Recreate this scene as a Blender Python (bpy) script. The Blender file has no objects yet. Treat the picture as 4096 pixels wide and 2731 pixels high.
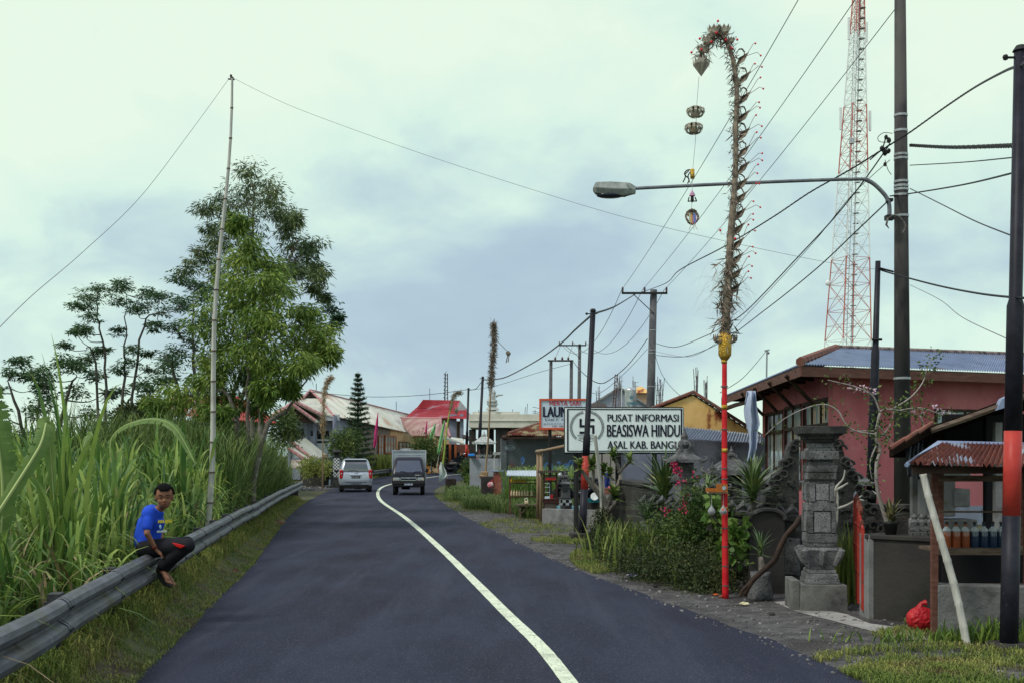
import bpy, bmesh, math, random
import numpy as np
from mathutils import Vector, Matrix, noise as mnoise
R = math.radians
rnd = random.Random(7)
rng = np.random.default_rng(11)
scene = bpy.context.scene
COL = scene.collection
# ------------------------------------------------------------ camera
H, YH, F = 1.8, 1825.0, 4551.0          # eye height, horizon row and focal length in pixels of the 4096 px photo
cam_d = bpy.data.cameras.new('camera')
cam = bpy.data.objects.new('camera', cam_d)
COL.objects.link(cam)
cam.location = (0, 0, H)
cam.rotation_euler = (R(90), 0, 0)
cam_d.sensor_width = 36
cam_d.lens = 36 * F / 4096
cam_d.shift_y = (YH - 1365.5) / 4096
cam_d.clip_start = 0.1
cam_d.clip_end = 3000
scene.camera = cam
# ------------------------------------------------------------ world: daylight sky under broken cloud
world = bpy.data.worlds.new('World')
scene.world = world
world.use_nodes = True
nt = world.node_tree
nt.nodes.clear()
def wn(t, **k):
 n = nt.nodes.new(t)
 for a, b in k.items(): setattr(n, a, b)
 return n
out = wn('ShaderNodeOutputWorld')
sky = wn('ShaderNodeTexSky', sky_type='NISHITA', sun_disc=False)
sky.sun_elevation = R(58); sky.sun_rotation = R(-124)
bg_sky = wn('ShaderNodeBackground'); bg_sky.inputs[1].default_value = 0.09
nt.links.new(sky.outputs[0], bg_sky.inputs[0])
tc = wn('ShaderNodeTexCoord')
mp = wn('ShaderNodeMapping'); mp.inputs['Scale'].default_value = (1.0, 1.0, 1.7); mp.inputs['Location'].default_value = (2.55, 0.3, 1.15)
nt.links.new(tc.outputs['Generated'], mp.inputs[0])
def noise(scale, det, rough, src, dist=0.0):
 n = wn('ShaderNodeTexNoise')
 n.inputs['Scale'].default_value = scale; n.inputs['Detail'].default_value = det
 n.inputs['Roughness'].default_value = rough; n.inputs['Distortion'].default_value = dist
 nt.links.new(src, n.inputs[0]); return n
n1 = noise(2.5, 8, .5, mp.outputs[0], .35)
n2 = noise(7.5, 7, .55, mp.outputs[0], .4)
sep = wn('ShaderNodeSeparateXYZ'); nt.links.new(tc.outputs['Generated'], sep.inputs[0])
def math_(op, a, b=None):
 m = wn('ShaderNodeMath', operation=op)
 for i, v in enumerate((a, b)):
  if v is None: continue
  if isinstance(v, (int, float)): m.inputs[i].default_value = v
  else: nt.links.new(v, m.inputs[i])
 return m.outputs[0]
def mapr(v, a, b, c=0., d=1.):
 m = wn('ShaderNodeMapRange'); m.interpolation_type = 'SMOOTHSTEP'
 nt.links.new(v, m.inputs[0])
 for i, x in zip((1, 2, 3, 4), (a, b, c, d)): m.inputs[i].default_value = x
 return m.outputs[0]
elev = sep.outputs[2]
base = math_('ADD', math_('MULTIPLY', n1.outputs[0], .85), math_('MULTIPLY', n2.outputs[0], .44))
hi = mapr(elev, .10, .36, -.10, .17)                       # thicker, brighter cloud overhead
lowb = mapr(elev, .0, .15, .16, 0)                   # pale band along the horizon
leftb = mapr(sep.outputs[0], -.24, -.42, 0, .13)
fac = math_('ADD', math_('ADD', math_('ADD', math_('ADD', base, hi), lowb), leftb), -.05)
cr = wn('ShaderNodeValToRGB')
el = cr.color_ramp.elements
el[0].position = .38; el[0].color = (.43, .57, .68, 1)
el[1].position = .80; el[1].color = (.85, 1.0, .84, 1)
for p, c in ((.47, (.48, .63, .72, 1)), (.56, (.58, .76, .77, 1)), (.66, (.73, .94, .83, 1))):
 e = el.new(p); e.color = c
nt.links.new(fac, cr.inputs[0])
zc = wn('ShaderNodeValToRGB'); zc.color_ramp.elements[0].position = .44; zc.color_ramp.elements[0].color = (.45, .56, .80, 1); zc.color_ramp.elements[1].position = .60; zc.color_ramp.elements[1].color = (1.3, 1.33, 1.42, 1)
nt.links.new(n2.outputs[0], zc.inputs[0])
zen = wn('ShaderNodeMix'); zen.data_type = 'RGBA'; nt.links.new(zc.outputs[0], zen.inputs[7])   # overcast above the view, made brighter and cooler to light the scene
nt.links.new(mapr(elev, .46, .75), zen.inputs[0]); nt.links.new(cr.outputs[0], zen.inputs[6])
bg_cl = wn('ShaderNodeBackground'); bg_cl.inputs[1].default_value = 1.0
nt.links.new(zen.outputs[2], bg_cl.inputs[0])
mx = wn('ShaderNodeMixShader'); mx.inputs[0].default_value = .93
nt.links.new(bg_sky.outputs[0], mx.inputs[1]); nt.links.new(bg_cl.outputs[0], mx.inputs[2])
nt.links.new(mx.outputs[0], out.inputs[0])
sun_d = bpy.data.lights.new('sun', 'SUN'); sun_d.energy = 2.1; sun_d.angle = R(11); sun_d.color = (1, .95, .84)
sun = bpy.data.objects.new('sun', sun_d); COL.objects.link(sun)
sd = Vector((-.62, -.42, .95)).normalized()            # towards the sun: high, left and a little behind the camera
sun.rotation_euler = (-sd).to_track_quat('-Z', 'Y').to_euler()
sun.location = (-20, 20, 40)
scene.view_settings.view_transform = 'Standard'
scene.view_settings.look = 'None'
scene.view_settings.exposure = 0.0
scene.view_settings.gamma = 1.0
scene.cycles.max_bounces = 6
scene.cycles.transparent_max_bounces = 8
scene.cycles.use_denoising = True
# ------------------------------------------------------------ coordinates
def gh(y):                                            # the road climbs gently beyond the vans
 t = min(1, max(0, (y - 64) / 46.)); return .45 * t * t * (3 - 2 * t)
def P(px, py, d): return Vector(((px - 2048) / F * d, d, H - (py - YH) / F * d))
def X(px, d): return (px - 2048) / F * d
def Zp(py, d): return H - (py - YH) / F * d
# ------------------------------------------------------------ materials
MATS = {}
def mat(name, c1, c2=None, scale=4., rough=.75, metal=0., bump=0., bscale=None, stain=None, spec=.22,
  stretch=(1, 1, 1), vary=0., trans=0., alpha=1., coat=0., lo=.4, hi=.62, bw=None, det=6):
 if name in MATS: return MATS[name]
 m = bpy.data.materials.new(name); m.use_nodes = True
 t = m.node_tree; N = t.nodes; L = t.links
 b = N['Principled BSDF']
 b.inputs['Roughness'].default_value = rough; b.inputs['Metallic'].default_value = metal
 b.inputs['Specular IOR Level'].default_value = spec
 if coat: b.inputs['Coat Weight'].default_value = coat; b.inputs['Coat Roughness'].default_value = .06
 def nz(sc, de=det, st=stretch):
  tcn = N.new('ShaderNodeTexCoord'); mpn = N.new('ShaderNodeMapping'); mpn.inputs['Scale'].default_value = st
  L.new(tcn.outputs['Object'], mpn.inputs[0])
  n = N.new('ShaderNodeTexNoise'); n.inputs['Scale'].default_value = sc; n.inputs['Detail'].default_value = de
  n.inputs['Roughness'].default_value = .6
  L.new(mpn.outputs[0], n.inputs[0]); return n.outputs[0]
 def mr(v, a, bb):
  k = N.new('ShaderNodeMapRange'); L.new(v, k.inputs[0]); k.inputs[1].default_value = a; k.inputs[2].default_value = bb
  return k.outputs[0]
 def mix(f, a, bb):
  k = N.new('ShaderNodeMix'); k.data_type = 'RGBA'
  if isinstance(f, float): k.inputs[0].default_value = f
  else: L.new(f, k.inputs[0])
  for i, v in ((6, a), (7, bb)):
   if isinstance(v, tuple): k.inputs[i].default_value = (*v[:3], 1)
   else: L.new(v, k.inputs[i])
  return k.outputs[2]
 col = tuple(c1)
 if c2 is not None: col = mix(mr(nz(scale), lo, hi), tuple(c1), tuple(c2))
 if stain:
  for s in (stain if isinstance(stain, list) else [stain]):
   sc_, a_, b_ = s[1], s[2], s[3]
   st = s[4] if len(s) > 4 else stretch
   col = mix(mr(nz(sc_, 8, st), a_, b_), col, tuple(s[0]))
 if vary:
  g = N.new('ShaderNodeNewGeometry')
  hs = N.new('ShaderNodeHueSaturation')
  k = N.new('ShaderNodeMapRange'); L.new(g.outputs['Random Per Island'], k.inputs[0]); k.inputs[3].default_value = 1 - vary; k.inputs[4].default_value = 1 + vary * 1.2
  L.new(k.outputs[0], hs.inputs['Value'])
  k2 = N.new('ShaderNodeMapRange'); L.new(g.outputs['Random Per Island'], k2.inputs[0]); k2.inputs[3].default_value = .5 + vary * .07; k2.inputs[4].default_value = .5 - vary * .06
  L.new(k2.outputs[0], hs.inputs['Hue'])
  if isinstance(col, tuple): hs.inputs['Color'].default_value = (*col, 1)
  else: L.new(col, hs.inputs['Color'])
  col = hs.outputs[0]
 if isinstance(col, tuple): b.inputs['Base Color'].default_value = (*col, 1)
 else: L.new(col, b.inputs['Base Color'])
 if bump:
  bn = N.new('ShaderNodeBump'); bn.inputs['Strength'].default_value = bump; bn.inputs['Distance'].default_value = .02
  L.new(nz(bscale or scale * 4, 8), bn.inputs['Height']); L.new(bn.outputs[0], b.inputs['Normal'])
 if trans:
  tr = N.new('ShaderNodeBsdfTranslucent'); ms = N.new('ShaderNodeMixShader'); ms.inputs[0].default_value = trans
  if isinstance(col, tuple): tr.inputs[0].default_value = (*[min(1, c * 1.5) for c in col], 1)
  else: L.new(col, tr.inputs[0])
  L.new(b.outputs[0], ms.inputs[1]); L.new(tr.outputs[0], ms.inputs[2]); L.new(ms.outputs[0], N['Material Output'].inputs[0])
 if alpha < 1: b.inputs['Alpha'].default_value = alpha
 MATS[name] = m
 return m
# ------------------------------------------------------------ mesh builder
OFF = {}
class MB:
 def __init__(s): s.v = []; s.f = []
 def add(s, vs, fs):
  o = len(s.v); s.v += [tuple(v) for v in vs]; s.f += [tuple(i + o for i in f) for f in fs]; return s
 def box(s, c, size, rz=0., M=None, ch=0.):
  x, y, z = [a / 2 for a in size]
  if ch:
   return s.hull_box(c, size, rz, ch)
  vs = [Vector((a * x, b * y, e * z)) for e in (-1, 1) for a, b in ((-1, -1), (1, -1), (1, 1), (-1, 1))]
  Mr = M or Matrix.Rotation(rz, 3, 'Z'); c = Vector(c)
  return s.add([Mr @ v + c for v in vs], [(3, 2, 1, 0), (4, 5, 6, 7), (0, 1, 5, 4), (1, 2, 6, 5), (2, 3, 7, 6), (3, 0, 4, 7)])
 def hull_box(s, c, size, rz, ch):                 # box with chamfered vertical and top edges
  x, y, z = [a / 2 for a in size]; c = Vector(c); Mr = Matrix.Rotation(rz, 3, 'Z')
  def ring(k, zz, cc):
   X_, Y_ = x - k, y - k
   return [Vector(p) for p in ((-X_ + cc, -Y_, zz), (X_ - cc, -Y_, zz), (X_, -Y_ + cc, zz), (X_, Y_ - cc, zz), (X_ - cc, Y_, zz), (-X_ + cc, Y_, zz), (-X_, Y_ - cc, zz), (-X_, -Y_ + cc, zz))]
  rs = [ring(ch, -z, ch), ring(0, -z + ch, ch), ring(0, z - ch, ch), ring(ch, z, ch)]
  vs = [Mr @ v + c for r in rs for v in r]; fs = []
  for k in range(3):
   for i in range(8): j = (i + 1) % 8; fs.append((k * 8 + i, k * 8 + j, k * 8 + 8 + j, k * 8 + 8 + i))
  fs.append(tuple(range(7, -1, -1))); fs.append(tuple(range(24, 32)))
  return s.add(vs, fs)
 def frus(s, c, z0, z1, a, b, rz=0.):              # a, b = (sx, sy) at the bottom and the top
  Mr = Matrix.Rotation(rz, 3, 'Z'); c = Vector((c[0], c[1], 0)); vs = []
  for (sx, sy), z in ((a, z0), (b, z1)):
   vs += [Mr @ Vector((i * sx / 2, j * sy / 2, z)) + c for i, j in ((-1, -1), (1, -1), (1, 1), (-1, 1))]
  return s.add(vs, [(3, 2, 1, 0), (4, 5, 6, 7), (0, 1, 5, 4), (1, 2, 6, 5), (2, 3, 7, 6), (3, 0, 4, 7)])
 def tube(s, pts, r, n=8, cap=True):
  pts = [Vector(p) for p in pts]; k = len(pts)
  if not hasattr(r, '__len__'): r = [r] * k
  vs = []; up = None
  for i, p in enumerate(pts):
   t = (pts[min(i + 1, k - 1)] - pts[max(i - 1, 0)])
   if t.length < 1e-9: t = Vector((0, 0, 1))
   t.normalize()
   if up is None:
    up = Vector((1, 0, 0)) if abs(t.x) < .8 else Vector((0, 1, 0))
   a = (up - t * up.dot(t)); a.normalize(); bb = t.cross(a); up = a
   for j in range(n):
    an = 2 * math.pi * j / n
    vs.append(p + (a * math.cos(an) + bb * math.sin(an)) * r[i])
  fs = [(i * n + j, i * n + (j + 1) % n, (i + 1) * n + (j + 1) % n, (i + 1) * n + j) for i in range(k - 1) for j in range(n)]
  if cap: fs += [tuple(range(n - 1, -1, -1)), tuple(range((k - 1) * n, k * n))]
  return s.add(vs, fs)
 def lathe(s, prof, c=(0, 0, 0), n=16, M=None):
  c = Vector(c); vs = []
  for r, z in prof:
   for j in range(n):
    a = 2 * math.pi * j / n; v = Vector((r * math.cos(a), r * math.sin(a), z))
    vs.append((M @ v if M else v) + c)
  k = len(prof)
  fs = [(i * n + j, i * n + (j + 1) % n, (i + 1) * n + (j + 1) % n, (i + 1) * n + j) for i in range(k - 1) for j in range(n)]
  fs += [tuple(range(n - 1, -1, -1)), tuple(range((k - 1) * n, k * n))]
  return s.add(vs, fs)
 def prism(s, pts, vec):                           # any planar outline, extruded by vec
  pts = [Vector(p) for p in pts]; n = len(pts); vec = Vector(vec)
  return s.add(pts + [p + vec for p in pts], [tuple(range(n - 1, -1, -1)), tuple(range(n, 2 * n))] + [(i, (i + 1) % n, n + (i + 1) % n, n + i) for i in range(n)])
 def quad(s, *p): return s.add(p, [tuple(range(len(p)))])
 def ball(s, c, r, n=10, m=6, sq=(1, 1, 1), jit=0., M=None):
  vs = []; c = Vector(c)
  for i in range(m + 1):
   th = math.pi * i / m
   for j in range(n):
    a = 2 * math.pi * j / n
    v = Vector((math.sin(th) * math.cos(a) * sq[0], math.sin(th) * math.sin(a) * sq[1], math.cos(th) * sq[2])) * r
    if jit: v *= 1 + rnd.uniform(-jit, jit)
    vs.append((M @ v if M else v) + c)
  return s.add(vs, [(i * n + (j + 1) % n, i * n + j, (i + 1) * n + j, (i + 1) * n + (j + 1) % n) for i in range(m) for j in range(n)])
 def corr(s, A, B, C, D, waves, amp=.012, thick=.004):   # corrugated sheet: waves counted from A to B, ribs run A->D
  A, B, C, D = map(Vector, (A, B, C, D)); nrm = (B - A).cross(D - A).normalized(); k = waves * 4; vs = []
  for t_ in (0, thick):
   for i in range(k + 1):
    u = i / k; o = nrm * (amp * math.sin(2 * math.pi * u * waves) + t_)
    vs += [A.lerp(B, u) + o, D.lerp(C, u) + o]
  fs = []; o2 = 2 * (k + 1)
  for i in range(k):
   a = 2 * i; fs.append((a, a + 2, a + 3, a + 1)); fs.append((o2 + a + 1, o2 + a + 3, o2 + a + 2, o2 + a))
   fs.append((a, o2 + a, o2 + a + 2, a + 2)); fs.append((a + 1, a + 3, o2 + a + 3, o2 + a + 1))
  return s.add(vs, fs)
 def build(s, name, m, parent=None, smooth=False, loc=None, bevel=0., **tags):
  return link(name, s.v, s.f, m, parent, smooth, loc, bevel, **tags)
SPLIT = {'post', 'column', 'pier', 'legs', 'rafters', 'white_battens', 'shade_panel', 'balustrade', 'shutter_bars', 'side_window'}
def link(name, vs, fs, m, parent=None, smooth=False, loc=None, bevel=0., label=None, cat=None, group=None, kind=None):
 if name in SPLIT and parent is not None and not isinstance(fs, np.ndarray):
  pa = list(range(len(vs)))
  def fd_(i):
   while pa[i] != i: pa[i] = pa[pa[i]]; i = pa[i]
   return i
  for f in fs:
   for i in f[1:]: pa[fd_(i)] = fd_(f[0])
  gr = {}
  for f in fs: gr.setdefault(fd_(f[0]), []).append(f)
  if len(gr) > 1:
   for g_ in gr.values():
    ix = sorted({i for f in g_ for i in f}); mp_i = {i: k for k, i in enumerate(ix)}
    o = link_(NAMES.get(name, name), [vs[i] for i in ix], [tuple(mp_i[i] for i in f) for f in g_], m, parent, smooth, loc, bevel)
   return o
 return link_(NAMES.get(name, name), vs, fs, m, parent, smooth, loc, bevel, label, cat, group, kind)
NAMES = {'legs': 'leg', 'rafters': 'rafter', 'white_battens': 'batten', 'shutter_bars': 'shutter_bar'}
def link_(name, vs, fs, m, parent=None, smooth=False, loc=None, bevel=0., label=None, cat=None, group=None, kind=None):
 V = np.array(vs, dtype=np.float64).reshape(-1, 3)
 if parent is not None: off = np.array(OFF[parent.name])
 elif kind or loc == 0: off = np.zeros(3)
 elif loc is not None: off = np.array(loc, dtype=float)
 else:
  mn, mx_ = V.min(0), V.max(0); off = np.array([(mn[0] + mx_[0]) / 2, (mn[1] + mx_[1]) / 2, mn[2]])
 V = V - off
 me = bpy.data.meshes.new(name)
 if isinstance(fs, np.ndarray):
  n, k = fs.shape
  me.vertices.add(len(V)); me.vertices.foreach_set('co', V.astype(np.float32).ravel())
  me.loops.add(n * k); me.loops.foreach_set('vertex_index', fs.astype(np.int32).ravel())
  me.polygons.add(n); me.polygons.foreach_set('loop_start', np.arange(0, n * k, k, dtype=np.int32))
  me.update(calc_edges=True)
 else:
  me.from_pydata([tuple(v) for v in V], [], fs); me.update()
  bm = bmesh.new(); bm.from_mesh(me); bmesh.ops.recalc_face_normals(bm, faces=bm.faces); bm.to_mesh(me); bm.free()
 if smooth: me.polygons.foreach_set('use_smooth', [True] * len(me.polygons))
 if m: me.materials.append(m)
 o = bpy.data.objects.new(name, me); COL.objects.link(o)
 if parent is not None: o.parent = parent; OFF[o.name] = OFF[parent.name]
 else: o.location = off; OFF[o.name] = tuple(off)
 if bevel:
  b = o.modifiers.new('bevel', 'BEVEL'); b.width = bevel; b.segments = 2; b.limit_method = 'ANGLE'; b.angle_limit = R(30)
 tag(o, label, cat, group, kind)
 return o
def tag(o, label=None, cat=None, group=None, kind=None):
 if label: o['label'] = label
 if cat: o['category'] = cat
 if group: o['group'] = group
 if kind: o['kind'] = kind
 return o
def thing(name, label, cat, loc=(0, 0, 0), group=None, rz=0., kind=None):
 o = bpy.data.objects.new(name, None); COL.objects.link(o); o.empty_display_size = .2
 o.location = loc; OFF[o.name] = tuple(loc)
 return tag(o, label, cat, group, kind)
def copy_tree(o, parent=None):
 c = o.copy(); COL.objects.link(c); c.parent = parent; OFF[c.name] = OFF[o.name]
 for ch in [x for x in o.children]: copy_tree(ch, c)
 return c
def dup(o, loc, rz=0., label=None, group=None, sc=None):
 c = copy_tree(o); c.location = loc; c.rotation_euler = (0, 0, rz)
 if sc: c.scale = (sc, sc, sc)
 if label: c['label'] = label
 if group: c['group'] = group
 return c
def text(body, m, M, size, parent, name='lettering', sx=1., extrude=.002, align='LEFT', bold=0., spacing=1.):
 cu = bpy.data.curves.new('t', 'FONT'); cu.body = body; cu.size = size; cu.extrude = extrude; cu.align_x = align
 cu.offset = bold; cu.space_character = spacing; cu.resolution_u = 3
 ob = bpy.data.objects.new('t', cu); COL.objects.link(ob)
 dg = bpy.context.evaluated_depsgraph_get(); dg.update()
 me = bpy.data.meshes.new_from_object(ob.evaluated_get(dg))
 vs = [M @ Vector((v.co.x * sx, v.co.y, v.co.z)) for v in me.vertices]; fs = [tuple(p.vertices) for p in me.polygons]
 bpy.data.objects.remove(ob); bpy.data.curves.remove(cu); bpy.data.meshes.remove(me)
 o = link(name, vs, fs, m, parent); return o
def facing(p, right, up=(0, 0, 1)):                   # matrix: local x -> right, y -> up, z -> outward
 r = Vector(right).normalized(); u = Vector(up); u = (u - r * u.dot(r)).normalized(); n = r.cross(u)
 M = Matrix.Identity(4)
 for i in range(3): M[i][0], M[i][1], M[i][2], M[i][3] = r[i], u[i], n[i], p[i]
 return M
def spline(pts, n):
 pts = [Vector(p) for p in pts]; out_ = []
 for i in range(len(pts) - 1):
  p0 = pts[max(i - 1, 0)]; p1 = pts[i]; p2 = pts[i + 1]; p3 = pts[min(i + 2, len(pts) - 1)]
  for k in range(n):
   t = k / n
   out_.append(.5 * ((2 * p1) + (p2 - p0) * t + (2 * p0 - 5 * p1 + 4 * p2 - p3) * t * t + (3 * p1 - p0 - 3 * p2 + p3) * t ** 3))
 out_.append(pts[-1]); return out_
# numpy foliage ------------------------------------------------
def leafmesh(C, size, wid, down=0., flat=0., seed=0, droop_dir=None):
 """rhombic folded leaves at centres C; down = how far they hang; flat = how horizontal"""
 g = np.random.default_rng(seed); n = len(C)
 d = g.normal(size=(n, 3)); d /= np.linalg.norm(d, axis=1)[:, None]
 d[:, 2] = d[:, 2] * (1 - flat) - down; d /= np.linalg.norm(d, axis=1)[:, None]
 w = g.normal(size=(n, 3)); w[:, 2] *= (1 - flat)
 w -= d * (w * d).sum(1)[:, None]; w /= np.linalg.norm(w, axis=1)[:, None]
 L = size * g.uniform(.6, 1.3, n)[:, None]; W = wid * g.uniform(.7, 1.3, n)[:, None]
 V = np.stack([C, C + d * L * .45 + w * W * .5, C + d * L, C + d * L * .45 - w * W * .5], 1).reshape(-1, 3)
 Fc = np.arange(n * 4).reshape(-1, 4)
 return V, Fc
def blades(B, hgt, wid, lean, az, arch=.5, seg=5, twist=None, upz=None):
 """ribbons growing from B; lean = horizontal reach; arch = how much the tip falls back"""
 n = len(B); t = np.linspace(0, 1, seg + 1)[None, :, None]
 dirv = np.stack([np.cos(az), np.sin(az), np.zeros(n)], 1)[:, None, :]
 side = np.stack([-np.sin(az), np.cos(az), np.zeros(n)], 1)[:, None, :]
 if twist is not None:
  side = side * np.cos(twist)[:, None, None] + dirv * np.sin(twist)[:, None, None]
 hh = hgt[:, None, None]; ln = lean[:, None, None]; ar = (arch if hasattr(arch, '__len__') else np.full(n, arch))[:, None, None]
 up = np.array([0, 0, 1.])[None, None, :]
 c = B[:, None, :] + dirv * ln * t ** 1.7 + up * hh * (t * (1 + ar) - ar * 1.5 * t ** 3)
 w = wid[:, None, None] * (np.minimum(1, t * 4 + .35)) * (1 - t ** 2.2) * .5 + .0006
 V = np.stack([c - side * w, c + side * w], 2)    # n, seg+1, 2, 3
 idx = np.arange(n * (seg + 1) * 2).reshape(n, seg + 1, 2)
 Fc = np.stack([idx[:, :-1, 0], idx[:, :-1, 1], idx[:, 1:, 1], idx[:, 1:, 0]], -1).reshape(-1, 4)
 return V.reshape(-1, 3), Fc
def cat_mesh(parts):
 vs, fs, o = [], [], 0
 for v, f in parts: vs.append(v); fs.append(f + o); o += len(v)
 return np.concatenate(vs), np.concatenate(fs)
# ============================================================ materials
M_asph = mat('asphalt', (.026, .029, .049), (.037, .041, .066), 1.1, .85, bump=.6, bscale=110, spec=.1, stretch=(1, .3, 1), stain=[((.019, .019, .028), .6, .5, .7), ((.050, .054, .080), .9, .52, .78, (2.5, .12, 1)), ((.15, .15, .17), 75, .60, .66, (1, 1, 1)), ((.008, .008, .012), 120, .6, .68, (1, 1, 1))])
M_line = mat('road_paint', (.72, .77, .58), (.60, .66, .50), 9, .7, stain=[((.40, .43, .33), 2.5, .5, .7), ((.10, .105, .11), 34, .585, .63)])
def berm(x, y):
 r = edge_x(RAIL, y); e = edge_x(RL, y); t = (x - r) / max(.3, (e - r)); return 0 if y > 47 or t > .85 or t < -1.2 else .24 * (1 - max(0, t) / .85) ** 1.3 * min(1, (1.2 + t) * 1.5) * min(1, (47 - y) / 6)
M_soil = mat('soil', (.06, .075, .03), (.10, .095, .05), 2.5, .95, bump=.6, bscale=30, stain=((.055, .04, .028), 1.3, .5, .62))
M_gravel = mat('gravel_bed', (.065, .062, .064), (.13, .123, .12), 5, .95, bump=.9, bscale=60, stain=[((.05, .045, .045), 1.2, .46, .62), ((.22, .21, .2), 55, .6, .68)])
M_vgrass = mat('verge_grass', (.12, .17, .035), (.24, .25, .07), 1.3, .8, vary=.35, trans=.25, stain=((.19, .14, .07), 2.2, .56, .66))
M_cane = mat('cane_grass', (.13, .235, .045), (.25, .34, .085), .8, .5, vary=.5, trans=.32, stain=[((.10, .19, .08), 1.1, .5, .62), ((.30, .28, .10), 2.5, .6, .7)])
M_reed = mat('reed_grass', (.08, .135, .035), (.13, .18, .05), .8, .6, vary=.35, trans=.25)
M_rgrass = mat('yellow_grass', (.19, .24, .05), (.28, .30, .08), .7, .6, vary=.3, trans=.3)
M_galv = mat('galvanised', (.10, .105, .125), (.165, .17, .20), 3, .5, .4, stretch=(1, 1, 5), stain=[((.10, .095, .065), 1.7, .48, .66, (1, 1, 1)), ((.07, .055, .04), 5, .6, .7, (1, 1, 1)), ((.34, .35, .36), 9, .66, .72, (1, 1, 1))])
M_post = mat('dark_steel', (.035, .035, .04), (.08, .08, .085), 8, .6, .3)
M_bolt = mat('bolt_iron', (.02, .02, .02), None, 1, .6)
M_bam = mat('bamboo_grey', (.38, .37, .34), (.52, .51, .47), 6, .7, bump=.2, stretch=(6, 6, .4), stain=((.16, .14, .11), 3, .58, .7, (1, 1, .3)))
M_bamb = mat('bamboo_brown', (.23, .15, .09), (.33, .24, .15), 6, .6, stretch=(6, 6, .5))
M_wood = mat('old_wood', (.09, .06, .045), (.16, .12, .09), 5, .8, bump=.3, stretch=(1, 1, 6))
M_dwood = mat('dark_wood', (.028, .018, .014), (.06, .035, .025), 5, .75, bump=.2)
M_conc = mat('concrete', (.17, .17, .175), (.27, .27, .27), 2.2, .9, bump=.35, bscale=25, stain=[((.07, .07, .07), 1.4, .5, .7), ((.12, .11, .08), 6, .58, .7)])
M_dconc = mat('dark_concrete', (.035, .032, .032), (.07, .065, .062), 1.8, .9, bump=.4, bscale=22, stain=((.025, .024, .022), .9, .45, .62))
M_stone = mat('volcanic_stone', (.12, .12, .128), (.22, .22, .225), 5, .95, bump=1., bscale=45, stain=[((.05, .05, .048), 2.2, .46, .62), ((.025, .025, .025), 38, .58, .64)])
M_dstone = mat('mossy_black_stone', (.035, .035, .036), (.075, .073, .07), 5, .95, bump=1., bscale=35, stain=((.15, .15, .15), 7, .6, .72))
M_white = mat('white_paint', (.72, .74, .74), None, 1, .5)
M_black = mat('black_paint', (.010, .010, .017), (.018, .018, .03), 6, .5, stain=((.06, .06, .07), 22, .66, .72))
M_redp = mat('red_paint', (.40, .035, .03), (.49, .055, .04), 4, .45, stain=((.3, .05, .04), 12, .6, .7))
M_cable = mat('cable_rubber', (.012, .012, .016), None, 1, .6)
M_cord = mat('grey_cord', (.16, .16, .18), None, 1, .8)
M_steel = mat('steel', (.35, .36, .38), None, 1, .4, .7)
M_bark = mat('bark', (.12, .10, .085), (.22, .20, .18), 6, .9, bump=.6, stain=((.42, .42, .40), 5, .6, .68))
M_dbark = mat('dark_bark', (.055, .05, .045), (.11, .10, .09), 6, .9, bump=.5)
# ============================================================ ground, road, verges
def sheet(name, xs, ys, z, m, zf=gh):
 V = [(x, y, zf(y) + z) for y in ys for x in xs]; n = len(xs)
 Fc = [(j * n + i, j * n + i + 1, (j + 1) * n + i + 1, (j + 1) * n + i) for j in range(len(ys) - 1) for i in range(n - 1)]
 return link(name, V, Fc, m, kind='structure')
xs = [-2500, -600, -200, -80] + [x for x in range(-40, 42, 4)] + [80, 200, 600, 2500]
ys = [-60, -20] + [y for y in range(-4, 130, 2)] + [150, 200, 400, 1000, 2600]
sheet('ground', xs, ys, 0, M_soil)
RL = spline([(-2.0, 0, 0), (-3.0, 9, 0), (-3.72, 14.4, 0), (-4.25, 18.5, 0), (-5.2, 24.5, 0), (-6.7, 34, 0), (-8, 44, 0), (-9.2, 55, 0), (-10.2, 66, 0), (-10.4, 76, 0), (-10.1, 86, 0), (-8.6, 94, 0), (-6, 101, 0), (-1.5, 107, 0), (5, 111, 0), (16, 114, 0)], 12)
RR = spline([(3.3, 0, 0), (2.82, 9, 0), (1.82, 14.4, 0), (.95, 18.5, 0), (.03, 24.5, 0), (-1.4, 34, 0), (-2.65, 44, 0), (-3.75, 55, 0), (-4.25, 64, 0), (-4.2, 71, 0), (-3.6, 79, 0), (-1.6, 86, 0), (1.5, 91, 0), (6, 94.5, 0), (12, 97, 0), (20, 99, 0)], 12)
RL = [Vector((-2.0, -6, 0))] + RL; RR = [Vector((3.6, -6, 0))] + RR
V, Fc = [], []; K = 6
for i, (a, b) in enumerate(zip(RL, RR)):
 wa, wb = mnoise.noise(Vector((a.y * 1.3, 0, 0))) * .07, mnoise.noise(Vector((b.y * 1.3, 9, 0))) * .09
 for k in range(K + 1):
  p = a.lerp(b, k / K); x = p.x + (wa if k == 0 else wb if k == K else 0)
  V.append((x, p.y, gh(p.y) + .02 + (-.012 if k in (0, K) else 0)))
n_ = K + 1
Fc = [(j * n_ + i, j * n_ + i + 1, (j + 1) * n_ + i + 1, (j + 1) * n_ + i) for j in range(len(RL) - 1) for i in range(K)]
link('road', V, Fc, M_asph, kind='structure')
CLp = spline([(1.05, 1, 0), (.445, 9.04, 0), (-.132, 13.4, 0), (-1.41, 22.2, 0), (-3.12, 33.2, 0), (-5.3, 46, 0), (-6.75, 57.3, 0), (-7.6, 67, 0), (-7.6, 74, 0), (-7.0, 81, 0), (-5.6, 89.5, 0), (-4.1, 95, 0), (-1.5, 100, 0), (4, 104, 0), (14, 106.5, 0)], 30)
V, Fc = [], []
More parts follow.
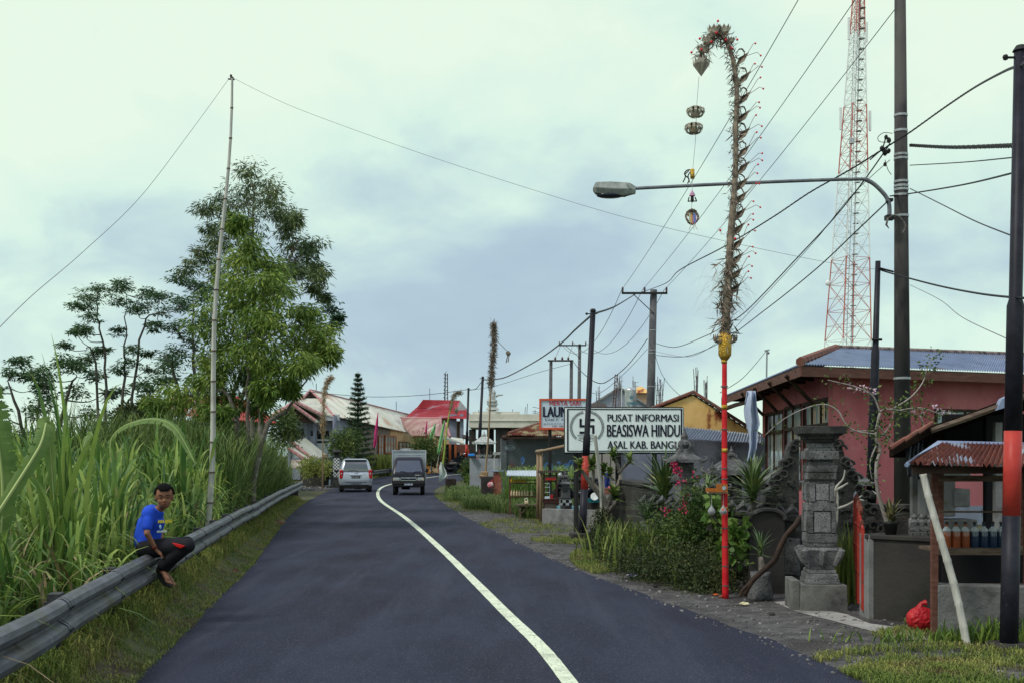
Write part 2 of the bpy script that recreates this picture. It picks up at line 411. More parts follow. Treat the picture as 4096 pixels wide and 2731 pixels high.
for i, p in enumerate(CLp):
 t = (CLp[min(i + 1, len(CLp) - 1)] - CLp[max(i - 1, 0)]).normalized(); s_ = Vector((t.y, -t.x, 0))
 w = .065 + .012 * (p.y / 60) ; j1 = mnoise.noise(Vector((p.y * 5, 3, 0))) * .006; j2 = mnoise.noise(Vector((p.y * 5, 7, 0))) * .006
 for q in (p - s_ * (w + j1), p + s_ * (w + j2)): V.append((q.x, q.y, gh(q.y) + .026))
Fc = [(2 * i, 2 * i + 1, 2 * i + 3, 2 * i + 2) for i in range(len(CLp) - 1)]
link('centre_line', V, Fc, M_line, kind='structure')
# gravel shoulder, right
V, Fc = [], []
GO = spline([(9, 0, 0), (8, 9, 0), (7.5, 13, 0), (6, 17, 0), (3.6, 23, 0), (2.5, 30, 0), (1.2, 36, 0), (-1.0, 46, 0), (-2.6, 52, 0)], 12)
GI = spline([(3.2, 0, 0), (2.6, 9, 0), (1.9, 13, 0), (1.1, 17, 0), (.1, 23, 0), (-.9, 30, 0), (-1.75, 36, 0), (-3.0, 46, 0), (-3.3, 52, 0)], 12)
for a, b in zip(GI, GO):
 for k in range(5):
  p = a.lerp(b, k / 4); V.append((p.x + (mnoise.noise(Vector((p.y, 5, 0))) * .3 if k == 4 else 0), p.y, .008))
Fc = [(j * 5 + i, j * 5 + i + 1, j * 5 + 6 + i, j * 5 + 5 + i) for j in range(len(GI) - 1) for i in range(4)]
link('gravel_shoulder', V, Fc, M_gravel, kind='structure')
# gravel pull-out on the left beyond the rail
link('gravel_patch', [(-13.5, 60, .01), (-9.9, 60, .01), (-10.6, 76, .03), (-14.5, 76, .03)], [(0, 1, 2, 3)], M_gravel, kind='structure')
# concrete apron
ap = [P(3095, 2410, 14.0), P(3190, 2402, 14.2), P(3240, 2425, 13.6), P(3390, 2462, 12.9), P(3480, 2495, 12.2), P(3650, 2520, 11.8), P(3720, 2560, 11.1), P(3620, 2560, 11.1), P(3330, 2485, 12.4), P(3190, 2450, 13.1)]
link('pavement', [(p.x, p.y, .014) for p in ap], [tuple(range(len(ap)))], mat('pale_cement', (.26, .25, .24), (.36, .35, .33), 3, .9, bump=.3, stain=((.13, .12, .11), 2, .5, .7)), kind='structure')
def edge_x(poly, y):
 for a, b in zip(poly, poly[1:]):
  if a.y <= y <= b.y and b.y > a.y: return a.x + (b.x - a.x) * (y - a.y) / (b.y - a.y)
 return poly[-1].x
RAIL = spline([(-2.55, 1, 0), (-3.15, 7, 0), (-3.45, 9, 0), (-3.92, 12.3, 0), (-4.58, 17, 0), (-5.25, 21.5, 0), (-5.85, 26, 0), (-6.95, 33.5, 0), (-8.1, 42, 0), (-8.9, 48, 0)], 14)
def scatter_grass(name, pts, h, w, m, lean=.6, arch=.5, label=None, seg=3, seed=0, cat='grass'):
 B = np.array(pts); n = len(B); g = np.random.default_rng(seed)
 v, f = blades(B, h * g.uniform(.5, 1.4, n), w * g.uniform(.7, 1.3, n), h * lean * g.uniform(.3, 1.5, n), g.uniform(0, 6.283, n), arch, seg, g.uniform(-.6, .6, n))
 return link(name, v, f, m, kind='stuff', label=label, cat=cat)
def lum(x, y, s=1., o=0): return mnoise.noise(Vector((x * s, y * s, o)))
pts = []
for _ in range(52000):
 y = 4 + 42 * rnd.random() ** 1.9; a = edge_x(RAIL, y) - .5; b = edge_x(RL, y) + .05 * lum(0, y, 1.3)
 x = rnd.uniform(a, b + .03)
 if lum(x, y, 1.4) < -.22 and rnd.random() < .85: continue
 pts.append((x, y, berm(x, y)))
scatter_grass('verge_grass', pts, .05, .007, M_vgrass, 1.0, .6, 'short trampled grass strip between the guardrail and the road edge', seed=1)
pts = []
for _ in range(17000):
 y = 4.3 + 41 * rnd.random() ** 1.5; x = edge_x(RAIL, y) - rnd.uniform(-.16, .35)
 pts.append((x, y, berm(x, y)))
ys_b = [3.5 + .5 * k for k in range(87)]; V = [(edge_x(RAIL, y) + (edge_x(RL, y) - edge_x(RAIL, y)) * t, y, berm(edge_x(RAIL, y) + (edge_x(RL, y) - edge_x(RAIL, y)) * t, y) + .004) for y in ys_b for t in (-1.1, -.5, -.2, 0, .2, .4, .6, .84)]
link('verge', V, [(j * 8 + i, j * 8 + i + 1, j * 8 + i + 9, j * 8 + i + 8) for j in range(86) for i in range(7)], M_soil, kind='structure')
scatter_grass('rail_weeds', pts, .17, .012, M_vgrass, .8, .7, 'taller weeds growing under the guardrail', seed=2)
pts = []
def patch(n, cx, cy, rx, ry, th=-.1):
 for _ in range(n):
  a, r = rnd.uniform(0, 6.28), math.sqrt(rnd.random()); x, y = cx + rx * r * math.cos(a), cy + ry * r * math.sin(a)
  if lum(x, y, 1.8, 4) + .5 * lum(x, y, 6, 1) + rnd.gauss(0, .12) > th and x > edge_x(RR, y) - .05: pts.append((x, y, .01))
patch(14000, 4.4, 9.6, 1.9, 1.2, -.22); patch(6000, 3.35, 8.6, .9, 1.2, -.2); patch(2500, 5.3, 12.2, 1.1, .4); patch(1500, 4.2, 11.3, .6, .5)
patch(3500, 1.35, 19.5, .35, 2.2, -.5); patch(3000, 1.9, 24, .9, 1.6, -.4); patch(1500, .9, 24.5, .5, 1.2)
patch(7000, .6, 30, 1.5, 3.6, -.05); patch(9000, -.6, 42, 2.0, 6, -.2); patch(9000, -2.1, 51, 1.5, 6.5, -.4)
scatter_grass('roadside_grass', pts, .06, .009, M_vgrass, .9, .6, 'patchy green grass growing in the gravel beside the right road edge', seed=3)
pts = []
for _ in range(1900):
 y = rnd.uniform(7.6, 14); x = edge_x(RR, y) + .25 * abs(rnd.gauss(0, 1)); pts.append((x, y, .01))
# tall clumps by the kiosks and the far verge
def clump_pts(spec):
 o = []
 for n, cx, cy, rx, ry in spec:
  for _ in range(n):
   a, r = rnd.uniform(0, 6.28), math.sqrt(rnd.random()); o.append((cx + rx * r * math.cos(a), cy + ry * r * math.sin(a), gh(cy)))
 return o
scatter_grass('rough_grass', clump_pts([(2600, -.6, 40, 1.2, 2.2), (2600, -1.6, 47, 1.2, 2.6), (1300, -2.3, 53, .8, 2), (1200, .5, 36.5, 1.2, 1.2), (2000, .9, 34, .8, 1.6)]), .42, .02, M_reed, .9, .6, 'shaggy dark green grass mounds on the right verge before the kiosks', seg=4, seed=5)
scatter_grass('roadside_reeds', clump_pts([(1500, 1.5, 38.5, 1.8, 1.2), (1800, 3.2, 37, 1.6, 1.4)]), 1.35, .03, M_cane, .45, .5, 'tall green reeds standing behind the food cart and stone shrine', seg=5, seed=6)
scatter_grass('yellow_bank_grass', clump_pts([(5200, -12.2, 93, 3.2, 4), (1500, -8.9, 101, 2.2, 2.5), (1500, -16.5, 84, 1.6, 3)]), 1.5, .05, M_rgrass, .6, .7, 'bright yellow green grass bank behind the far guardrail', seg=5, seed=8)
scatter_grass('far_verge_grass', clump_pts([(2500, -10.9, 84, .7, 6), (1600, -9.2, 96, 1.2, 4)]), .16, .02, M_rgrass, .8, .6, 'sunlit short grass between the far guardrail and the bend', seed=9)
# tall elephant grass, left -------------------------------------------------
def canes(nst, ymin, ymax, xfar, hmin, hmax, nl, wl, seed, power=1.):
 g = np.random.default_rng(seed); B, h, w, ln, az, ar = [], [], [], [], [], []
 for _ in range(nst):
  y = rnd.uniform(ymin, ymax); x = edge_x(RAIL, y) - .35 - (xfar * rnd.random() ** power)
  if lum(x, y, .45, 2) < -.34: continue
  dist = edge_x(RAIL, y) - x
  H_ = rnd.uniform(hmin, hmax) * (1 + .25 * lum(x, y, .6, 9)) * (.55 + .45 * min(1, dist / 1.3))
  for k in range(nl):
   z0 = H_ * rnd.uniform(.02, 1) ** .8
   B.append((x + rnd.gauss(0, .06), y + rnd.gauss(0, .06), z0)); top = z0 > .8 * H_
   h.append(rnd.uniform(.45, .8) if top else rnd.uniform(.25, .6)); ln.append(rnd.uniform(.1, .4) if top else rnd.uniform(.35, .85))
   w.append(wl * rnd.uniform(.6, 1.25)); az.append(rnd.uniform(0, 6.28)); ar.append(rnd.uniform(.1, .5) if top else rnd.uniform(.4, 1.4))
 return blades(np.array(B), np.array(h), np.array(w), np.array(ln), np.array(az), np.array(ar), 6, g.uniform(-.9, .9, len(B)))
parts = [canes(1150, 4.2, 14, 5.5, .75, 1.35, 10, .042, 21), canes(1500, 13, 27, 7, 1.0, 1.75, 9, .046, 22)]
link('dead_grass', *canes(330, 4.5, 26, 4.5, .6, 1.3, 5, .03, 23), mat('dead_blade', (.22, .17, .09), (.34, .28, .16), 4, .8, vary=.4), kind='stuff', label='dry straw-coloured blades among the elephant grass', cat='grass')
link('elephant_grass', *cat_mesh(parts), M_cane, kind='stuff', label='dense tall elephant grass with arching blades behind the guardrail', cat='grass')
# a very tall clump near the left edge
def clump(name, label, c, n, h, w, lean, m, seed, z0=0., arch=.15, spread=.18, group=None):
 g = np.random.default_rng(seed); B = np.stack([c[0] + g.normal(0, spread, n), c[1] + g.normal(0, spread, n), z0 + g.uniform(0, .35, n) * h], 1)
 v, f = blades(B, h * g.uniform(.45, .8, n), np.full(n, w) * g.uniform(.7, 1.3, n), lean * g.uniform(.1, 1.2, n), g.uniform(0, 6.28, n), arch * g.uniform(.2, 3, n), 7, g.uniform(-.5, .5, n))
 return link(name, v, f, m, label=label, cat='plant', group=group)
clump('cane_clump', 'tallest clump of sugar-cane-like blades near the left edge, rising above the grass', P(250, 2000, 11).xy.to_tuple() + (0,), 24, 2.7, .055, .45, M_cane, 31, .2, .12, .09)
clump('cane_clump', 'upright cane clump just left of the bamboo pole foot', P(690, 2000, 19).xy.to_tuple() + (0,), 70, 2.3, .07, .7, M_cane, 32, .2, .2, .22)
clump('cane_clump', 'leaning cane clump between the boy and the left edge', P(430, 2000, 12.6).xy.to_tuple() + (0,), 44, 1.95, .058, .5, M_cane, 33, .1, .2, .12)
# darker reeds by the far end of the rail
B, n = [], 15000
for _ in range(n):
 y = rnd.uniform(24, 47); x = edge_x(RAIL, y) - .35 - 4.6 * rnd.random() ** 1.2; B.append((x, y, 0))
B = np.array(B); g = np.random.default_rng(41)
hh = np.array([(.75 + .25 * min(1, (edge_x(RAIL, b[1]) - b[0]) / 1.5)) * (1.15 if b[1] < 42 else .8) for b in B])
v, f = blades(B, 3.0 * hh * g.uniform(.45, 1., n), np.full(n, .035), .95 * hh * g.uniform(.2, 1.3, n), g.uniform(0, 6.28, n), g.uniform(.1, .7, n), 6, g.uniform(-.5, .5, n))
link('reed_thicket', v, f, M_reed, kind='stuff', label='dark green thicket of fine arching reeds at the far end of the guardrail', cat='grass')
# loose stones and clods --------------------------------------------------
mb = MB()
for _ in range(2600):
 y = 8 + 30 * rnd.random() ** 1.7; a, b = edge_x(GI, y), edge_x(GO, y); x = a + (min(b, a + 4.2) - a) * rnd.random() ** 1.3 + .05
 r = rnd.uniform(.008, .022) * (1.8 if rnd.random() < .06 else 1)
 mb.ball((x, y, .01 + r * .3), r, 5, 3, (1, .8, .6), .25)
mb.build('gravel_stones', mat('stone_grey', (.10, .10, .105), (.24, .23, .22), 9, .9, vary=.4), kind='stuff', label='loose grey stones on the gravel shoulder', cat='gravel')
mb = MB()
for _ in range(420):
 y = rnd.uniform(60, 75); x = rnd.uniform(-14, -10.6); r = rnd.uniform(.03, .08); mb.ball((x, y, .04), r, 5, 3, (1, .8, .6), .25)
mb.build('rubble', MATS['stone_grey'], kind='stuff', label='grey rubble on the pull-out beside the silver car', cat='gravel')
# ============================================================ guardrails
PROF = [(0, 0), (.035, -.004), (.07, -.03), (.083, -.07), (.072, -.105), (.012, -.142), (0, -.155), (.012, -.168), (.072, -.205), (.083, -.24), (.07, -.28), (.035, -.306), (0, -.31)]
def guardrail(name, label, path, top, group=None, post_step=2.0, zf=lambda y: 0.):
 path = [Vector(p) for p in path]
 L = [0]
 for a, b in zip(path, path[1:]): L.append(L[-1] + (b - a).length)
 def at(s):
  s = min(max(s, 0), L[-1] - 1e-4)
  for i in range(len(L) - 1):
   if L[i] <= s <= L[i + 1]: return path[i].lerp(path[i + 1], (s - L[i]) / (L[i + 1] - L[i])), (path[i + 1] - path[i]).normalized()
 root = thing(name, label, 'guardrail', (path[0].x, path[0].y, zf(path[0].y)), group)
 n = int(L[-1] / post_step)
 for k in range(n):
  s0, s1 = k * post_step, (k + 1) * post_step + .12; mb = MB(); seg = 5; vs = []
  e = .004 * (k % 2); dz = .006 * math.sin(k * 2.1)
  for i in range(seg + 1):
   p, t = at(s0 + (s1 - s0) * i / seg); o = Vector((t.y, -t.x, 0))
   for th in (0, .004):
    for ox, oz in PROF:
     q = p + o * (ox + th + e); vs.append((q.x, q.y, zf(q.y) + top + oz + dz))
  m_ = len(PROF); fs = []
  for i in range(seg):
   for j in range(m_ - 1):
    a = i * 2 * m_ + j; fs.append((a, a + 1, a + 2 * m_ + 1, a + 2 * m_)); a += m_; fs.append((a + 1, a, a + 2 * m_, a + 2 * m_ + 1))
   for j in (0, m_ - 1):
    a = i * 2 * m_ + j; fs.append((a, a + m_, a + 3 * m_, a + 2 * m_))
  for i in (0, seg):
   for j in range(m_ - 1):
    a = i * 2 * m_ + j; fs.append((a, a + 1, a + m_ + 1, a + m_))
  mb.add(vs, fs); bm_ = mb.build('beam', M_galv, root, smooth=False)
  if s0 < 28:
   p, t = at(s0 + .06); o = Vector((t.y, -t.x, 0)); b2 = MB()
   for oz, ox in ((-.075, .09), (-.24, .09)):
    for dt in (-.035, .05): b2.ball(tuple(p + o * ox + t * dt) [:2] + (zf(p.y) + top + oz,), .013, 6, 4)
   pr = [(q[0], q[1]) for q in PROF]
   seam = [tuple(p + o * (a + .008))[:2] + (zf(p.y) + top + z,) for a, z in pr]
   b2.tube(seam, .0035, 4)
   b2.build('splice_bolts', M_bolt, bm_)
  p, t = at(s0 + .25); o = Vector((t.y, -t.x, 0)); rz = math.atan2(t.y, t.x); z = zf(p.y)
  q = p - o * .12
  MB().box((q.x, q.y, z + (top - .05) / 2 - .1), (.12, .02, top + .15), rz).box((q.x + .05 * o.x, q.y + .05 * o.y, z + (top - .05) / 2 - .1), (.02, .1, top + .15), rz).box((q.x - .0 * o.x + .06 * o.x, q.y + .06 * o.y, z + top - .14), (.16, .09, .3), rz).build('post', M_post, root)
 return root
guardrail('guardrail', 'long galvanised guardrail in the left foreground that the boy sits on', RAIL[4:], .76)
guardrail('guardrail', 'short weathered guardrail on the bend behind the silver car', spline([(-10.7, 80, 0), (-10.4, 86, 0), (-9.3, 93, 0), (-7.9, 98, 0)], 8), .56, zf=gh)
guardrail('guardrail', 'farthest short guardrail beside the orange box', spline([(-7.2, 100.5, 0), (-5.9, 103.5, 0), (-4.6, 106, 0)], 6), .56, zf=gh)
# earth heaps on the rail line
for (px, d, s, lab) in ((868, 17.6, .3, 'heap of reddish soil spilled under the guardrail near the bamboo pole'), (1085, 30.5, .34, 'farther heap of brown soil at the guardrail foot')):
 mb = MB(); x = edge_x(RAIL, d) + .22; mb.ball((x, d, 0), s, 12, 6, (.55, 1.1, .25), .12)
 for _ in range(60): a = rnd.uniform(0, 6.28); mb.ball((x + math.cos(a) * s * .5, d + math.sin(a) * s, .015), rnd.uniform(.03, .06), 6, 4, (1, 1, .7), .3)
 mb.build('soil_heap', mat('red_soil', (.10, .05, .03), (.17, .09, .055), 9, .95), label=lab, cat='soil heap')
# ============================================================ trees
M_lush = mat('lush_leaves', (.09, .165, .03), (.21, .29, .055), .55, .45, vary=.4, trans=.25, stain=((.26, .30, .06), .8, .6, .7))
M_euc = mat('gum_leaves', (.065, .11, .045), (.135, .175, .06), .9, .5, vary=.4, trans=.2, stain=((.20, .07, .035), 1.6, .66, .72))
M_alb = mat('feathery_leaves', (.045, .10, .045), (.09, .16, .06), .7, .55, vary=.35, trans=.3)
M_shrub = mat('shrub_leaves', (.05, .09, .025), (.13, .17, .045), 1.2, .5, vary=.4, trans=.2)
M_dshrub = mat('hedge_leaves', (.03, .05, .018), (.075, .09, .03), 1.6, .55, vary=.4, trans=.15, stain=((.09, .055, .03), 3, .58, .68))
M_pine = mat('pine_needles', (.018, .045, .022), (.035, .075, .03), 1.2, .6, vary=.35)
M_dry = mat('dry_leaf', (.26, .18, .10), (.40, .31, .19), 5, .7, vary=.3)
M_banana = mat('banana_leaf', (.10, .18, .045), (.19, .28, .08), 2.2, .5, trans=.35, stretch=(1, 1, 1))
def tree(name, label, d, trunks, clusters, leaves_per, L_, W_, mleaf, mbark, down=.6, flat=0., sub=16, seed=0, depth=1., r0=.16, group=None, squash=1., twig=5, limb=.03):
 g = np.random.default_rng(seed); rr = random.Random(seed)
 tp = [[P(a, b, d + (q[0] if q else 0)) for a, b, *q in t] for t in trunks]
 base = tp[0][0]; root = thing(name, label, 'tree', (base.x, base.y, 0), group)
 mb = MB(); nodes = []
 for t in tp:
  pts = spline([Vector((t[0].x, t[0].y, -.05))] + t[1:] if t[0].z > -.5 else t, 6); k = len(pts)
  wob = [p + Vector((rr.uniform(-.04, .04), rr.uniform(-.04, .04), 0)) for p in pts]
  rad = [r0 * (1 - .85 * i / (k - 1)) for i in range(k)]
  mb.tube(wob, rad, 8); nodes += list(zip(wob, rad))
 Cs = []; lm = MB()
 for px, py, r in clusters:
  rw = r / F * d; c = P(px, py, d) + Vector((0, rr.uniform(-1, 1) * depth, 0))
  low = [n for n in nodes if n[0].z < c.z - .3 * rw] or nodes[:3]
  s_, sr = min(low, key=lambda n: (n[0] - c).length + .5 * max(0, c.z - n[0].z) * .4)
  mid = s_.lerp(c, .5) + Vector((rr.uniform(-.1, .1), rr.uniform(-.1, .1), -.12 * (c - s_).length))
  br = spline([s_, mid, c], 4); lm.tube(br, [max(.012, min(sr * .6, limb * 1.5) * (1 - .8 * i / (len(br) - 1))) for i in range(len(br))], 5)
  for _ in range(sub):
   v = Vector((rr.gauss(0, 1), rr.gauss(0, 1), rr.gauss(0, 1))).normalized() * (rr.random() ** .4)
   q = c + Vector((v.x * rw, v.y * rw, v.z * rw * squash))
   if rr.random() < twig / sub:
    lm.tube([c.lerp(s_, .15), c.lerp(q, .5) + Vector((0, 0, .03)), q], [.012, .008, .004], 4)
   m_ = max(3, int(leaves_per / sub * rr.uniform(.6, 1.4)))
   sp = rw * .24
   Cs.append(np.array(q)[None, :] + g.normal(size=(m_, 3)) * np.array([sp, sp, sp * (.6 if not flat else .25)]))
 mb.build('trunk', mbark, root, True); lm.build('branches', mbark, root, True)
 v, f = leafmesh(np.concatenate(Cs), L_, W_, down, flat, seed)
 link('crown', v, f, mleaf, root)
 return root
EUC = [(1010, 700, 50), (1060, 740, 65), (960, 770, 65), (1090, 790, 55), (1000, 830, 75), (890, 800, 48), (845, 850, 42), (820, 893, 30), (905, 880, 45), (1110, 850, 38), (1000, 920, 55), (1165, 870, 42), (1195, 900, 35), (1150, 960, 60), (1235, 970, 52), (1180, 1030, 70), (1262, 1050, 45), (1290, 1115, 34), (1150, 1060, 50), (1250, 1150, 26), (1275, 1085, 40), (1240, 1010, 40), (1210, 1090, 45), (1130, 900, 36), (845, 980, 48), (810, 1020, 36), (785, 1080, 34), (860, 1080, 45), (1290, 1180, 22), (950, 870, 50), (900, 960, 45)]
tree('gum_tree', 'tall gum tree with thin dark crown standing behind the lush green tree', 34, [[(1045, 2060), (1040, 1720), (1030, 1500), (1010, 1200), (1010, 900), (1015, 740)], [(940, 2060), (945, 1730), (990, 1500), (1100, 1220), (1180, 1050)], [(1000, 1500), (1040, 1250), (1130, 1100), (1190, 960)]], EUC, 430, .19, .03, M_euc, M_bark, .8, seed=2, depth=.8, r0=.085, sub=16)
LUSH = [(987, 925, 40), (985, 995, 66), (955, 1085, 85), (1070, 1090, 72), (900, 1180, 88), (1020, 1190, 100), (1130, 1190, 80), (850, 1290, 80), (980, 1300, 105), (1110, 1300, 100), (1205, 1265, 66), (890, 1400, 85), (1040, 1400, 105), (1180, 1390, 95), (1285, 1350, 66), (1320, 1420, 42), (850, 1480, 75), (980, 1490, 85), (1110, 1490, 80), (1235, 1460, 62), (780, 1510, 66), (720, 1590, 66), (855, 1590, 70), (985, 1590, 70), (1090, 1570, 52), (672, 1625, 42), (1170, 1560, 38), (800, 1640, 50), (900, 1650, 45)]
tree('lush_tree', 'large bright green tree with drooping leaves beside the bamboo pole', 28, [[(958, 2115), (972, 1950), (985, 1800), (990, 1600), (985, 1300), (985, 1020)], [(988, 1780), (1060, 1720), (1150, 1640), (1235, 1500)], [(988, 1700), (930, 1620), (850, 1560)]], LUSH, 1150, .17, .036, M_lush, M_bark, .9, seed=3, depth=1.1, r0=.085, sub=22)
ALB = [(430, 1130, 40), (345, 1180, 45), (400, 1170, 45), (380, 1222, 42), (325, 1232, 36), (500, 1140, 42), (552, 1160, 42), (605, 1165, 34), (480, 1200, 40), (560, 1212, 45), (660, 1200, 40), (720, 1222, 40), (640, 1232, 45), (590, 1255, 40), (325, 1312, 36), (292, 1325, 24), (400, 1280, 36), (460, 1320, 32), (390, 1342, 32), (335, 1390, 38), (290, 1388, 26), (400, 1395, 28), (545, 1400, 34), (585, 1410, 30), (350, 1432, 34), (520, 1450, 34), (480, 1480, 34), (445, 1560, 36), (560, 1465, 42)]
tree('feathery_tree', 'slender flat-topped feathery tree, the tallest left of the bamboo pole', 35, [[(440, 2050), (425, 1660), (415, 1400), (385, 1250), (400, 1150)], [(440, 1700), (495, 1550), (500, 1380), (505, 1180)], [(495, 1500), (560, 1360), (640, 1250)], [(425, 1560), (380, 1450), (340, 1400)]], ALB, 360, .12, .032, M_alb, M_dbark, .25, .6, seed=4, depth=1.2, r0=.06, sub=15, squash=.6, limb=.014)
ALB2 = [(725, 1112, 40), (765, 1130, 45), (800, 1150, 34), (745, 1225, 42), (700, 1320, 50), (645, 1310, 34), (765, 1370, 60), (685, 1400, 50), (640, 1435, 40), (725, 1465, 62), (625, 1495, 42), (560, 1530, 40), (790, 1440, 50), (800, 1280, 50), (840, 1200, 40), (1335, 1232, 38), (1360, 1275, 24), (1330, 1290, 30), (600, 1570, 45), (680, 1540, 50), (760, 1560, 50)]
tree('feathery_tree', 'dark feathery tree squeezed between the bamboo pole and the slender feathery tree', 38, [[(790, 2060), (800, 1700), (780, 1500), (770, 1300), (780, 1160)], [(790, 1600), (700, 1500), (640, 1420)], [(795, 1500), (1000, 1420), (1300, 1280)]], ALB2, 380, .15, .045, M_alb, M_dbark, .25, .6, seed=5, depth=1.2, r0=.1, sub=16, squash=.75, limb=.02)
ALB3 = [(15, 1485, 36), (60, 1490, 34), (130, 1455, 38), (200, 1430, 44), (245, 1442, 40), (160, 1492, 48), (230, 1502, 50), (300, 1470, 42), (350, 1492, 42), (100, 1535, 42), (180, 1560, 45), (40, 1625, 50), (120, 1640, 50), (60, 1700, 52), (200, 1620, 52), (110, 1750, 60), (280, 1560, 44), (380, 1560, 44), (25, 1780, 52), (330, 1640, 50), (400, 1680, 50), (-40, 1540, 50)]
tree('feathery_tree', 'low spreading feathery tree at the left edge behind the banana leaf', 36, [[(180, 2050), (170, 1800), (150, 1650), (190, 1500)], [(170, 1760), (70, 1640), (30, 1520)], [(180, 1700), (260, 1600), (310, 1500)]], ALB3, 360, .15, .045, M_alb, M_dbark, .25, .6, seed=6, depth=1.2, r0=.09, sub=16, squash=.75, limb=.02)
# Norfolk pine
def pine(px, top, d, halfw, label):
 x = X(px, d); zt = Zp(top, d); root = thing('pine_tree', label, 'tree', (x, d, gh(d)))
 MB().tube([(x, d, gh(d)), (x, d, zt * .6), (x, d, zt)], [.12, .06, .01], 7).build('trunk', M_dbark, root)
 C, mb = [], MB(); n = 19; g = np.random.default_rng(5)
 for k in range(n):
  u = (k + .3) / n; z = zt - .25 - (zt - 1.1) * u ** 1.05; r = halfw * (.08 + .92 * u ** .8) * (1.05 if k % 2 else .93)
  nb = 9
  for j in range(nb):
   a = 6.283 * j / nb + k * 1.7; e = Vector((x + r * math.cos(a), d + r * math.sin(a), z + .12 * r + .06)); s0 = Vector((x, d, z - .06))
   mb.tube([s0, s0.lerp(e, .5) - Vector((0, 0, .03)), e], [.014, .01, .004], 4)
   m_ = int(26 + 60 * r)
   t = g.uniform(.12, 1, m_)[:, None]; C.append(np.array(s0) * (1 - t) + np.array(e) * t + g.normal(size=(m_, 3)) * .028 + np.array([0, 0, -.02]))
 mb.build('branches', M_dbark, root)
 v, f = leafmesh(np.concatenate(C), .16, .045, -.35, .2, 7); link('needles', v, f, M_pine, root)
pine(1432, 1482, 76, 1.32, 'dark tiered pine tree in front of the grey house')
def bush(name, label, c, rad, n, L_, W_, m, seed=0, down=.1, cat='shrub', stems=5, group=None, sub=30, zmin=.02, kind=None):
 g = np.random.default_rng(seed); rr = random.Random(seed); c = Vector(c); rad = Vector(rad)
 root = thing(name, label, cat, (c.x, c.y, max(0, c.z - rad.z)), group)
 mb = MB(); Cs = []
 for k in range(sub):
  v = Vector((rr.gauss(0, 1), rr.gauss(0, 1), rr.gauss(0, 1))).normalized() * (rr.random() ** .35)
  q = c + Vector((v.x * rad.x, v.y * rad.y, v.z * rad.z)); q.z = max(q.z, .05)
  if k < stems * 2: mb.tube([(c.x + rr.uniform(-.1, .1), c.y, max(0, c.z - rad.z) - .02), c.lerp(q, .3), q], [.02, .012, .004], 5)
  sp = min(rad) * .3
  Cs.append(np.array(q)[None] + g.normal(size=(int(n / sub), 3)) * sp)
 C = np.concatenate(Cs); C[:, 2] = np.maximum(C[:, 2], zmin)
 mb.build('stems', M_dbark, root)
 v, f = leafmesh(C, L_, W_, down, 0, seed); link('foliage', v, f, m, root, kind=None)
 return root
def bushp(name, label, px, py, d, rx, rz, n, L_, W_, m, seed, ry=None, **k):
 s = d / F; return bush(name, label, P(px, py, d), (rx * s, (ry or rx) * s, rz * s), n, L_, W_, m, seed, **k)
bushp('shrub', 'olive leafy shrub left of the porch of the grey house', 1135, 1720, 60, 52, 65, 2600, .16, .08, M_shrub, 1)
bushp('shrub', 'loose yellow green shrub between the small penjor and the pine', 1370, 1770, 72, 66, 42, 2600, .18, .09, M_shrub, 2)
bushp('shrub', 'low shrub by the black and white cloth shrine', 1262, 1870, 66, 62, 34, 2400, .16, .06, M_rgrass, 3)
bushp('round_tree', 'small round dark green tree before the tan wall', 1697, 1785, 93, 42, 44, 3000, .2, .09, M_shrub, 4, cat='tree')
bushp('shrub', 'shrub with orange flowers under the green flags', 1735, 1830, 95, 40, 36, 1600, .2, .09, M_dshrub, 5)
bushp('shrub', 'leafy plant at the foot of the farther black and red pole', 1880, 1885, 62, 34, 45, 1600, .14, .07, M_shrub, 6)
bushp('shrub', 'green shrub beside the nearer thin black and red pole', 1905, 1920, 58, 30, 36, 1300, .13, .06, M_lush, 7)
bushp('shrub', 'dark shrub between the reeds and the red roofed house', 560, 1690, 34, 120, 60, 5200, .15, .07, M_dshrub, 8)
bushp('shrub', 'bushy undergrowth behind the cane right of the banana plant', 820, 1760, 33, 110, 70, 5200, .15, .06, M_shrub, 9)
bushp('shrub', 'undergrowth on the left behind the tall cane clump', 120, 1860, 30, 170, 90, 6000, .16, .07, M_shrub, 10)
# banana plants -----------------------------------------------------------
def banana_leaf(mid, wid, up, seed, rip=.07):
 """one torn leaf: mid = midrib points, up = rough surface normal"""
 rr = random.Random(seed); pts = spline(mid, 34); n = len(pts); vs, fs = [], []; up = Vector(up)
 prev = None
 for i, p in enumerate(pts):
  t = (pts[min(i + 1, n - 1)] - pts[max(i - 1, 0)]).normalized(); s_ = t.cross(up).normalized(); nn = s_.cross(t)
  u = i / (n - 1); w = wid * (math.sin(math.pi * min(1, .06 + u * .96)) ** .55)
  row = []
  for side in (-1, 1):
   e = p + s_ * side * w * rr.uniform(.8, 1.06) - nn * w * .28; h_ = p + s_ * side * w * .5 - nn * w * .04
   row += [h_, e]
  k = len(vs); vs += [p, row[0], row[1], row[2], row[3]]
  if prev is not None:
   for side, (a, b) in enumerate(((1, 2), (3, 4))):
    fs.append((prev, prev + a, k + a, k));
    if rr.random() > rip: fs.append((prev + a, prev + b, k + b, k + a))
  prev = k
 return vs, fs, pts
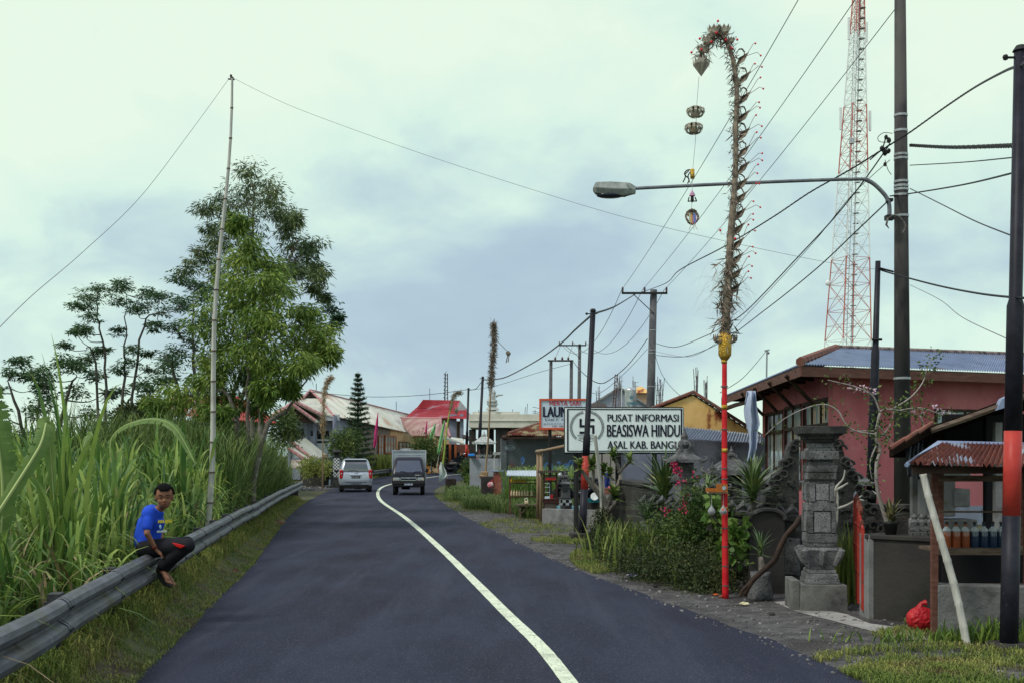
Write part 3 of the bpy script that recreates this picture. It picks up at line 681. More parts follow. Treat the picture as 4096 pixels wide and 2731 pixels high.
def banana(label, base, leaves, th=.09, trunk_h=1.2):
 root = thing('banana_plant', label, 'plant', base)
 b = Vector(base); MB().tube([b, b + Vector((.03, 0, trunk_h * .5)), b + Vector((0, 0, trunk_h))], [th, th * .8, th * .5], 10).build('trunk', mat('banana_stem', (.14, .17, .07), (.2, .14, .08), 4, .6), root, True)
 for i, (mid, w, up) in enumerate(leaves):
  v, f, pts = banana_leaf(mid, w, up, i + 1); lf = link('leaf', v, f, M_banana, root, True)
  MB().tube(pts, [max(.004, .016 * (1 - k / len(pts))) for k in range(len(pts))], 5).build('midrib', mat('midrib', (.35, .42, .16), None, 1, .5), lf)
banana('banana plant with one broad pale leaf at the left edge', (P(-60, 0, 8.8).x, 8.8, 0), [
 ([P(0, 2130, 9.3), P(10, 1950, 9.3), P(-10, 1750, 9.3), P(-45, 1560, 9.3), P(-90, 1450, 9.3)], .13, (.35, -1, .1)),
 ([P(-40, 2100, 8.9), P(150, 1800, 9.1), P(190, 1700, 9.3), P(215, 2000, 9.5)], .07, (.5, -1, .3))])
banana('banana plant with a torn leaf arching over the cane', (P(470, 0, 17).x, 17, 0), [
 ([P(470, 2000, 17), P(445, 1760, 17), P(560, 1680, 16.8), P(690, 1700, 16.5), P(780, 1850, 16.2)], .10, (0, -.6, 1)),
 ([P(470, 2000, 17), P(400, 1820, 16.9), P(350, 1740, 16.7), P(325, 1850, 16.5)], .09, (-.4, -1, .4))], trunk_h=1.3)
# ============================================================ poles, lamp, wires
def seg_pole(name, label, base, top, r0, r1, bands, joints=(), group=None, n=14, cat='pole'):
 """tapered pole; bands = [(z0, z1, material, part name)]; joints = heights where it steps in"""
 base, top = Vector(base), Vector(top); root = thing(name, label, cat, tuple(base), group); hgt = top.z - base.z
 def at(z):
  u = (z - base.z) / hgt; p = base.lerp(top, u); r = r0 + (r1 - r0) * u
  for jz in joints:
   if z < jz: pass
   else: r *= .78
  return p, r
 for z0, z1, m, nm in bands:
  zs = [z0] + [q for jz in joints if z0 < jz < z1 for q in (jz - .06, jz + .0)] + [z1]
  mb = MB(); mb.tube([at(z)[0] for z in zs], [at(z)[1] for z in zs], n); mb.build(nm, m, root, True)
 return root, at
def redblack(label, bp, tp, d, r, redz, joint, cap=True, base_block=None):
 b = P(bp, YH, d); b.z = gh(d); t = P(tp[0], tp[1], d)
 j = [b.z + (t.z - b.z) * joint]
 root, at = seg_pole('striped_pole', label, b, t, r, r * .9, [(b.z - .1, redz[0], M_black, 'shaft'), (redz[0], redz[1], M_redp, 'red_band'), (redz[1], t.z, M_black, 'shaft')], j, 'black poles with a red band')
 mb = MB(); mb.lathe([(r * .9, 0), (r * .5, .05)], (t.x, t.y, t.z), 10); mb.tube([t + Vector((-.14, 0, -.06)), t + Vector((.1, 0, -.06))], .012, 5); mb.ball(t + Vector((-.14, 0, -.06)), .03, 6, 4); mb.build('top_bracket', M_bolt, root)
 if base_block: MB().box((b.x, b.y, base_block[1] / 2 - .03), (base_block[0], base_block[0], base_block[1]), .1, ch=.02).build('concrete_footing', M_dconc, root)
 return root
redblack('nearest thick black pole with a red band, in front of the drink stall', 4035, (4082, 205), 10.6, .082, (Zp(2060, 10.6), Zp(1722, 10.6)), .585, base_block=(.32, .1))
redblack('black pole with a red band standing before the white banner', 2328, (2372, 1245), 25, .085, (Zp(1955, 25), Zp(1822, 25)), .46, base_block=(.5, .16))
redblack('black pole with a red band left of the blue mural wall', 1908, (1931, 1508), 62, .10, (Zp(1862, 62), Zp(1796, 62)), .6)
redblack('farthest black pole with a red band by the grey house', 1862, (1874, 1553), 76, .10, (Zp(1826, 76), Zp(1776, 76)), .55)
b = P(3475, YH, 17); b.z = 0; t = P(3512, 1045, 17)
root, _ = seg_pole('steel_pole', 'plain dark steel pole between the stone gate and the concrete pole', b, t, .088, .05, [(0, t.z, M_black, 'shaft')], (Zp(1390, 17),), cat='pole')
MB().tube([P(3502, 1360, 17) - Vector((.07, .05, 0)), P(3502, 1360, 17) + Vector((.08, -.05, 0))], .02, 6).tube([P(3512, 1075, 17) - Vector((0, .05, 0)), P(3570, 1090, 17) - Vector((0, .05, 0))], .015, 6).build('clamp', M_bolt, root)
MB().tube([P(3495, 1960, 16.9) - Vector((.06, .08, 0)), P(3500, 1975, 16.9) - Vector((0, .1, 0)), P(3515, 1965, 16.9) - Vector((0, .08, 0))], .012, 5).build('tape', M_white, root)
# concrete utility poles
M_cpole = mat('pole_concrete', (.045, .043, .046), (.09, .083, .08), 1.2, .85, bump=.3, stretch=(1, 1, .35), stain=[((.16, .11, .08), .9, .6, .72), ((.02, .02, .024), 2.2, .5, .66)])
M_cpole2 = mat('pole_concrete_grey', (.07, .07, .08), (.12, .12, .125), 1.5, .85)
def upole(label, px, d, top_z, r0, r1, straps=(), lean=0., arm=None, m=M_cpole2, group='concrete utility poles'):
 x = X(px, d); root, at = seg_pole('utility_pole', label, (x, d, gh(d)), (x + lean, d, top_z), r0, r1, [(gh(d) - .1, top_z, m, 'shaft')], (), group, 18)
 for z in straps:
  p, r = at(z); MB().lathe([(r + .004, -.02), (r + .01, -.02), (r + .01, .02), (r + .004, .02)], (p.x, p.y, z), 14).build('steel_strap', M_steel, root)
 if arm:
  az, l, rz, off = arm; p, r = at(az); y = p.y - r - .05
  c = Matrix.Rotation(rz, 3, 'Z'); e = c @ Vector((1, 0, 0))
  o = Vector((p.x + off, y, az)); mb = MB(); mb.box(o, (l, .08, .09), rz)
  mb.tube([o + e * l * .27 * (-1 if off < 0 else 1), (p.x, y, az - .9 * l / 2)], .02, 5); mb.build('crossarm', M_bolt, root)
  for k in (-.48, -.0, .48):
   q = o + e * l * k + Vector((0, 0, .045)); MB().lathe([(.02, 0), (.055, .03), (.03, .07), (.06, .1), (.035, .14), (.055, .17), (.02, .23)], q, 8).build('insulator', mat('brown_ceramic', (.05, .025, .03), None, 1, .3), root)
 return root, at
ZT = 11.6
upole('tall stained concrete utility pole in the right foreground carrying the street lamp', 3612, 20, ZT, .155, .085, [Zp(v, 20) for v in (463, 525, 620, 636, 728, 746, 760, 782, 865, 1512)], -.06, (Zp(-285, 20), 2.1, 0, 0), M_cpole)
upole('concrete utility pole with a crossarm rising behind the white banner', 2592, 50, Zp(1160, 50), .21, .15, [Zp(v, 50) for v in (1322, 1400, 1412, 1545)], .25, (Zp(1176, 50), 2.0, 0, -.42))
upole('smaller concrete pole with a crossarm above the laundry sign', 2313, 79, Zp(1376, 79), .17, .1, [Zp(v, 79) for v in (1440, 1482)], .1, (Zp(1382, 79), 1.9, 0, -.5))
# twin poles with a shared beam
rt = thing('pole_gantry', 'pair of concrete poles joined by one crossbeam behind the laundry sign', 'pole', (X(2240, 72), 72, .1))
for a, b_ in ((2198, 2204), (2280, 2286)): MB().tube([(X(a, 72), 72, 0), (X(b_, 72), 72, Zp(1440, 72))], [.14, .1], 10).build('pole', M_cpole2, rt, True)
MB().box((X(2242, 72), 71.8, Zp(1443, 72)), (1.6, .1, .1)).build('crossbeam', M_bolt, rt)
for a in (2220, 2248, 2272): MB().lathe([(.03, -.12), (.08, -.08), (.05, 0), (.08, .1), (.03, .2)], (X(a, 72), 71.7, Zp(1440, 72)), 8).build('insulator', MATS['brown_ceramic'], rt)
# street lamp bracketed to the concrete pole
d = 19.75
rl = thing('street_lamp', 'street lamp with a long curved arm reaching over the road from the concrete pole', 'street lamp', tuple(P(3560, 880, d)))
arm = spline([P(3558, 868, d), P(3555, 812, d), P(3530, 770, d), P(3475, 725, d), P(3400, 718, d), P(3000, 732, d), P(2530, 755, d)], 8)
MB().tube(arm, [.038 if i < 28 else .03 for i in range(len(arm))], 8).build('arm', M_steel if False else mat('grey_pipe', (.13, .14, .16), (.2, .21, .23), 6, .5, .3), rl, True)
mb = MB()
def lhead(sec):
 vs = []
 for px, top, bot, hw in sec:
  zt, zb = Zp(top, d), Zp(bot, d); x = X(px, d)
  vs.append([(x, d - hw, zb + (zt - zb) * .45), (x, d - hw * .7, zt), (x, d + hw * .7, zt), (x, d + hw, zb + (zt - zb) * .45), (x, d + hw * .6, zb), (x, d - hw * .6, zb)])
 return vs
secs = lhead([(2372, 752, 764, .05), (2382, 733, 776, .12), (2440, 732, 786, .15), (2500, 735, 786, .14), (2520, 737, 780, .11), (2542, 748, 776, .06)])
vs = [v for s_ in secs for v in s_]; k = len(secs)
fs = [(i * 6 + j, i * 6 + (j + 1) % 6, (i + 1) * 6 + (j + 1) % 6, (i + 1) * 6 + j) for i in range(k - 1) for j in range(6)] + [(5, 4, 3, 2, 1, 0), tuple(range((k - 1) * 6, k * 6))]
hd = MB().add(vs, fs).build('lamp_head', mat('weathered_housing', (.22, .24, .23), (.36, .38, .36), 5, .6, stain=((.08, .09, .08), 6, .55, .7)), rl, bevel=.008)
MB().ball((X(2440, d), d, Zp(783, d)), .16, 14, 8, (1.5, .75, .32)).build('glass', mat('smoked_glass', (.03, .035, .05), None, 1, .15), hd, True)
MB().box((X(3560, d), d + .03, Zp(870, d)), (.14, .14, .08)).box((X(3560, d), d + .03, Zp(800, d)), (.1, .12, .05)).build('bracket', M_bolt, rl)
rag = spline([P(3556, 872, 19.6), P(3575, 862, 19.6), P(3600, 872, 19.62), P(3622, 905, 19.62), P(3610, 935, 19.62)], 5)
MB().tube(rag, [.012, .018, .014, .017] * 5 + [.006], 6).tube([P(3552, 872, 19.55), P(3545, 900, 19.55), P(3556, 915, 19.55)], [.018, .02, .006], 6).build('rag', mat('dirty_cloth', (.09, .085, .08), (.16, .15, .14), 8, .9), rl, True)
# bamboo pole on the left
dB = 19.2; A, B_ = P(818, 2110, dB), P(924, 312, dB); A.z = 0; A.x = X(815, dB)
rb = thing('bamboo_pole', 'tall pale bamboo pole leaning slightly right behind the guardrail', 'pole', tuple(A))
pts, rad, k = [], [], 17
for i in range(k):
 for dz in (-.012, 0, .012):
  u = min(1, max(0, i / (k - 1) + dz * .25)); r = .056 * (1 - u) + .02 * u
  pts.append(A.lerp(B_, u) + Vector((.05 * math.sin(u * 9), 0, 0))); rad.append(r * (1.14 if dz == 0 else 1))
MB().tube(pts, rad, 10).build('culm', M_bam, rb, True)
mb = MB()
for i in range(k): u = i / (k - 1); r = (.056 * (1 - u) + .02 * u) * 1.2; p = A.lerp(B_, u) + Vector((.05 * math.sin(u * 9), 0, 0)); mb.tube([p - Vector((0, 0, .012)), p + Vector((0, 0, .012))], r, 10)
mb.build('nodes', M_wood, rb)
MB().tube([B_ + Vector((-.05, 0, -.02)), B_ + Vector((.06, 0, -.03))], .014, 5).tube([B_, B_ + Vector((0, 0, .05))], .02, 5).build('tip_knot', M_bolt, rb)
def cable(name, label, pts, r, m=None, n=10, sag=0., group='overhead wires and cables', twist=0.):
 """pts: world points; between each two the wire hangs by sag metres"""
 if sag:
  pp = []
  for a, b in zip(pts, pts[1:]):
   for i in range(n): t = i / n; q = a.lerp(b, t); q.z -= 4 * sag * t * (1 - t); pp.append(q)
  pp.append(pts[-1]); pts = pp
 else: pts = spline(pts, n)
 m = m or M_cable
 if twist:
  mb = MB()
  for ph in (0, 2.1, 4.2):
   q, s_ = [], 0
   for i in range(len(pts) * 6 - 5):
    a = pts[i // 6]; b = pts[min(i // 6 + 1, len(pts) - 1)]; p = a.lerp(b, (i % 6) / 6);
    L_ = (b - a).length / 6; s_ += L_; an = ph + s_ / twist * 6.283
    q.append(p + Vector((0, math.cos(an), math.sin(an))) * r)
   mb.tube(q, r * .85, 5)
  return mb.build(name, m, label=label, cat='cable', group=group)
 return MB().tube(pts, r, 5).build(name, m, label=label, cat='cable', group=group)
cord = 'cord'
cable(cord, 'thin cord dropping from the bamboo pole top to the left edge of the picture', [P(916, 316, dB), P(760, 530, 17), P(560, 790, 15), P(330, 1010, 13), P(120, 1190, 10.8), P(-60, 1370, 10)], .0035, M_cord)
cable(cord, 'long thin cord sagging right from the bamboo pole top across the road', [P(930, 312, dB), P(1130, 410, 18.8), P(1340, 492, 18.5), P(1700, 620, 18), P(2100, 750, 17.7), P(2500, 870, 17.3), P(2900, 965, 17.3), P(3300, 1048, 17.2), P(3508, 1078, 17)], .003, M_cord)
W = [((2487, 1160), (3342, -262)), ((2570, 1160), (3600, -262)), ((2657, 1160), (3810, -262))]
for (a, b), nm in zip(W, ('leftmost', 'middle', 'rightmost')):
 cable('power_wire', nm + ' of the three straight power wires climbing to the top of the picture', [P(a[0], a[1], 49.7), P(b[0], b[1], 19.7)], .0085, sag=.25, n=16)
for (a, b), nm in zip((((2487, 1160), (2244, 1372)), ((2570, 1160), (2296, 1372)), ((2657, 1160), (2345, 1372))), ('leftmost', 'middle', 'rightmost')):
 cable('power_wire', nm + ' of the three power wires sagging from the tall crossarm to the smaller crossarm', [P(a[0], a[1], 49.7), P(b[0], b[1], 78.7)], .0125, sag=1.6, n=16)
for a, b, nm in ((2246, 2220, 'left'), (2294, 2270, 'right')):
 cable('power_wire', nm + ' of the two short wires dropping from the smaller crossarm to the twin poles', [P(a, 1372, 78.7), P(b, 1436, 71.7)], .012)
cable('twisted_cable', 'twisted black cable from the concrete pole to the black pole before the banner', [P(4140, 215, 9), P(4085, 260, 10.5), P(4020, 285, 13), P(3900, 350, 16), P(3780, 430, 18), P(3640, 530, 19.7), P(3560, 580, 19.8), P(3400, 680, 21), P(3240, 770, 22.5), P(3090, 870, 24), P(2900, 985, 27), P(2720, 1080, 32), P(2660, 1135, 40), P(2540, 1178, 49.5)], .0095, n=8, twist=.5)
cable('twisted_cable', 'twisted cable wavering from the tall crossarm pole to the pole before the banner', [P(2540, 1178, 49.5), P(2480, 1215, 38), P(2440, 1235, 30), P(2372, 1256, 25)], .014, n=8, twist=.7)
cable('twisted_cable', 'twisted cable from the pole before the banner to the pole by the mural wall', [P(2372, 1256, 25), P(2300, 1320, 30), P(2245, 1372, 36), P(2150, 1440, 44), P(2040, 1500, 54), P(1990, 1515, 58), P(1931, 1518, 62)], .016, n=8, twist=.8)
cable('twisted_cable', 'short cable hanging between the two farthest black poles', [P(1931, 1518, 62), P(1908, 1550, 67), P(1890, 1557, 72), P(1874, 1556, 76)], .02)
cable('twisted_cable', 'thin cable from the farthest black pole leftward above the grey house roof', [P(1874, 1556, 76), P(1700, 1578, 80), P(1500, 1586, 80), P(1300, 1572, 72), P(1100, 1550, 60), P(980, 1535, 50)], .018)
cable('service_cable', 'thin cable from the twin poles down left to the farthest black pole', [P(2280, 1455, 71.7), P(2150, 1490, 73), P(1990, 1540, 75), P(1874, 1560, 76)], .013)
cable('twisted_cable', 'heavy black cable climbing from the hooked bundle behind the penjor to the concrete pole', [P(2615, 1370, 49.5), P(2700, 1388, 44), P(2830, 1340, 36), P(2900, 1300, 31), P(2990, 1240, 28), P(3200, 1020, 24), P(3330, 880, 22), P(3440, 745, 21), P(3530, 620, 20), P(3560, 575, 19.8)], .013, n=8)
cable('service_cable', 'thinner cable just under the heavy black cable on the right of the penjor', [P(2622, 1405, 49.5), P(2760, 1425, 42), P(2900, 1345, 34), P(3010, 1235, 28), P(3250, 975, 23), P(3400, 790, 21), P(3560, 640, 19.8)], .006)
cable('service_cable', 'double cable rising from behind the penjor to the lamp bracket', [P(2622, 1420, 49.5), P(2740, 1425, 44), P(2880, 1370, 36), P(3060, 1240, 28), P(3260, 1080, 23), P(3420, 930, 20.5), P(3552, 805, 19.7)], .012)
cable('service_cable', 'cable curving from the pole behind the banner down and left past the near pole', [P(2590, 1355, 49.8), P(2520, 1450, 46), P(2450, 1510, 42), P(2390, 1530, 40), P(2320, 1480, 52), P(2290, 1440, 71)], .017)
cable('service_cable', 'lower slack cable left of the pole behind the banner', [P(2590, 1395, 49.8), P(2500, 1490, 47), P(2400, 1570, 46), P(2350, 1560, 50)], .01)
cable('service_cable', 'slack cable falling right from the pole behind the banner to the yellow gable', [P(2615, 1400, 49.8), P(2650, 1500, 47), P(2720, 1580, 44), P(2790, 1605, 42), P(2850, 1620, 41)], .01)
cable('twisted_cable', 'thick twisted cable running level to the right from the concrete pole', [P(3640, 582, 19.8), P(3800, 590, 17), P(4000, 585, 13.5), P(4200, 578, 11)], .017, n=6, twist=.45)
cable('service_cable', 'thin cable sloping gently up to the right under the thick twisted cable', [P(3640, 662, 19.8), P(3850, 650, 16), P(4060, 630, 12), P(4200, 618, 10)], .008)
cable('service_cable', 'black cable rising right from the lamp bracket', [P(3560, 785, 19.6), P(3640, 775, 19.8), P(3850, 740, 16), P(4060, 690, 12), P(4200, 650, 10)], .012)
cable('service_cable', 'thin cable descending right from the upper straps of the concrete pole', [P(3640, 755, 19.8), P(3770, 820, 17), P(3900, 885, 14), P(4050, 945, 10.7)], .008)
cable('service_cable', 'black cable sagging right from the plain dark steel pole', [P(3516, 1078, 17), P(3570, 1095, 16.8), P(3740, 1140, 15), P(3900, 1172, 12.8), P(4050, 1190, 10.7), P(4200, 1196, 9.5)], .012)
cable('service_cable', 'faint thin wire falling right below the black sagging cable', [P(3640, 1140, 19.8), P(3760, 1200, 17), P(3850, 1270, 14.5), P(4035, 1358, 10.7)], .005, M_cord)
cable('service_cable', 'thin wire from the small rooftop pipe down to the pink house eave', [P(3068, 1400, 40), P(3010, 1470, 36), P(2960, 1520, 33), P(2880, 1570, 30)], .01)
# clamps and insulator cluster on the concrete pole
rc = thing('cable_clamps', 'cluster of black cable clamps and loops on the left of the concrete pole', 'cable clamps', tuple(P(3560, 640, 19.75)), None)
mb = MB()
for px, py, r in ((3544, 550, .035), (3556, 562, .04), (3528, 595, .04), (3540, 610, .05), (3555, 605, .035), (3540, 658, .03)): mb.ball(P(px, py, 19.75), r, 7, 5, (1, 1, 1.3), .15)
mb.build('clamp', M_bolt, rc)
mb = MB(); mb.tube(spline([P(3570, 535, 19.75), P(3535, 532, 19.75), P(3512, 550, 19.75), P(3520, 568, 19.75), P(3560, 570, 19.75)], 5), .006, 4)
mb.tube(spline([P(3544, 545, 19.7), P(3535, 580, 19.7), P(3525, 600, 19.7), P(3480, 640, 19.9)], 5), .012, 5)
mb.tube(spline([P(3540, 640, 19.7), P(3552, 680, 19.7), P(3566, 700, 19.7)], 5), .006, 4); mb.build('loop', M_cable, rc)
# lattice cell tower -------------------------------------------------------
dT = 100.; M_tred = mat('tower_red', (.50, .14, .11), (.42, .12, .10), 1, .5); M_twh = mat('tower_white', (.7, .72, .72), None, 1, .5)
rt = thing('lattice_tower', 'red and white lattice telecom tower behind the pink house', 'tower', (X(3391, dT), dT, 0))
def tw(z):    # centre x, half width
 u = (z - 11.6) / 30.3; cx = X(3391 + 43 * u, dT); hw = (1.90 - 1.42 * u) if u < 1 else .48
 return cx, max(hw, .42)
zs = [0.];
while zs[-1] < 46: zs.append(zs[-1] + max(.9, tw(zs[-1])[1] * 1.35))
def tcol(z):
 py = YH - (z - H) * F / dT
 return M_twh if (py > 1345 or 720 < py < 1030 or 130 < py < 440) else M_tred
th_ = R(17)
def corner(z, k):
 cx, hw = tw(z); a = th_ + math.pi / 4 + k * math.pi / 2; r = hw * 1.06; return Vector((cx + r * math.cos(a), dT + r * math.sin(a), z))
segs = []; cur = None
for z0, z1 in zip(zs, zs[1:]):
 m = tcol((z0 + z1) / 2)
 if cur is None or cur[0] is not m:
  if cur: segs.append(cur)
  cur = (m, MB())
 mb = cur[1]
 for k in range(4):
  a0, a1, b0, b1 = corner(z0, k), corner(z1, k), corner(z0, k + 1), corner(z1, k + 1)
  mb.tube([a0, a1], .055, 5, False); mb.tube([a0, b1], .022, 4, False); mb.tube([b0, a1], .022, 4, False); mb.tube([a1, b1], .02, 4, False)
  zm = (z0 + z1) / 2; mb.tube([corner(zm, k), corner(zm, k + 1)], .014, 4, False)
if cur: segs.append(cur)
for m, mb in segs: mb.build('lattice_section', m, rt)
mb = MB()
for s in (-.18, .18): mb.tube([(tw(0)[0] - .35 + s, dT, 0), (tw(46)[0] - .1 + s * .8, dT, 46)], .03, 4)
z = .3
while z < 46: u = z / 46; cx = tw(0)[0] - .35 + (tw(46)[0] - .1 - tw(0)[0] + .35) * u; mb.tube([(cx - .18, dT, z), (cx + .18, dT, z)], .02, 3, False); z += .45
mb.build('ladder', M_steel, rt)
mb = MB(); z = 6.
while z < 44: cx = tw(z)[0] + .32; mb.lathe([(.26, -.02), (.28, -.02), (.28, .02), (.26, .02)], (cx, dT - .2, z), 8); z += .9
mb.tube([(tw(6)[0] + .3, dT, 6), (tw(44)[0] + .2, dT, 44)], .04, 4); mb.build('cable_run', M_steel, rt)
for px, py, hh in ((3362, 475, 2.), (3480, 485, 1.8), (3395, 115, 2.), (3466, 130, 1.8)):
 c = P(px, py, dT - .3); MB().box(c, (.22, .12, hh), ch=.03).build('panel_antenna', M_white, rt)
MB().box(P(3407, 565, dT - 1), (.42, .3, .5), ch=.03).build('equipment_box', mat('box_grey', (.4, .42, .44), None, 1, .5), rt)
MB().ball(P(3312, 1133, dT - 1), .25, 10, 6, (1, .5, 1)).build('dish', M_white, rt, True)
# ============================================================ vehicles
M_glass = mat('car_glass', (.012, .018, .032), None, 1, .04, spec=1.)
M_rub = mat('rubber', (.014, .014, .015), (.024, .024, .025), 9, .8)
M_silver = mat('silver_paint', (.45, .49, .56), None, 1, .3, .4, coat=.6)
M_blackp = mat('black_car_paint', (.007, .007, .016), None, 1, .3, spec=.35)
M_whitep = mat('white_car_paint', (.68, .72, .70), None, 1, .3, coat=.6)
M_chrome = mat('chrome', (.75, .76, .76), None, 1, .12, 1.)
M_redl = mat('red_lens', (.45, .008, .012), None, 1, .12, coat=.6)
M_lens = mat('clear_lens', (.42, .45, .46), None, 1, .1, .3, coat=.8)
M_plate = mat('number_plate', (.02, .025, .035), None, 1, .4)
M_hub = mat('alloy', (.45, .46, .48), None, 1, .3, .8)
M_glass.node_tree.nodes['Principled BSDF'].inputs['IOR'].default_value = 1.75
def loft(levels, cn=4):
 """body from (z, half width, y back, y front, corner radius) levels"""
 rings = []
 for z, hw, yb, yf, cr in levels:
  r = []
  for cx, cy, a0 in ((hw - cr, yf - cr, 0), (-hw + cr, yf - cr, 90), (-hw + cr, yb + cr, 180), (hw - cr, yb + cr, 270)):
   for k in range(cn + 1): a = R(a0 + 90 * k / cn); r.append((cx + cr * math.cos(a), cy + cr * math.sin(a), z))
  rings.append(r)
 n = len(rings[0]); vs = [v for r in rings for v in r]
 fs = [(i * n + j, i * n + (j + 1) % n, (i + 1) * n + (j + 1) % n, (i + 1) * n + j) for i in range(len(rings) - 1) for j in range(n)]
 fs += [tuple(range(n - 1, -1, -1)), tuple(range((len(rings) - 1) * n, len(rings) * n))]
 return MB().add(vs, fs)
def lerp_lv(lv, z):
 for a, b in zip(lv, lv[1:]):
  if a[0] <= z <= b[0]: t = (z - a[0]) / max(1e-6, b[0] - a[0]); return [p + (q - p) * t for p, q in zip(a, b)]
 return lv[-1]
def face_patch(lv, face, u0, u1, z0, z1, m, name, parent, off=.008, th=.012, ends=None):
 """panel hugging one face of a loft; face 'b' back, 'f' front, 'l'/'r' sides; u in -1..1 across (or y in metres for sides)"""
 vs = []; K = 4
 for k in range(K + 1):
  z = z0 + (z1 - z0) * k / K; _, hw, yb, yf, cr = lerp_lv(lv, z)
  a, b = u0, u1
  if ends: t = k / K; a, b = u0 + (ends[0] - u0) * t, u1 + (ends[1] - u1) * t
  for o in (off, off - th):
   for u in (a, b):
    vs.append((u * hw, yb - o, z) if face == 'b' else (u * hw, yf + o, z) if face == 'f' else ((hw + o) if face == 'r' else -(hw + o), u, z))
 fs = [(4 * k + 0, 4 * k + 1, 4 * k + 5, 4 * k + 4) for k in range(K)] + [(4 * k + 3, 4 * k + 2, 4 * k + 6, 4 * k + 7) for k in range(K)]
 fs += [(4 * k + 2, 4 * k, 4 * k + 4, 4 * k + 6) for k in range(K)] + [(4 * k + 1, 4 * k + 3, 4 * k + 7, 4 * k + 5) for k in range(K)] + [(0, 1, 3, 2), (4 * K + 1, 4 * K, 4 * K + 2, 4 * K + 3)]
 return MB().add(vs, fs).build(name, m, parent)
MX = Matrix.Rotation(R(90), 3, 'Y')
def wheel(root, x, y, r, w, n='wheel'):
 o = MB().lathe([(r * .6, -w / 2), (r * .94, -w / 2), (r, -w / 2 + .03), (r, w / 2 - .03), (r * .94, w / 2), (r * .6, w / 2)], (x, y, r), 20, MX).build(n, M_rub, root, True)
 s = 1 if x > 0 else -1; c = (x + s * w * .42, y, r); mb = MB().lathe([(r * .6, -.02), (r * .58, .02)], c, 16, MX)
 mb.build('rim', M_hub, o)
 mb = MB()
 for k in range(5):
  a = 6.283 * k / 5; mb.box((c[0] + s * .022, y + math.cos(a + .6) * r * .36, r + math.sin(a + .6) * r * .36), (.02, r * .3, r * .12), M=Matrix.Rotation(a + .6, 3, 'X'))
 mb.build('rim_slots', M_bolt, o)
 return o
def place(root, x, y, rz, z=None):
 root.location = (x, y, gh(y) + .022 if z is None else z); root.rotation_euler = (0, 0, rz)
# silver people carrier, seen from behind (local +y is forward)
car = thing('people_carrier', 'silver people carrier driving away in the left lane, seen from behind', 'car')
B0 = [(.30, .74, -1.98, 1.98, .12), (.42, .81, -2.06, 2.05, .2), (.62, .83, -2.08, 2.07, .22), (.88, .83, -2.03, 2.02, .2), (1.0, .80, -2.0, 1.9, .2)]
G0 = [(.98, .80, -2.0, 1.25, .16), (1.15, .765, -1.96, 1.02, .16), (1.50, .66, -1.84, .55, .15), (1.62, .60, -1.74, .30, .15), (1.665, .54, -1.6, .1, .14), (1.68, .45, -1.4, -.1, .12)]
loft(B0).build('body', M_silver, car, True); loft(G0).build('cabin', M_silver, car, True)
face_patch(G0, 'b', -.80, .80, 1.06, 1.52, M_glass, 'rear_window', car, .01)
face_patch(G0, 'b', -.84, .84, 1.525, 1.56, M_black, 'spoiler_shade', car, .012)
MB().box((0, -1.80, 1.635), (1.15, .2, .035), ch=.012).build('roof_spoiler', M_silver, car)
for f_ in 'lr':
 face_patch(G0, f_, -1.72, -.85, 1.1, 1.47, M_glass, 'side_window', car, .006, ends=(-1.6, -.85)); face_patch(G0, f_, -.78, .1, 1.1, 1.47, M_glass, 'side_window', car, .006); face_patch(G0, f_, .17, .95, 1.1, 1.47, M_glass, 'side_window', car, .006, ends=(.17, .5))
face_patch(G0, 'f', -.85, .85, 1.06, 1.55, M_glass, 'windscreen', car, .01)
for s in (-1, 1):
 a = MB().box((s * .725, -1.985, .90), (.18, .17, .46), ch=.045).build('tail_light', M_redl, car)
 MB().ball((s * .72, -2.065, .93), .05, 10, 6, (.8, .4, 1)).build('reverse_lens', M_lens, a)
 MB().box((s * .47, -2.095, .41), (.42, .015, .035), ch=.005).box((s * .76, -2.07, .405), (.09, .015, .03), ch=.004).build('bumper_strip', M_chrome, car)
 MB().box((s * .92, .62, 1.02), (.16, .09, .13), ch=.03).build('door_mirror', M_black, car)
 MB().box((s * .68, -1.78, .22), (.22, .02, .24)).box((s * .68, -1.795, .15), (.2, .01, .03)).build('mud_flap', M_rub, car)
MB().box((0, -2.1, .41), (.24, .012, .05)).build('bumper_badge', M_black, car)
text('AVANZA', M_white, facing((-.10, -2.108, .395), (1, 0, 0)), .045, car, 'bumper_lettering')
MB().prism([(-.55, -2.075, .52), (-.5, -2.085, .49), (.5, -2.085, .49), (.55, -2.075, .52), (.5, -2.085, .505), (-.5, -2.085, .505)], (0, .01, 0)).build('tailgate_seam', M_black, car)
MB().box((0, -2.065, .86), (.62, .05, .035), ch=.01).build('tailgate_handle', M_chrome, car)
MB().box((0, -2.07, .76), (.44, .02, .12)).build('number_plate', M_plate, car)
text('DK 1290 FY', M_white, facing((-.185, -2.083, .735), (1, 0, 0)), .068, car, 'plate_number', bold=.001)
mb = MB()
for rx, rz_, cz in ((.065, .042, .965), (.024, .042, .965), (.05, .018, .978)):
 mb.tube([(rx * math.cos(a / 14 * 6.283), -2.03, cz + rz_ * math.sin(a / 14 * 6.283)) for a in range(15)], .006, 4, False)
mb.build('oval_emblem', M_chrome, car)
text('Avanza', M_bolt, facing((-.52, -2.05, .9), (1, 0, 0)), .06, car, 'badge_lettering'); text('VVT-i', M_bolt, facing((.38, -2.05, .9), (1, 0, 0)), .05, car, 'badge_lettering')
MB().tube([(.12, -2.01, 1.0), (-.05, -1.99, 1.09), (-.38, -1.99, 1.075)], .011, 5).build('rear_wiper', M_black, car)
MB().box((0, -1.8, .26), (1.3, .5, .16)).box((.1, -1.6, .2), (.35, .3, .12)).build('underbody', M_rub, car)
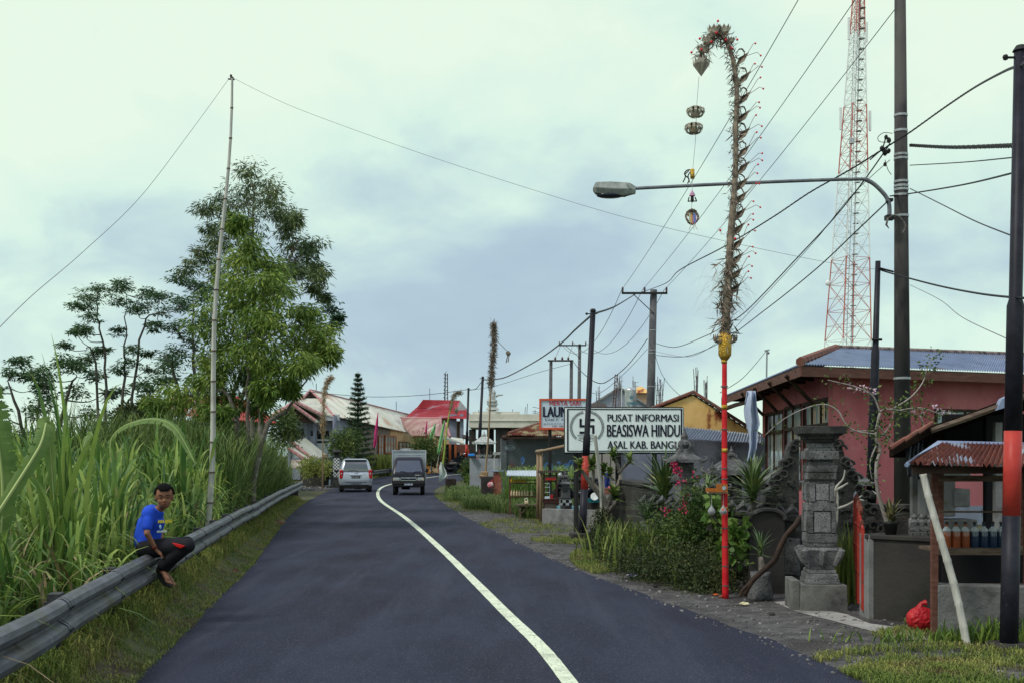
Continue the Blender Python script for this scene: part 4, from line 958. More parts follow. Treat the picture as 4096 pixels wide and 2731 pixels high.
for x, y in ((-.71, -1.33), (.71, -1.33), (-.71, 1.33), (.71, 1.33)):
 wheel(car, x, y, .3, .19)
place(car, X(1396, 57), 57 + 2.1, R(9.5))
# black and silver box truck facing us (local -y is its front, so build +y forward and turn it round)
tr = thing('box_truck', 'black cab truck with a silver aluminium box driving towards the camera', 'truck')
C0 = [(.38, .75, 0, 1.93, .1), (.5, .79, -.05, 1.98, .12), (.68, .80, -.05, 1.99, .14), (.98, .80, -.05, 1.96, .16), (1.05, .795, -.05, 1.93, .16), (1.64, .70, -.02, 1.45, .14), (1.78, .64, 0, 1.28, .14), (1.83, .54, .1, 1.1, .12)]
loft(C0).build('cab', M_blackp, tr, True)
face_patch(C0, 'f', -.84, .84, 1.09, 1.64, M_glass, 'windscreen', tr, .012, ends=(-.76, .76))
for f_ in 'lr': face_patch(C0, f_, .25, 1.45, 1.1, 1.55, M_glass, 'side_window', tr, .008, ends=(.25, 1.15))
mb = MB().box((0, 1.98, .58), (1.5, .12, .16), ch=.03).box((0, 1.96, .46), (1.44, .1, .12), ch=.03); mb.build('bumper', mat('bumper_black', (.02, .02, .022), None, 1, .6), tr)
for s in (-1, 1):
 h = MB().box((s * .58, 1.985, .76), (.32, .06, .15), ch=.02).build('headlight', M_lens, tr)
 MB().box((s * .70, 2.0, .76), (.07, .05, .13), ch=.01).build('indicator', mat('amber', (.5, .42, .32), None, 1, .2), h)
 MB().box((s * .88, 1.62, 1.16), (.13, .07, .2), ch=.02).tube([(s * .76, 1.6, 1.12), (s * .86, 1.62, 1.14)], .015, 5).build('door_mirror', M_black, tr)
 MB().tube([(s * .1 - .06, 1.985, 1.04), (s * .28 - .06, 1.90, 1.12), (s * .5 - .1, 1.90, 1.12)], .01, 5).build('wiper', M_black, tr)
g_ = MB().box((0, 2.0, .77), (.80, .04, .14), ch=.03).build('grille_surround', M_chrome, tr); MB().box((0, 2.02, .77), (.72, .02, .085), ch=.02).build('grille', M_black, g_)
MB().tube([(.04, 2.035, .80), (-.035, 2.035, .79), (.035, 2.035, .755), (-.04, 2.035, .745)], .009, 4).build('emblem', M_chrome, g_)
MB().box((0, 2.05, .52), (.42, .015, .13)).build('number_plate', mat('plate_blue', (.10, .13, .2), None, 1, .4), tr)
text('DK 9705 KM', M_white, facing((.19, 2.06, .49), (-1, 0, 0)), .072, tr, 'plate_number', bold=.002)
text('SUZUKI 1.5', M_white, facing((-.3, 1.985, .93), (-1, 0, 0)), .062, tr, 'badge_lettering', bold=.001)
M_alu = mat('aluminium', (.42, .46, .52), (.5, .54, .6), 2, .45, .3)
mb = MB().box((0, -1.35, 1.32), (1.66, 2.5, 1.56)); bx = mb.build('cargo_box', M_alu, tr, bevel=.01)
mb = MB()
for k in range(13): mb.box((0, -.085, .72 + k * .1), (1.5, .03, .04))
mb.build('ribs', M_alu, bx)
mb = MB()
for s in (-1, 1): mb.box((s * .82, -.08, 1.32), (.06, .06, 1.58)).box((s * .82, -2.6, 1.32), (.06, .06, 1.58))
mb.box((0, -.08, 2.11), (1.7, .07, .06)).box((0, -2.6, 2.11), (1.7, .07, .06)); mb.build('box_frame', M_alu, bx)
mb = MB().box((-.45, -.06, 2.155), (.3, .04, .03)).box((.55, -.06, 2.155), (.3, .04, .03)); mb.build('marker_strip', mat('brown_strip', (.16, .1, .07), None, 1, .6), bx)
MB().box((0, -.6, .42), (1.0, 3.6, .14)).box((.15, .6, .32), (.4, .6, .14)).build('chassis', M_rub, tr)
for x, y in ((-.66, 1.15), (.66, 1.15), (-.66, -1.6), (.66, -1.6)): wheel(tr, x, y, .3, .2)
place(tr, X(1618, 52), 54.3, R(180 + 4.5)); tr.scale = (.96, .96, .98)
# white off-roader behind the grass
sv = thing('off_roader', 'white off-roader parked behind the yellow grass bank', 'car')
B1 = [(.35, .8, -2.1, 2.15, .15), (.55, .87, -2.2, 2.2, .2), (.95, .88, -2.2, 2.18, .2), (1.12, .84, -2.15, 2.05, .2)]
G1 = [(1.1, .82, -2.1, 1.0, .18), (1.6, .70, -1.95, .3, .18), (1.74, .62, -1.8, 0, .15), (1.78, .5, -1.6, -.2, .12)]
loft(B1).build('body', M_whitep, sv, True); loft(G1).build('cabin', M_whitep, sv, True)
for f_ in 'lr':
 for a, b_, e in ((-1.85, -1.2, (-1.75, -1.2)), (-1.12, -.25, (-1.12, -.25)), (-.17, .8, (-.17, .3))): face_patch(G1, f_, a, b_, 1.16, 1.56, M_glass, 'side_window', sv, .006, ends=e)
face_patch(G1, 'f', -.85, .85, 1.16, 1.56, M_glass, 'windscreen', sv, .01); face_patch(G1, 'b', -.8, .8, 1.16, 1.56, M_glass, 'rear_window', sv, .01)
for s in (-1, 1):
 MB().box((s * .66, 2.18, .88), (.3, .06, .16), ch=.02).build('headlight', M_lens, sv); MB().box((s * .78, -2.18, .95), (.14, .06, .3), ch=.02).build('tail_light', M_redl, sv)
MB().ball((-.89, 1.3, .85), .1, 10, 5, (.2, 1, 1)).build('door_emblem', mat('orange_decal', (.6, .14, .03), None, 1, .5), sv)
for x, y in ((-.78, -1.4), (.78, -1.4), (-.78, 1.4), (.78, 1.4)): wheel(sv, x, y, .36, .22)
place(sv, X(1600, 104), 104, R(97)); sv.scale = (1.2, 1.2, 1.0); sv.location.z = gh(104) + .35
# dark hatchback and dark van beyond the bend
hb = thing('hatchback', 'black hatchback parked at the bend beside the farthest black pole', 'car')
B2 = [(.28, .72, -1.75, 1.75, .12), (.42, .8, -1.85, 1.85, .25), (.72, .82, -1.86, 1.86, .25), (.9, .79, -1.8, 1.65, .25)]
G2 = [(.88, .77, -1.78, 1.05, .2), (1.3, .62, -1.5, .35, .2), (1.44, .55, -1.3, .1, .15), (1.48, .4, -1.1, -.1, .12)]
loft(B2).build('body', M_blackp, hb, True); loft(G2).build('cabin', M_blackp, hb, True)
for f_ in 'lr':
 for a, b_, e in ((-1.5, -.35, (-1.3, -.35)), (-.27, .85, (-.27, .4))): face_patch(G2, f_, a, b_, .95, 1.3, M_glass, 'side_window', hb, .006, ends=e)
face_patch(G2, 'f', -.85, .85, .94, 1.36, M_glass, 'windscreen', hb, .01)
for s in (-1, 1): MB().box((s * .62, 1.8, .68), (.3, .12, .14), ch=.03).build('headlight', M_lens, hb)
for x, y in ((-.72, -1.2), (.72, -1.2), (-.72, 1.2), (.72, 1.2)): wheel(hb, x, y, .31, .2)
place(hb, X(1850, 100) , 100, R(80)); hb.scale = (1.05, 1.05, 1.05)
vn = thing('van', 'dark grey van parked behind the black hatchback', 'van')
B3 = [(.3, .76, -2.2, 2.1, .12), (.45, .84, -2.3, 2.2, .25), (.95, .86, -2.3, 2.1, .25), (1.05, .84, -2.25, 1.95, .2)]
G3 = [(1.03, .83, -2.2, 1.5, .2), (1.6, .72, -2.1, .85, .2), (1.8, .62, -2.0, .6, .15), (1.84, .5, -1.8, .4, .1)]
M_dg = mat('dark_grey_paint', (.035, .04, .055), None, 1, .3, .2, coat=.6)
loft(B3).build('body', M_dg, vn, True); loft(G3).build('cabin', M_dg, vn, True)
for f_ in 'lr':
 for a, b_ in ((-1.95, -.95), (-.87, .1), (.18, 1.1)): face_patch(G3, f_, a, b_, 1.12, 1.6, M_glass, 'side_window', vn, .006, ends=(a, min(b_, .75)))
face_patch(G3, 'f', -.85, .85, 1.12, 1.66, M_glass, 'windscreen', vn, .01)
for x, y in ((-.76, -1.4), (.76, -1.4), (-.76, 1.35), (.76, 1.35)): wheel(vn, x, y, .33, .2)
place(vn, X(1890, 108), 108, R(78))
# motorbike by the bend
mt = thing('motorbike', 'black motorbike parked left of the black hatchback', 'motorbike', (X(1795, 97), 97, gh(97)))
c = Vector((X(1795, 97), 97, gh(97)))
def moto(root, c, ang, s=1.):
 e = Vector((math.cos(ang), math.sin(ang), 0)); q = Vector((-e.y, e.x, 0)); Mw = Matrix.Rotation(ang, 3, 'Z') @ Matrix.Rotation(R(90), 3, 'X')
 for k in (-.62, .62): MB().lathe([(.17, -.04), (.27, -.05), (.28, 0), (.27, .05), (.17, .04)], c + e * k * s + Vector((0, 0, .28)), 16, Mw).build('wheel', M_rub, root, True)
 MB().tube([c + e * .55 + Vector((0, 0, .3)), c + e * .42 + Vector((0, 0, .75)), c + e * .36 + Vector((0, 0, 1.0))], [.06, .1, .05], 8).tube([c + e * .4 + Vector((0, 0, .7)), c + e * .1 + Vector((0, 0, .35)), c - e * .3 + Vector((0, 0, .4)), c - e * .65 + Vector((0, 0, .72))], [.12, .1, .13, .07], 8).build('body', M_blackp, root, True)
 MB().ball(c - e * .25 + Vector((0, 0, .78)), .2, 12, 6, (abs(e.x) * 1.6 + .6, abs(e.y) * 1.6 + .6, .4)).build('seat', M_rub, root, True)
 MB().tube([c + e * .34 + q * .33 + Vector((0, 0, 1.02)), c + e * .38 + Vector((0, 0, 1.0)), c + e * .34 - q * .33 + Vector((0, 0, 1.02))], .018, 6).build('handlebar', M_bolt, root)
 MB().ball(c + e * .46 + Vector((0, 0, .9)), .08, 10, 6).build('headlight', M_lens, root, True)
moto(mt, c, R(200))
# ============================================================ buildings
M_pink = mat('pink_plaster', (.44, .12, .145), (.57, .20, .22), .7, .85, bump=.15, stain=[((.24, .05, .06), .35, .5, .7), ((.5, .24, .23), 5, .66, .74)])
M_tin = mat('blue_grey_tin', (.22, .27, .42), (.29, .34, .48), 1.4, .5, .2, stain=[((.24, .14, .09), .9, .62, .74, (1, 1, 1)), ((.15, .17, .26), 3, .55, .7)])
M_rust = mat('rusty_tin', (.13, .04, .03), (.25, .075, .05), 5, .85, .1, stretch=(3, 3, .6), stain=[((.42, .45, .52), 1.6, .53, .57, (3.4, 1, .5)), ((.07, .035, .03), 3, .58, .68)])
M_rust2 = mat('yellow_rusty_tin', (.70, .43, .15), (.78, .52, .22), 1.5, .8, stain=((.24, .06, .03), 1.6, .56, .63, (1, 1, .5)))
M_rust3 = mat('rusty_cream_tin', (.50, .42, .26), (.22, .06, .035), 1.6, .8, lo=.42, hi=.52, stretch=(1.6, 1, .6))
M_tile = mat('red_tile', (.17, .065, .05), (.26, .11, .085), 8, .85, stain=((.1, .09, .08), 5, .5, .66))
M_tileg = mat('pink_tile', (.36, .15, .16), (.45, .25, .25), 8, .85, stain=((.6, .6, .56), 7, .58, .7))
M_roofw = mat('pale_tin', (.50, .50, .42), (.62, .62, .54), .5, .6, .1, stain=[((.38, .22, .13), .55, .55, .72, (1, .4, 1)), ((.33, .3, .27), 1.1, .56, .74, (1, .3, 1))])
M_roofr = mat('red_tin', (.34, .035, .05), (.42, .06, .07), .7, .55, stain=((.42, .26, .30), .8, .58, .68, (.6, 1.6, 1)))
M_roofr2 = mat('faded_red_tin', (.40, .22, .21), (.50, .36, .32), .8, .65, stain=((.58, .55, .48), 1.1, .55, .7))
M_gwall = mat('grey_blue_plaster', (.21, .23, .31), (.26, .28, .37), 1, .85)
M_tan = mat('tan_plaster', (.48, .34, .19), (.54, .40, .24), 1, .85)
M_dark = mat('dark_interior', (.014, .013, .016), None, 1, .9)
M_frame = mat('brown_frame', (.12, .06, .035), (.16, .08, .05), 5, .6)
M_oframe = mat('orange_trim', (.36, .10, .04), (.42, .14, .06), 4, .7)
M_plast = mat('rough_grey_plaster', (.25, .265, .35), (.36, .38, .48), .8, .9, bump=.3, stain=((.09, .10, .12), 1.6, .5, .68))
M_pane = mat('window_pane', (.05, .07, .09), None, 1, .05, spec=1.)
def wallq(mb, a, b, z0, z1, t=.15):
 """wall from a to b (plan points), thickness t backwards"""
 a, b = Vector((a[0], a[1], 0)), Vector((b[0], b[1], 0)); d_ = (b - a).normalized(); n = Vector((-d_.y, d_.x, 0)) * t
 z0a, z0b = z0 if hasattr(z0, '__len__') else (z0, z0); z1a, z1b = z1 if hasattr(z1, '__len__') else (z1, z1)
 vs = [a + Vector((0, 0, z0a)), b + Vector((0, 0, z0b)), b + n + Vector((0, 0, z0b)), a + n + Vector((0, 0, z0a)), a + Vector((0, 0, z1a)), b + Vector((0, 0, z1b)), b + n + Vector((0, 0, z1b)), a + n + Vector((0, 0, z1a))]
 return mb.add(vs, [(3, 2, 1, 0), (4, 5, 6, 7), (0, 1, 5, 4), (1, 2, 6, 5), (2, 3, 7, 6), (3, 0, 4, 7)])
def slab(mb, pts, th=.08):
 return mb.prism(pts, (0, 0, -th))
def window_at(root, a, b, z0, z1, nv=2, nh=0, fm=None, out=.03, pane=None, bars=None):
 """framed window lying on the wall line a->b, viewer side is to the right of a->b"""
 fm = fm or M_frame; a, b = Vector((*a[:2], 0)), Vector((*b[:2], 0)); t = (b - a).normalized(); n = Vector((t.y, -t.x, 0)); L_ = (b - a).length; rz = math.atan2(t.y, t.x)
 mb = MB(); c = lambda s, z, o: a + t * s + n * o + Vector((0, 0, z)); w = .07
 for s in (w / 2, L_ - w / 2): mb.box(c(s, (z0 + z1) / 2, out), (w, .08, z1 - z0), rz)
 for z in (z0 + w / 2, z1 - w / 2): mb.box(c(L_ / 2, z, out), (L_ - 2 * w, .08, w), rz)
 for k in range(1, nv): mb.box(c(L_ * k / nv, (z0 + z1) / 2, out), (w * .7, .07, z1 - z0 - 2 * w), rz)
 for k in range(1, nh + 1): mb.box(c(L_ / 2, z0 + (z1 - z0) * k / (nh + 1), out), (L_ - 2 * w, .05, w * .6), rz)
 f = mb.build('window', fm, root)
 mb = MB(); mb.box(c(L_ / 2, (z0 + z1) / 2, out - .02), (L_ - .02, .02, z1 - z0 - .02), rz); mb.build('pane', pane or M_pane, f)
 return f
def ridge_tiles(mb, a, b, step=.32, r=.1):
 a, b = Vector(a), Vector(b); n = max(2, int((b - a).length / step)); t = (b - a).normalized()
 for k in range(n):
  p = a.lerp(b, k / n); q = a.lerp(b, (k + 1.08) / n); mb.tube([p, q + Vector((0, 0, .015))], [r, r * .82], 7)
def gridwall(mb, a, b, zs0, zs1, holes, t=.18):
 """wall a->b with rectangular openings: holes = [(s0, s1, z0, z1)] in metres along the wall"""
 a, b = Vector((*a[:2], 0)), Vector((*b[:2], 0)); L_ = (b - a).length; d_ = (b - a) / L_
 ss = sorted({0, L_} | {min(L_, max(0, h[0])) for h in holes} | {min(L_, max(0, h[1])) for h in holes}); zz = sorted({zs0, zs1} | {h[2] for h in holes} | {h[3] for h in holes})
 for s0, s1 in zip(ss, ss[1:]):
  for z0, z1 in zip(zz, zz[1:]):
   sm, zm = (s0 + s1) / 2, (z0 + z1) / 2
   if any(h[0] < sm < h[1] and h[2] < zm < h[3] for h in holes): continue
   p, q = a + d_ * s0, a + d_ * s1; wallq(mb, p, q, z0, z1, t)
# ---- pink house ---------------------------------------------------------
E1, E0, E2 = P(3202, 1466, 27), P(2885, 1590, 42), P(4180, 1528, 30)
ez = E1.z; E0.z = ez; E2.z = ez
E3 = E0 + (E2 - E1)
ph = thing('pink_house', 'pink walled house with a blue-grey tin roof on the right', 'house', (E1.x, E1.y, 0))
uf = (E2 - E1).normalized(); us = (E0 - E1).normalized()
def inset(p, a, b): q = p + uf * a + us * b; return (q.x, q.y)
wc, wr, wl, wb = inset(E1, 1.2, .95), inset(E2, 0, .95), inset(E0, 1.2, -3.2), inset(E3, 0, -1)
Lf = (Vector(wr) - Vector(wc)).length; Lw = (Vector(wl) - Vector(wc)).length
mb = MB()
gridwall(mb, wc, wr, 0, ez + .05, [(3.25, 5.3, 2.0, 3.05)])
gridwall(mb, wl, wc, 0, ez + .05, [(Lw - 10.2, Lw - 6.9, .9, 3.25), (Lw - 6.6, Lw - 4.0, .9, 3.3), (Lw - 3.7, Lw - .25, .9, 3.3)])
wallq(mb, wr, wb, 0, ez); wallq(mb, wb, wl, 0, ez)
mb.build('wall', M_pink, ph)
mb = MB(); wallq(mb, (wc[0] - .03, wc[1] - .03), (wr[0], wr[1] - .03), 0, .5, .02); mb.build('plinth', M_plast, ph)
# side windows (grilles over painted panes) and the front one
side = Vector((*wl, 0)); dirw = (Vector((*wc, 0)) - side).normalized()
for s0, s1, z0, z1 in ((Lw - 10.2, Lw - 6.9, .9, 3.25), (Lw - 6.6, Lw - 4.0, .9, 3.3), (Lw - 3.7, Lw - .25, .9, 3.3)):
 p, q = side + dirw * s0, side + dirw * s1; n = int((s1 - s0) / 1.1); mb = MB(); rz = math.atan2(dirw.y, dirw.x)
 for k in range(n + 1): c = p.lerp(q, k / n); mb.box((c.x, c.y, (z0 + z1) / 2), (.09, .05, z1 - z0), rz)
 m_ = (p + q) / 2
 for z in (z0 + .03, z1 - .03, z0 + (z1 - z0) * .72): mb.box((m_.x, m_.y, z), (s1 - s0, .08, .09), rz)
 w_ = mb.build('window', M_dwood, ph); pn_ = Vector((-dirw.y, dirw.x, 0)) * .08; MB().box((m_.x + pn_.x, m_.y + pn_.y, (z0 + z1) / 2), (s1 - s0 - .02, .02, z1 - z0 - .02), rz).build('pane', mat('painted_sky_pane', (.40, .48, .52), (.02, .02, .025), 1.3, .1, lo=.56, hi=.6, stretch=(1, 1.6, .5)), w_)  # opaque pane; pale patches paint in the daylight seen through the house
c0 = Vector((*wc, 0)) + uf * 3.25; c1 = Vector((*wc, 0)) + uf * 5.3
window_at(ph, c0, c1, 2.0, 3.05, 2, 0, M_dwood, .01, mat('pale_pane', (.35, .45, .48), None, 1, .3))
# roof: hip, open eaves with dark soffit
rz_ = ez + 1.32; R0 = E1 + uf * 2.6 + us * 5.2; R0.z = rz_; R1 = E2 + uf * 1 + us * 5.2; R1.z = rz_ + .02; RB = E0 + uf * 2.6 - us * 4.6; RB.z = rz_
R0 = P(3345, 1392, 31.5); R1 = P(4180, 1424, 34.5); RB = Vector((E0.x + (R0.x - E1.x) * 1.2, E0.y - 5, R0.z))
mb = MB(); mb.corr(E1 + Vector((0, 0, .06)), E2 + Vector((0, 0, .06)), R1, R0, 95, .022); mb.corr(E0 + Vector((0, 0, .06)), E1 + Vector((0, 0, .06)), R0, RB, 90, .022)
rf = mb.build('roof', M_tin, ph)
mb = MB(); ridge_tiles(mb, R0, R1, .34, .09); mb.build('ridge_tiles', mat('mossy_ridge', (.16, .12, .11), (.26, .2, .19), 7, .9, stain=((.06, .05, .05), 6, .5, .6)), rf)
mb = MB(); ridge_tiles(mb, E1 + Vector((0, 0, .12)), R0, .42, .12); mb.build('hip_tiles', M_tile, rf)
mb = MB(); bk = R0 + (E3 - E1) * .5; mb.prism([E1, E2, E3, E0], (0, 0, .03)); mb.build('soffit', M_dwood, ph)
mb = MB()
for a, b_ in ((E0, E1), (E1, E2)):
 d_ = (b_ - a).normalized(); n = Vector((-d_.y, d_.x, 0)); mb.add([a, b_, b_ + n * .03, a + n * .03, a + Vector((0, 0, -.22)), b_ + Vector((0, 0, -.22)), b_ + n * .03 + Vector((0, 0, -.22)), a + n * .03 + Vector((0, 0, -.22))], [(0, 1, 2, 3), (7, 6, 5, 4), (0, 4, 5, 1), (1, 5, 6, 2), (2, 6, 7, 3), (3, 7, 4, 0)])
mb.build('fascia', mat('red_brown_board', (.10, .045, .035), (.15, .07, .055), 3, .7, stretch=(1, 1, 5)), ph)
mb = MB()
for k in range(13):
 p = E1.lerp(E0, (k + .5) / 13); q = p + uf * 1.1; mb.tube([p + Vector((0, 0, -.06)), q + Vector((0, 0, -.08))], .045, 4)
for k in range(4): p = inset(E1, .75, 1.5 + k * 2.6); q = inset(E1, -.1, 1.5 + k * 2.6); mb.tube([(*p, ez - .8), (*q, ez - .1)], .05, 4)
mb.build('rafters', M_dwood, ph)
# small tin canopy at its left end
mb = MB(); A_, B1_, C_, D_ = P(2862, 1638, 40), P(2985, 1600, 37), P(3060, 1585, 39), P(2940, 1610, 44)
slab(mb, [A_, B1_, C_, D_], .09); mb.tube([P(2890, 1640, 40), P(3000, 1600, 38)], .05, 5); mb.build('canopy', M_dwood, ph)
rp = thing('roof_pipe', 'thin rooftop pipe standing left of the pink house roof', 'pipe', tuple(P(3064, 1620, 40)))
MB().tube([P(3064, 1640, 40), P(3068, 1400, 40)], .03, 6).tube([P(3058, 1402, 40), P(3078, 1398, 40)], .025, 5).ball(P(3072, 1410, 40), .06, 6, 4).build('pipe', M_steel, rp)
# hanging banner cloth at the pink house corner
def cloth(name, label, cat, cols, d0, m, fold=.06, th=.006, nz=16, group=None):
 """cols = [(px_left, px_right, py)] rows from top to bottom"""
 vs = []; nx = 10
 rows = spline([Vector(c) for c in cols], max(2, nz // len(cols)))
 for j, c in enumerate(rows):
  for i in range(nx + 1):
   u = i / nx; px = c.x + (c.y - c.x) * u
   vs.append(P(px, c.z, d0 + fold * math.sin(u * 9 + j * .35) + fold * .6 * math.sin(u * 17 + j * .9)))
 k = nx + 1; fs = [(j * k + i, j * k + i + 1, (j + 1) * k + i + 1, (j + 1) * k + i) for j in range(len(rows) - 1) for i in range(nx)]
 o = link(name, vs, fs, m, label=label, cat=cat, group=group, smooth=True)
 s_ = o.modifiers.new('thick', 'SOLIDIFY'); s_.thickness = th
 return o
cloth('hanging_banner', 'limp pale blue banner hanging from the eave of the pink house', 'banner', [(2988, 3022, 1562), (2975, 3030, 1640), (2985, 3040, 1695), (2992, 3030, 1730), (2998, 3028, 1790), (2985, 3010, 1850)], 30, mat('pale_banner', (.34, .40, .56), (.42, .48, .62), 3, .8, stain=((.50, .20, .2), 2.2, .62, .7)), .12)
# ---- grey house with the porch -------------------------------------------
GZ = .2
gp = thing('grey_house', 'grey-blue house with a gabled porch and long pale tin roof', 'house', (X(1300, 80), 80, GZ))
d0 = 80; fl = (X(1150, d0), d0); fr = (X(1345, d0), d0 - 1.); rr_ = (X(1668, 112), 112)
mb = MB()
zt = Zp(1665, d0)
gridwall(mb, fl, fr, GZ, zt, [(.35, 1.45, 2.5, 3.75), (1.75, 3.2, 2.3, 3.6)], .25)
mb.build('wall', M_gwall, gp)
mid = (X(1398, 86), 86); mid2 = (mid[0] + (rr_[0] - mid[0]) * .54, 100.04)
mb = MB(); wallq(mb, fr, mid, GZ, zt - .1); mb.build('shaded_wall', M_gwall, gp)
mb = MB(); wallq(mb, mid, mid2, GZ, (4.45, 4.35)); mb.build('carved_wall', mat('brown_wall', (.16, .13, .12), (.24, .2, .18), 3, .85), gp)
mb = MB(); wallq(mb, mid2, rr_, GZ, (4.35, 4.1)); mb.build('tan_wall', M_tan, gp)
mb = MB(); wallq(mb, rr_, (rr_[0] + .5, rr_[1] + 12), GZ, 4.0); wallq(mb, (rr_[0] - 9, rr_[1] + 12), fl, GZ, 4.3); mb.build('back_wall', M_gwall, gp)
for px0, px1 in ((1172, 1228), (1252, 1335)):
 window_at(gp, (X(px0, d0), d0 - .12), (X(px1, d0), d0 - .2), Zp(1815, d0 - .3), Zp(1705, d0), 4, 1, M_frame, .03, mat('sky_pane', (.30, .37, .42), (.02, .03, .04), .9, .1, lo=.49, hi=.51, stretch=(2, 1, .8)))
# carved windows
def wall_pt(px):
 # depth along the long wall for a pixel column
 a, b = Vector((*mid, 0)), Vector((*rr_, 0)); k = (px - 2048) / F
 t = (a.x - k * a.y) / (k * (b.y - a.y) - (b.x - a.x)); return a.lerp(b, t)
for px0, px1, y0, y1, m_, nv in ((1510, 1530, 1740, 1830, M_oframe, 2), (1536, 1580, 1740, 1812, M_oframe, 4), (1592, 1635, 1765, 1800, M_frame, 3), (1642, 1652, 1785, 1810, M_frame, 1)):
 a, b_ = wall_pt(px0), wall_pt(px1); dm = (a.y + b_.y) / 2
 n_ = (b_ - a).normalized(); o = Vector((n_.y, -n_.x, 0)) * .06
 window_at(gp, a + o, b_ + o, Zp(y1, dm), Zp(y0, dm), nv, 1, m_, .04, mat('curtained_pane', (.2, .25, .27), (.35, .42, .42), 4, .2, stretch=(4, 4, .3)))
# porch columns and panels
mb = MB()
for px, d_ in ((1160, 78), (1226, 78), (1259, 78), (1338, 78)): mb.box((X(px, d_), d_, (Zp(1700, d_) + Zp(1665, d_)) / 2 + 0), (.01, .01, .01)) if False else mb.tube([(X(px, d_), d_, GZ), (X(px, d_), d_, Zp(1662, d_))], .13, 8)
mb.build('column', M_gwall, gp)
mb = MB().box((X(1250, 78.2), 78.2, Zp(1668, 78)), (3.7, .25, .42)).box((X(1250, 78.2), 78.3, Zp(1758, 78)), (3.6, .1, .12)); mb.build('beam', mat('pale_grey_beam', (.42, .46, .5), None, 1, .8), gp)
mb = MB()
for a, b_ in ((1165, 1212), (1226, 1244), (1260, 1335)): mb.box((X((a + b_) / 2, 78.1), 78.1, Zp(1800, 78)), ((b_ - a) / F * 78, .12, 1.0))
mb.build('balustrade', mat('pale_panel', (.42, .48, .52), (.5, .55, .58), 2, .8), gp)
mb = MB()
for px in (1222, 1252): mb.box((X(px, 77.8), 77.8, Zp(1790, 78)), (.32, .2, 1.6))
mb.build('pier', M_gwall, gp)
# long roof
A_ = P(1335, 1662, 78); Bq = P(1672, 1738, 113); RA = P(1244, 1560, 82); RBq = P(1640, 1658, 116); RA.z = Zp(1560, 82)
mb = MB(); mb.corr(A_, Bq, RBq, RA, 120, .04); Lq = P(1108, 1640, 88); mb.corr(Lq, RA, RBq + Vector((-8, 2, 0)), Lq + Vector((-8, 30, 0)), 40, .04) if False else None
hipL, hipR = P(1172, 1612, 78), A_
mb.prism([hipL, A_, P(1276, 1592, 80.5), P(1212, 1592, 80.5)], (0, 0, -.1))
backL = P(1172, 1612, 78); mb.prism([RA, RBq, RBq + Vector((-9, 6, -2.3)), hipL + Vector((-3, 6, -.6))], (0, 0, -.08))
rf = mb.build('roof', M_roofw, gp)
mb = MB(); ridge_tiles(mb, RA, RBq, .6, .10); ridge_tiles(mb, P(1276, 1592, 80.3), A_, .35, .10); ridge_tiles(mb, P(1212, 1592, 80.3), P(1108, 1650, 78), .35, .12); ridge_tiles(mb, RA + Vector((0, -.3, 0)), P(1212, 1592, 80.2), .3, .09); ridge_tiles(mb, RA + Vector((0, -.3, 0)), P(1276, 1592, 80.2), .3, .09); mb.build('hip_tiles', M_tileg, rf)
MB().prism([P(1244, 1566, 81.4), P(1274, 1592, 81.4), P(1214, 1592, 81.4)], (0, .3, 0)).build('gable_vent', M_dwood, rf)
# two stacked porch gables
for k, (pk, l_, r_, d_) in enumerate((((1180, 1606), (1095, 1662), (1292, 1662), 77.2), ((1170, 1618), (1092, 1668), (1262, 1684), 76.2))):
 mb = MB(); pkv, lv_, rv_ = P(*pk, d_), P(*l_, d_), P(*r_, d_); bk_ = Vector((0, 3.5, .15)); mb.prism([pkv, lv_, lv_ + bk_, pkv + bk_], (0, 0, -.1)); mb.prism([pkv, rv_, rv_ + bk_, pkv + bk_], (0, 0, -.1)); g1 = mb.build('porch_roof', M_roofw, gp)
 mb = MB(); ridge_tiles(mb, lv_ + Vector((0, -.05, .05)), pkv + Vector((0, -.05, .05)), .3, .11); ridge_tiles(mb, rv_ + Vector((0, -.05, .05)), pkv + Vector((0, -.05, .05)), .3, .11); mb.build('edge_tiles', M_tileg, g1)
 mb = MB(); mb.prism([pkv + Vector((0, .4, -.15)), lv_ + Vector((.2, .4, -.12)), rv_ + Vector((-.2, .4, -.12))], (0, .1, 0)); mb.build('gable_board', M_dwood, g1)
# stair roofs low on the left
for k, (a, b_, d_) in enumerate((((1165, 1765), (1252, 1836), 74), ((1150, 1790), (1235, 1846), 73))):
 p, q = P(*a, d_), P(*b_, d_); mb = MB(); mb.prism([p, q, q + Vector((.4, 3, .3)), p + Vector((.4, 3, .3))], (0, 0, -.1)); s_ = mb.build('stair_roof', M_roofw, gp); mb = MB(); ridge_tiles(mb, q, p, .28, .12); mb.build('edge_tiles', M_tileg, s_)
mb = MB(); mb.corr(P(1160, 1870, 70), P(1262, 1870, 70), P(1240, 1838, 73), P(1165, 1838, 73), 22, .03); mb.build('lower_roof', mat('rusty_white_tin', (.6, .58, .52), (.35, .14, .1), 2.2, .7, lo=.5, hi=.56, stretch=(1, 3, 3)), gp)
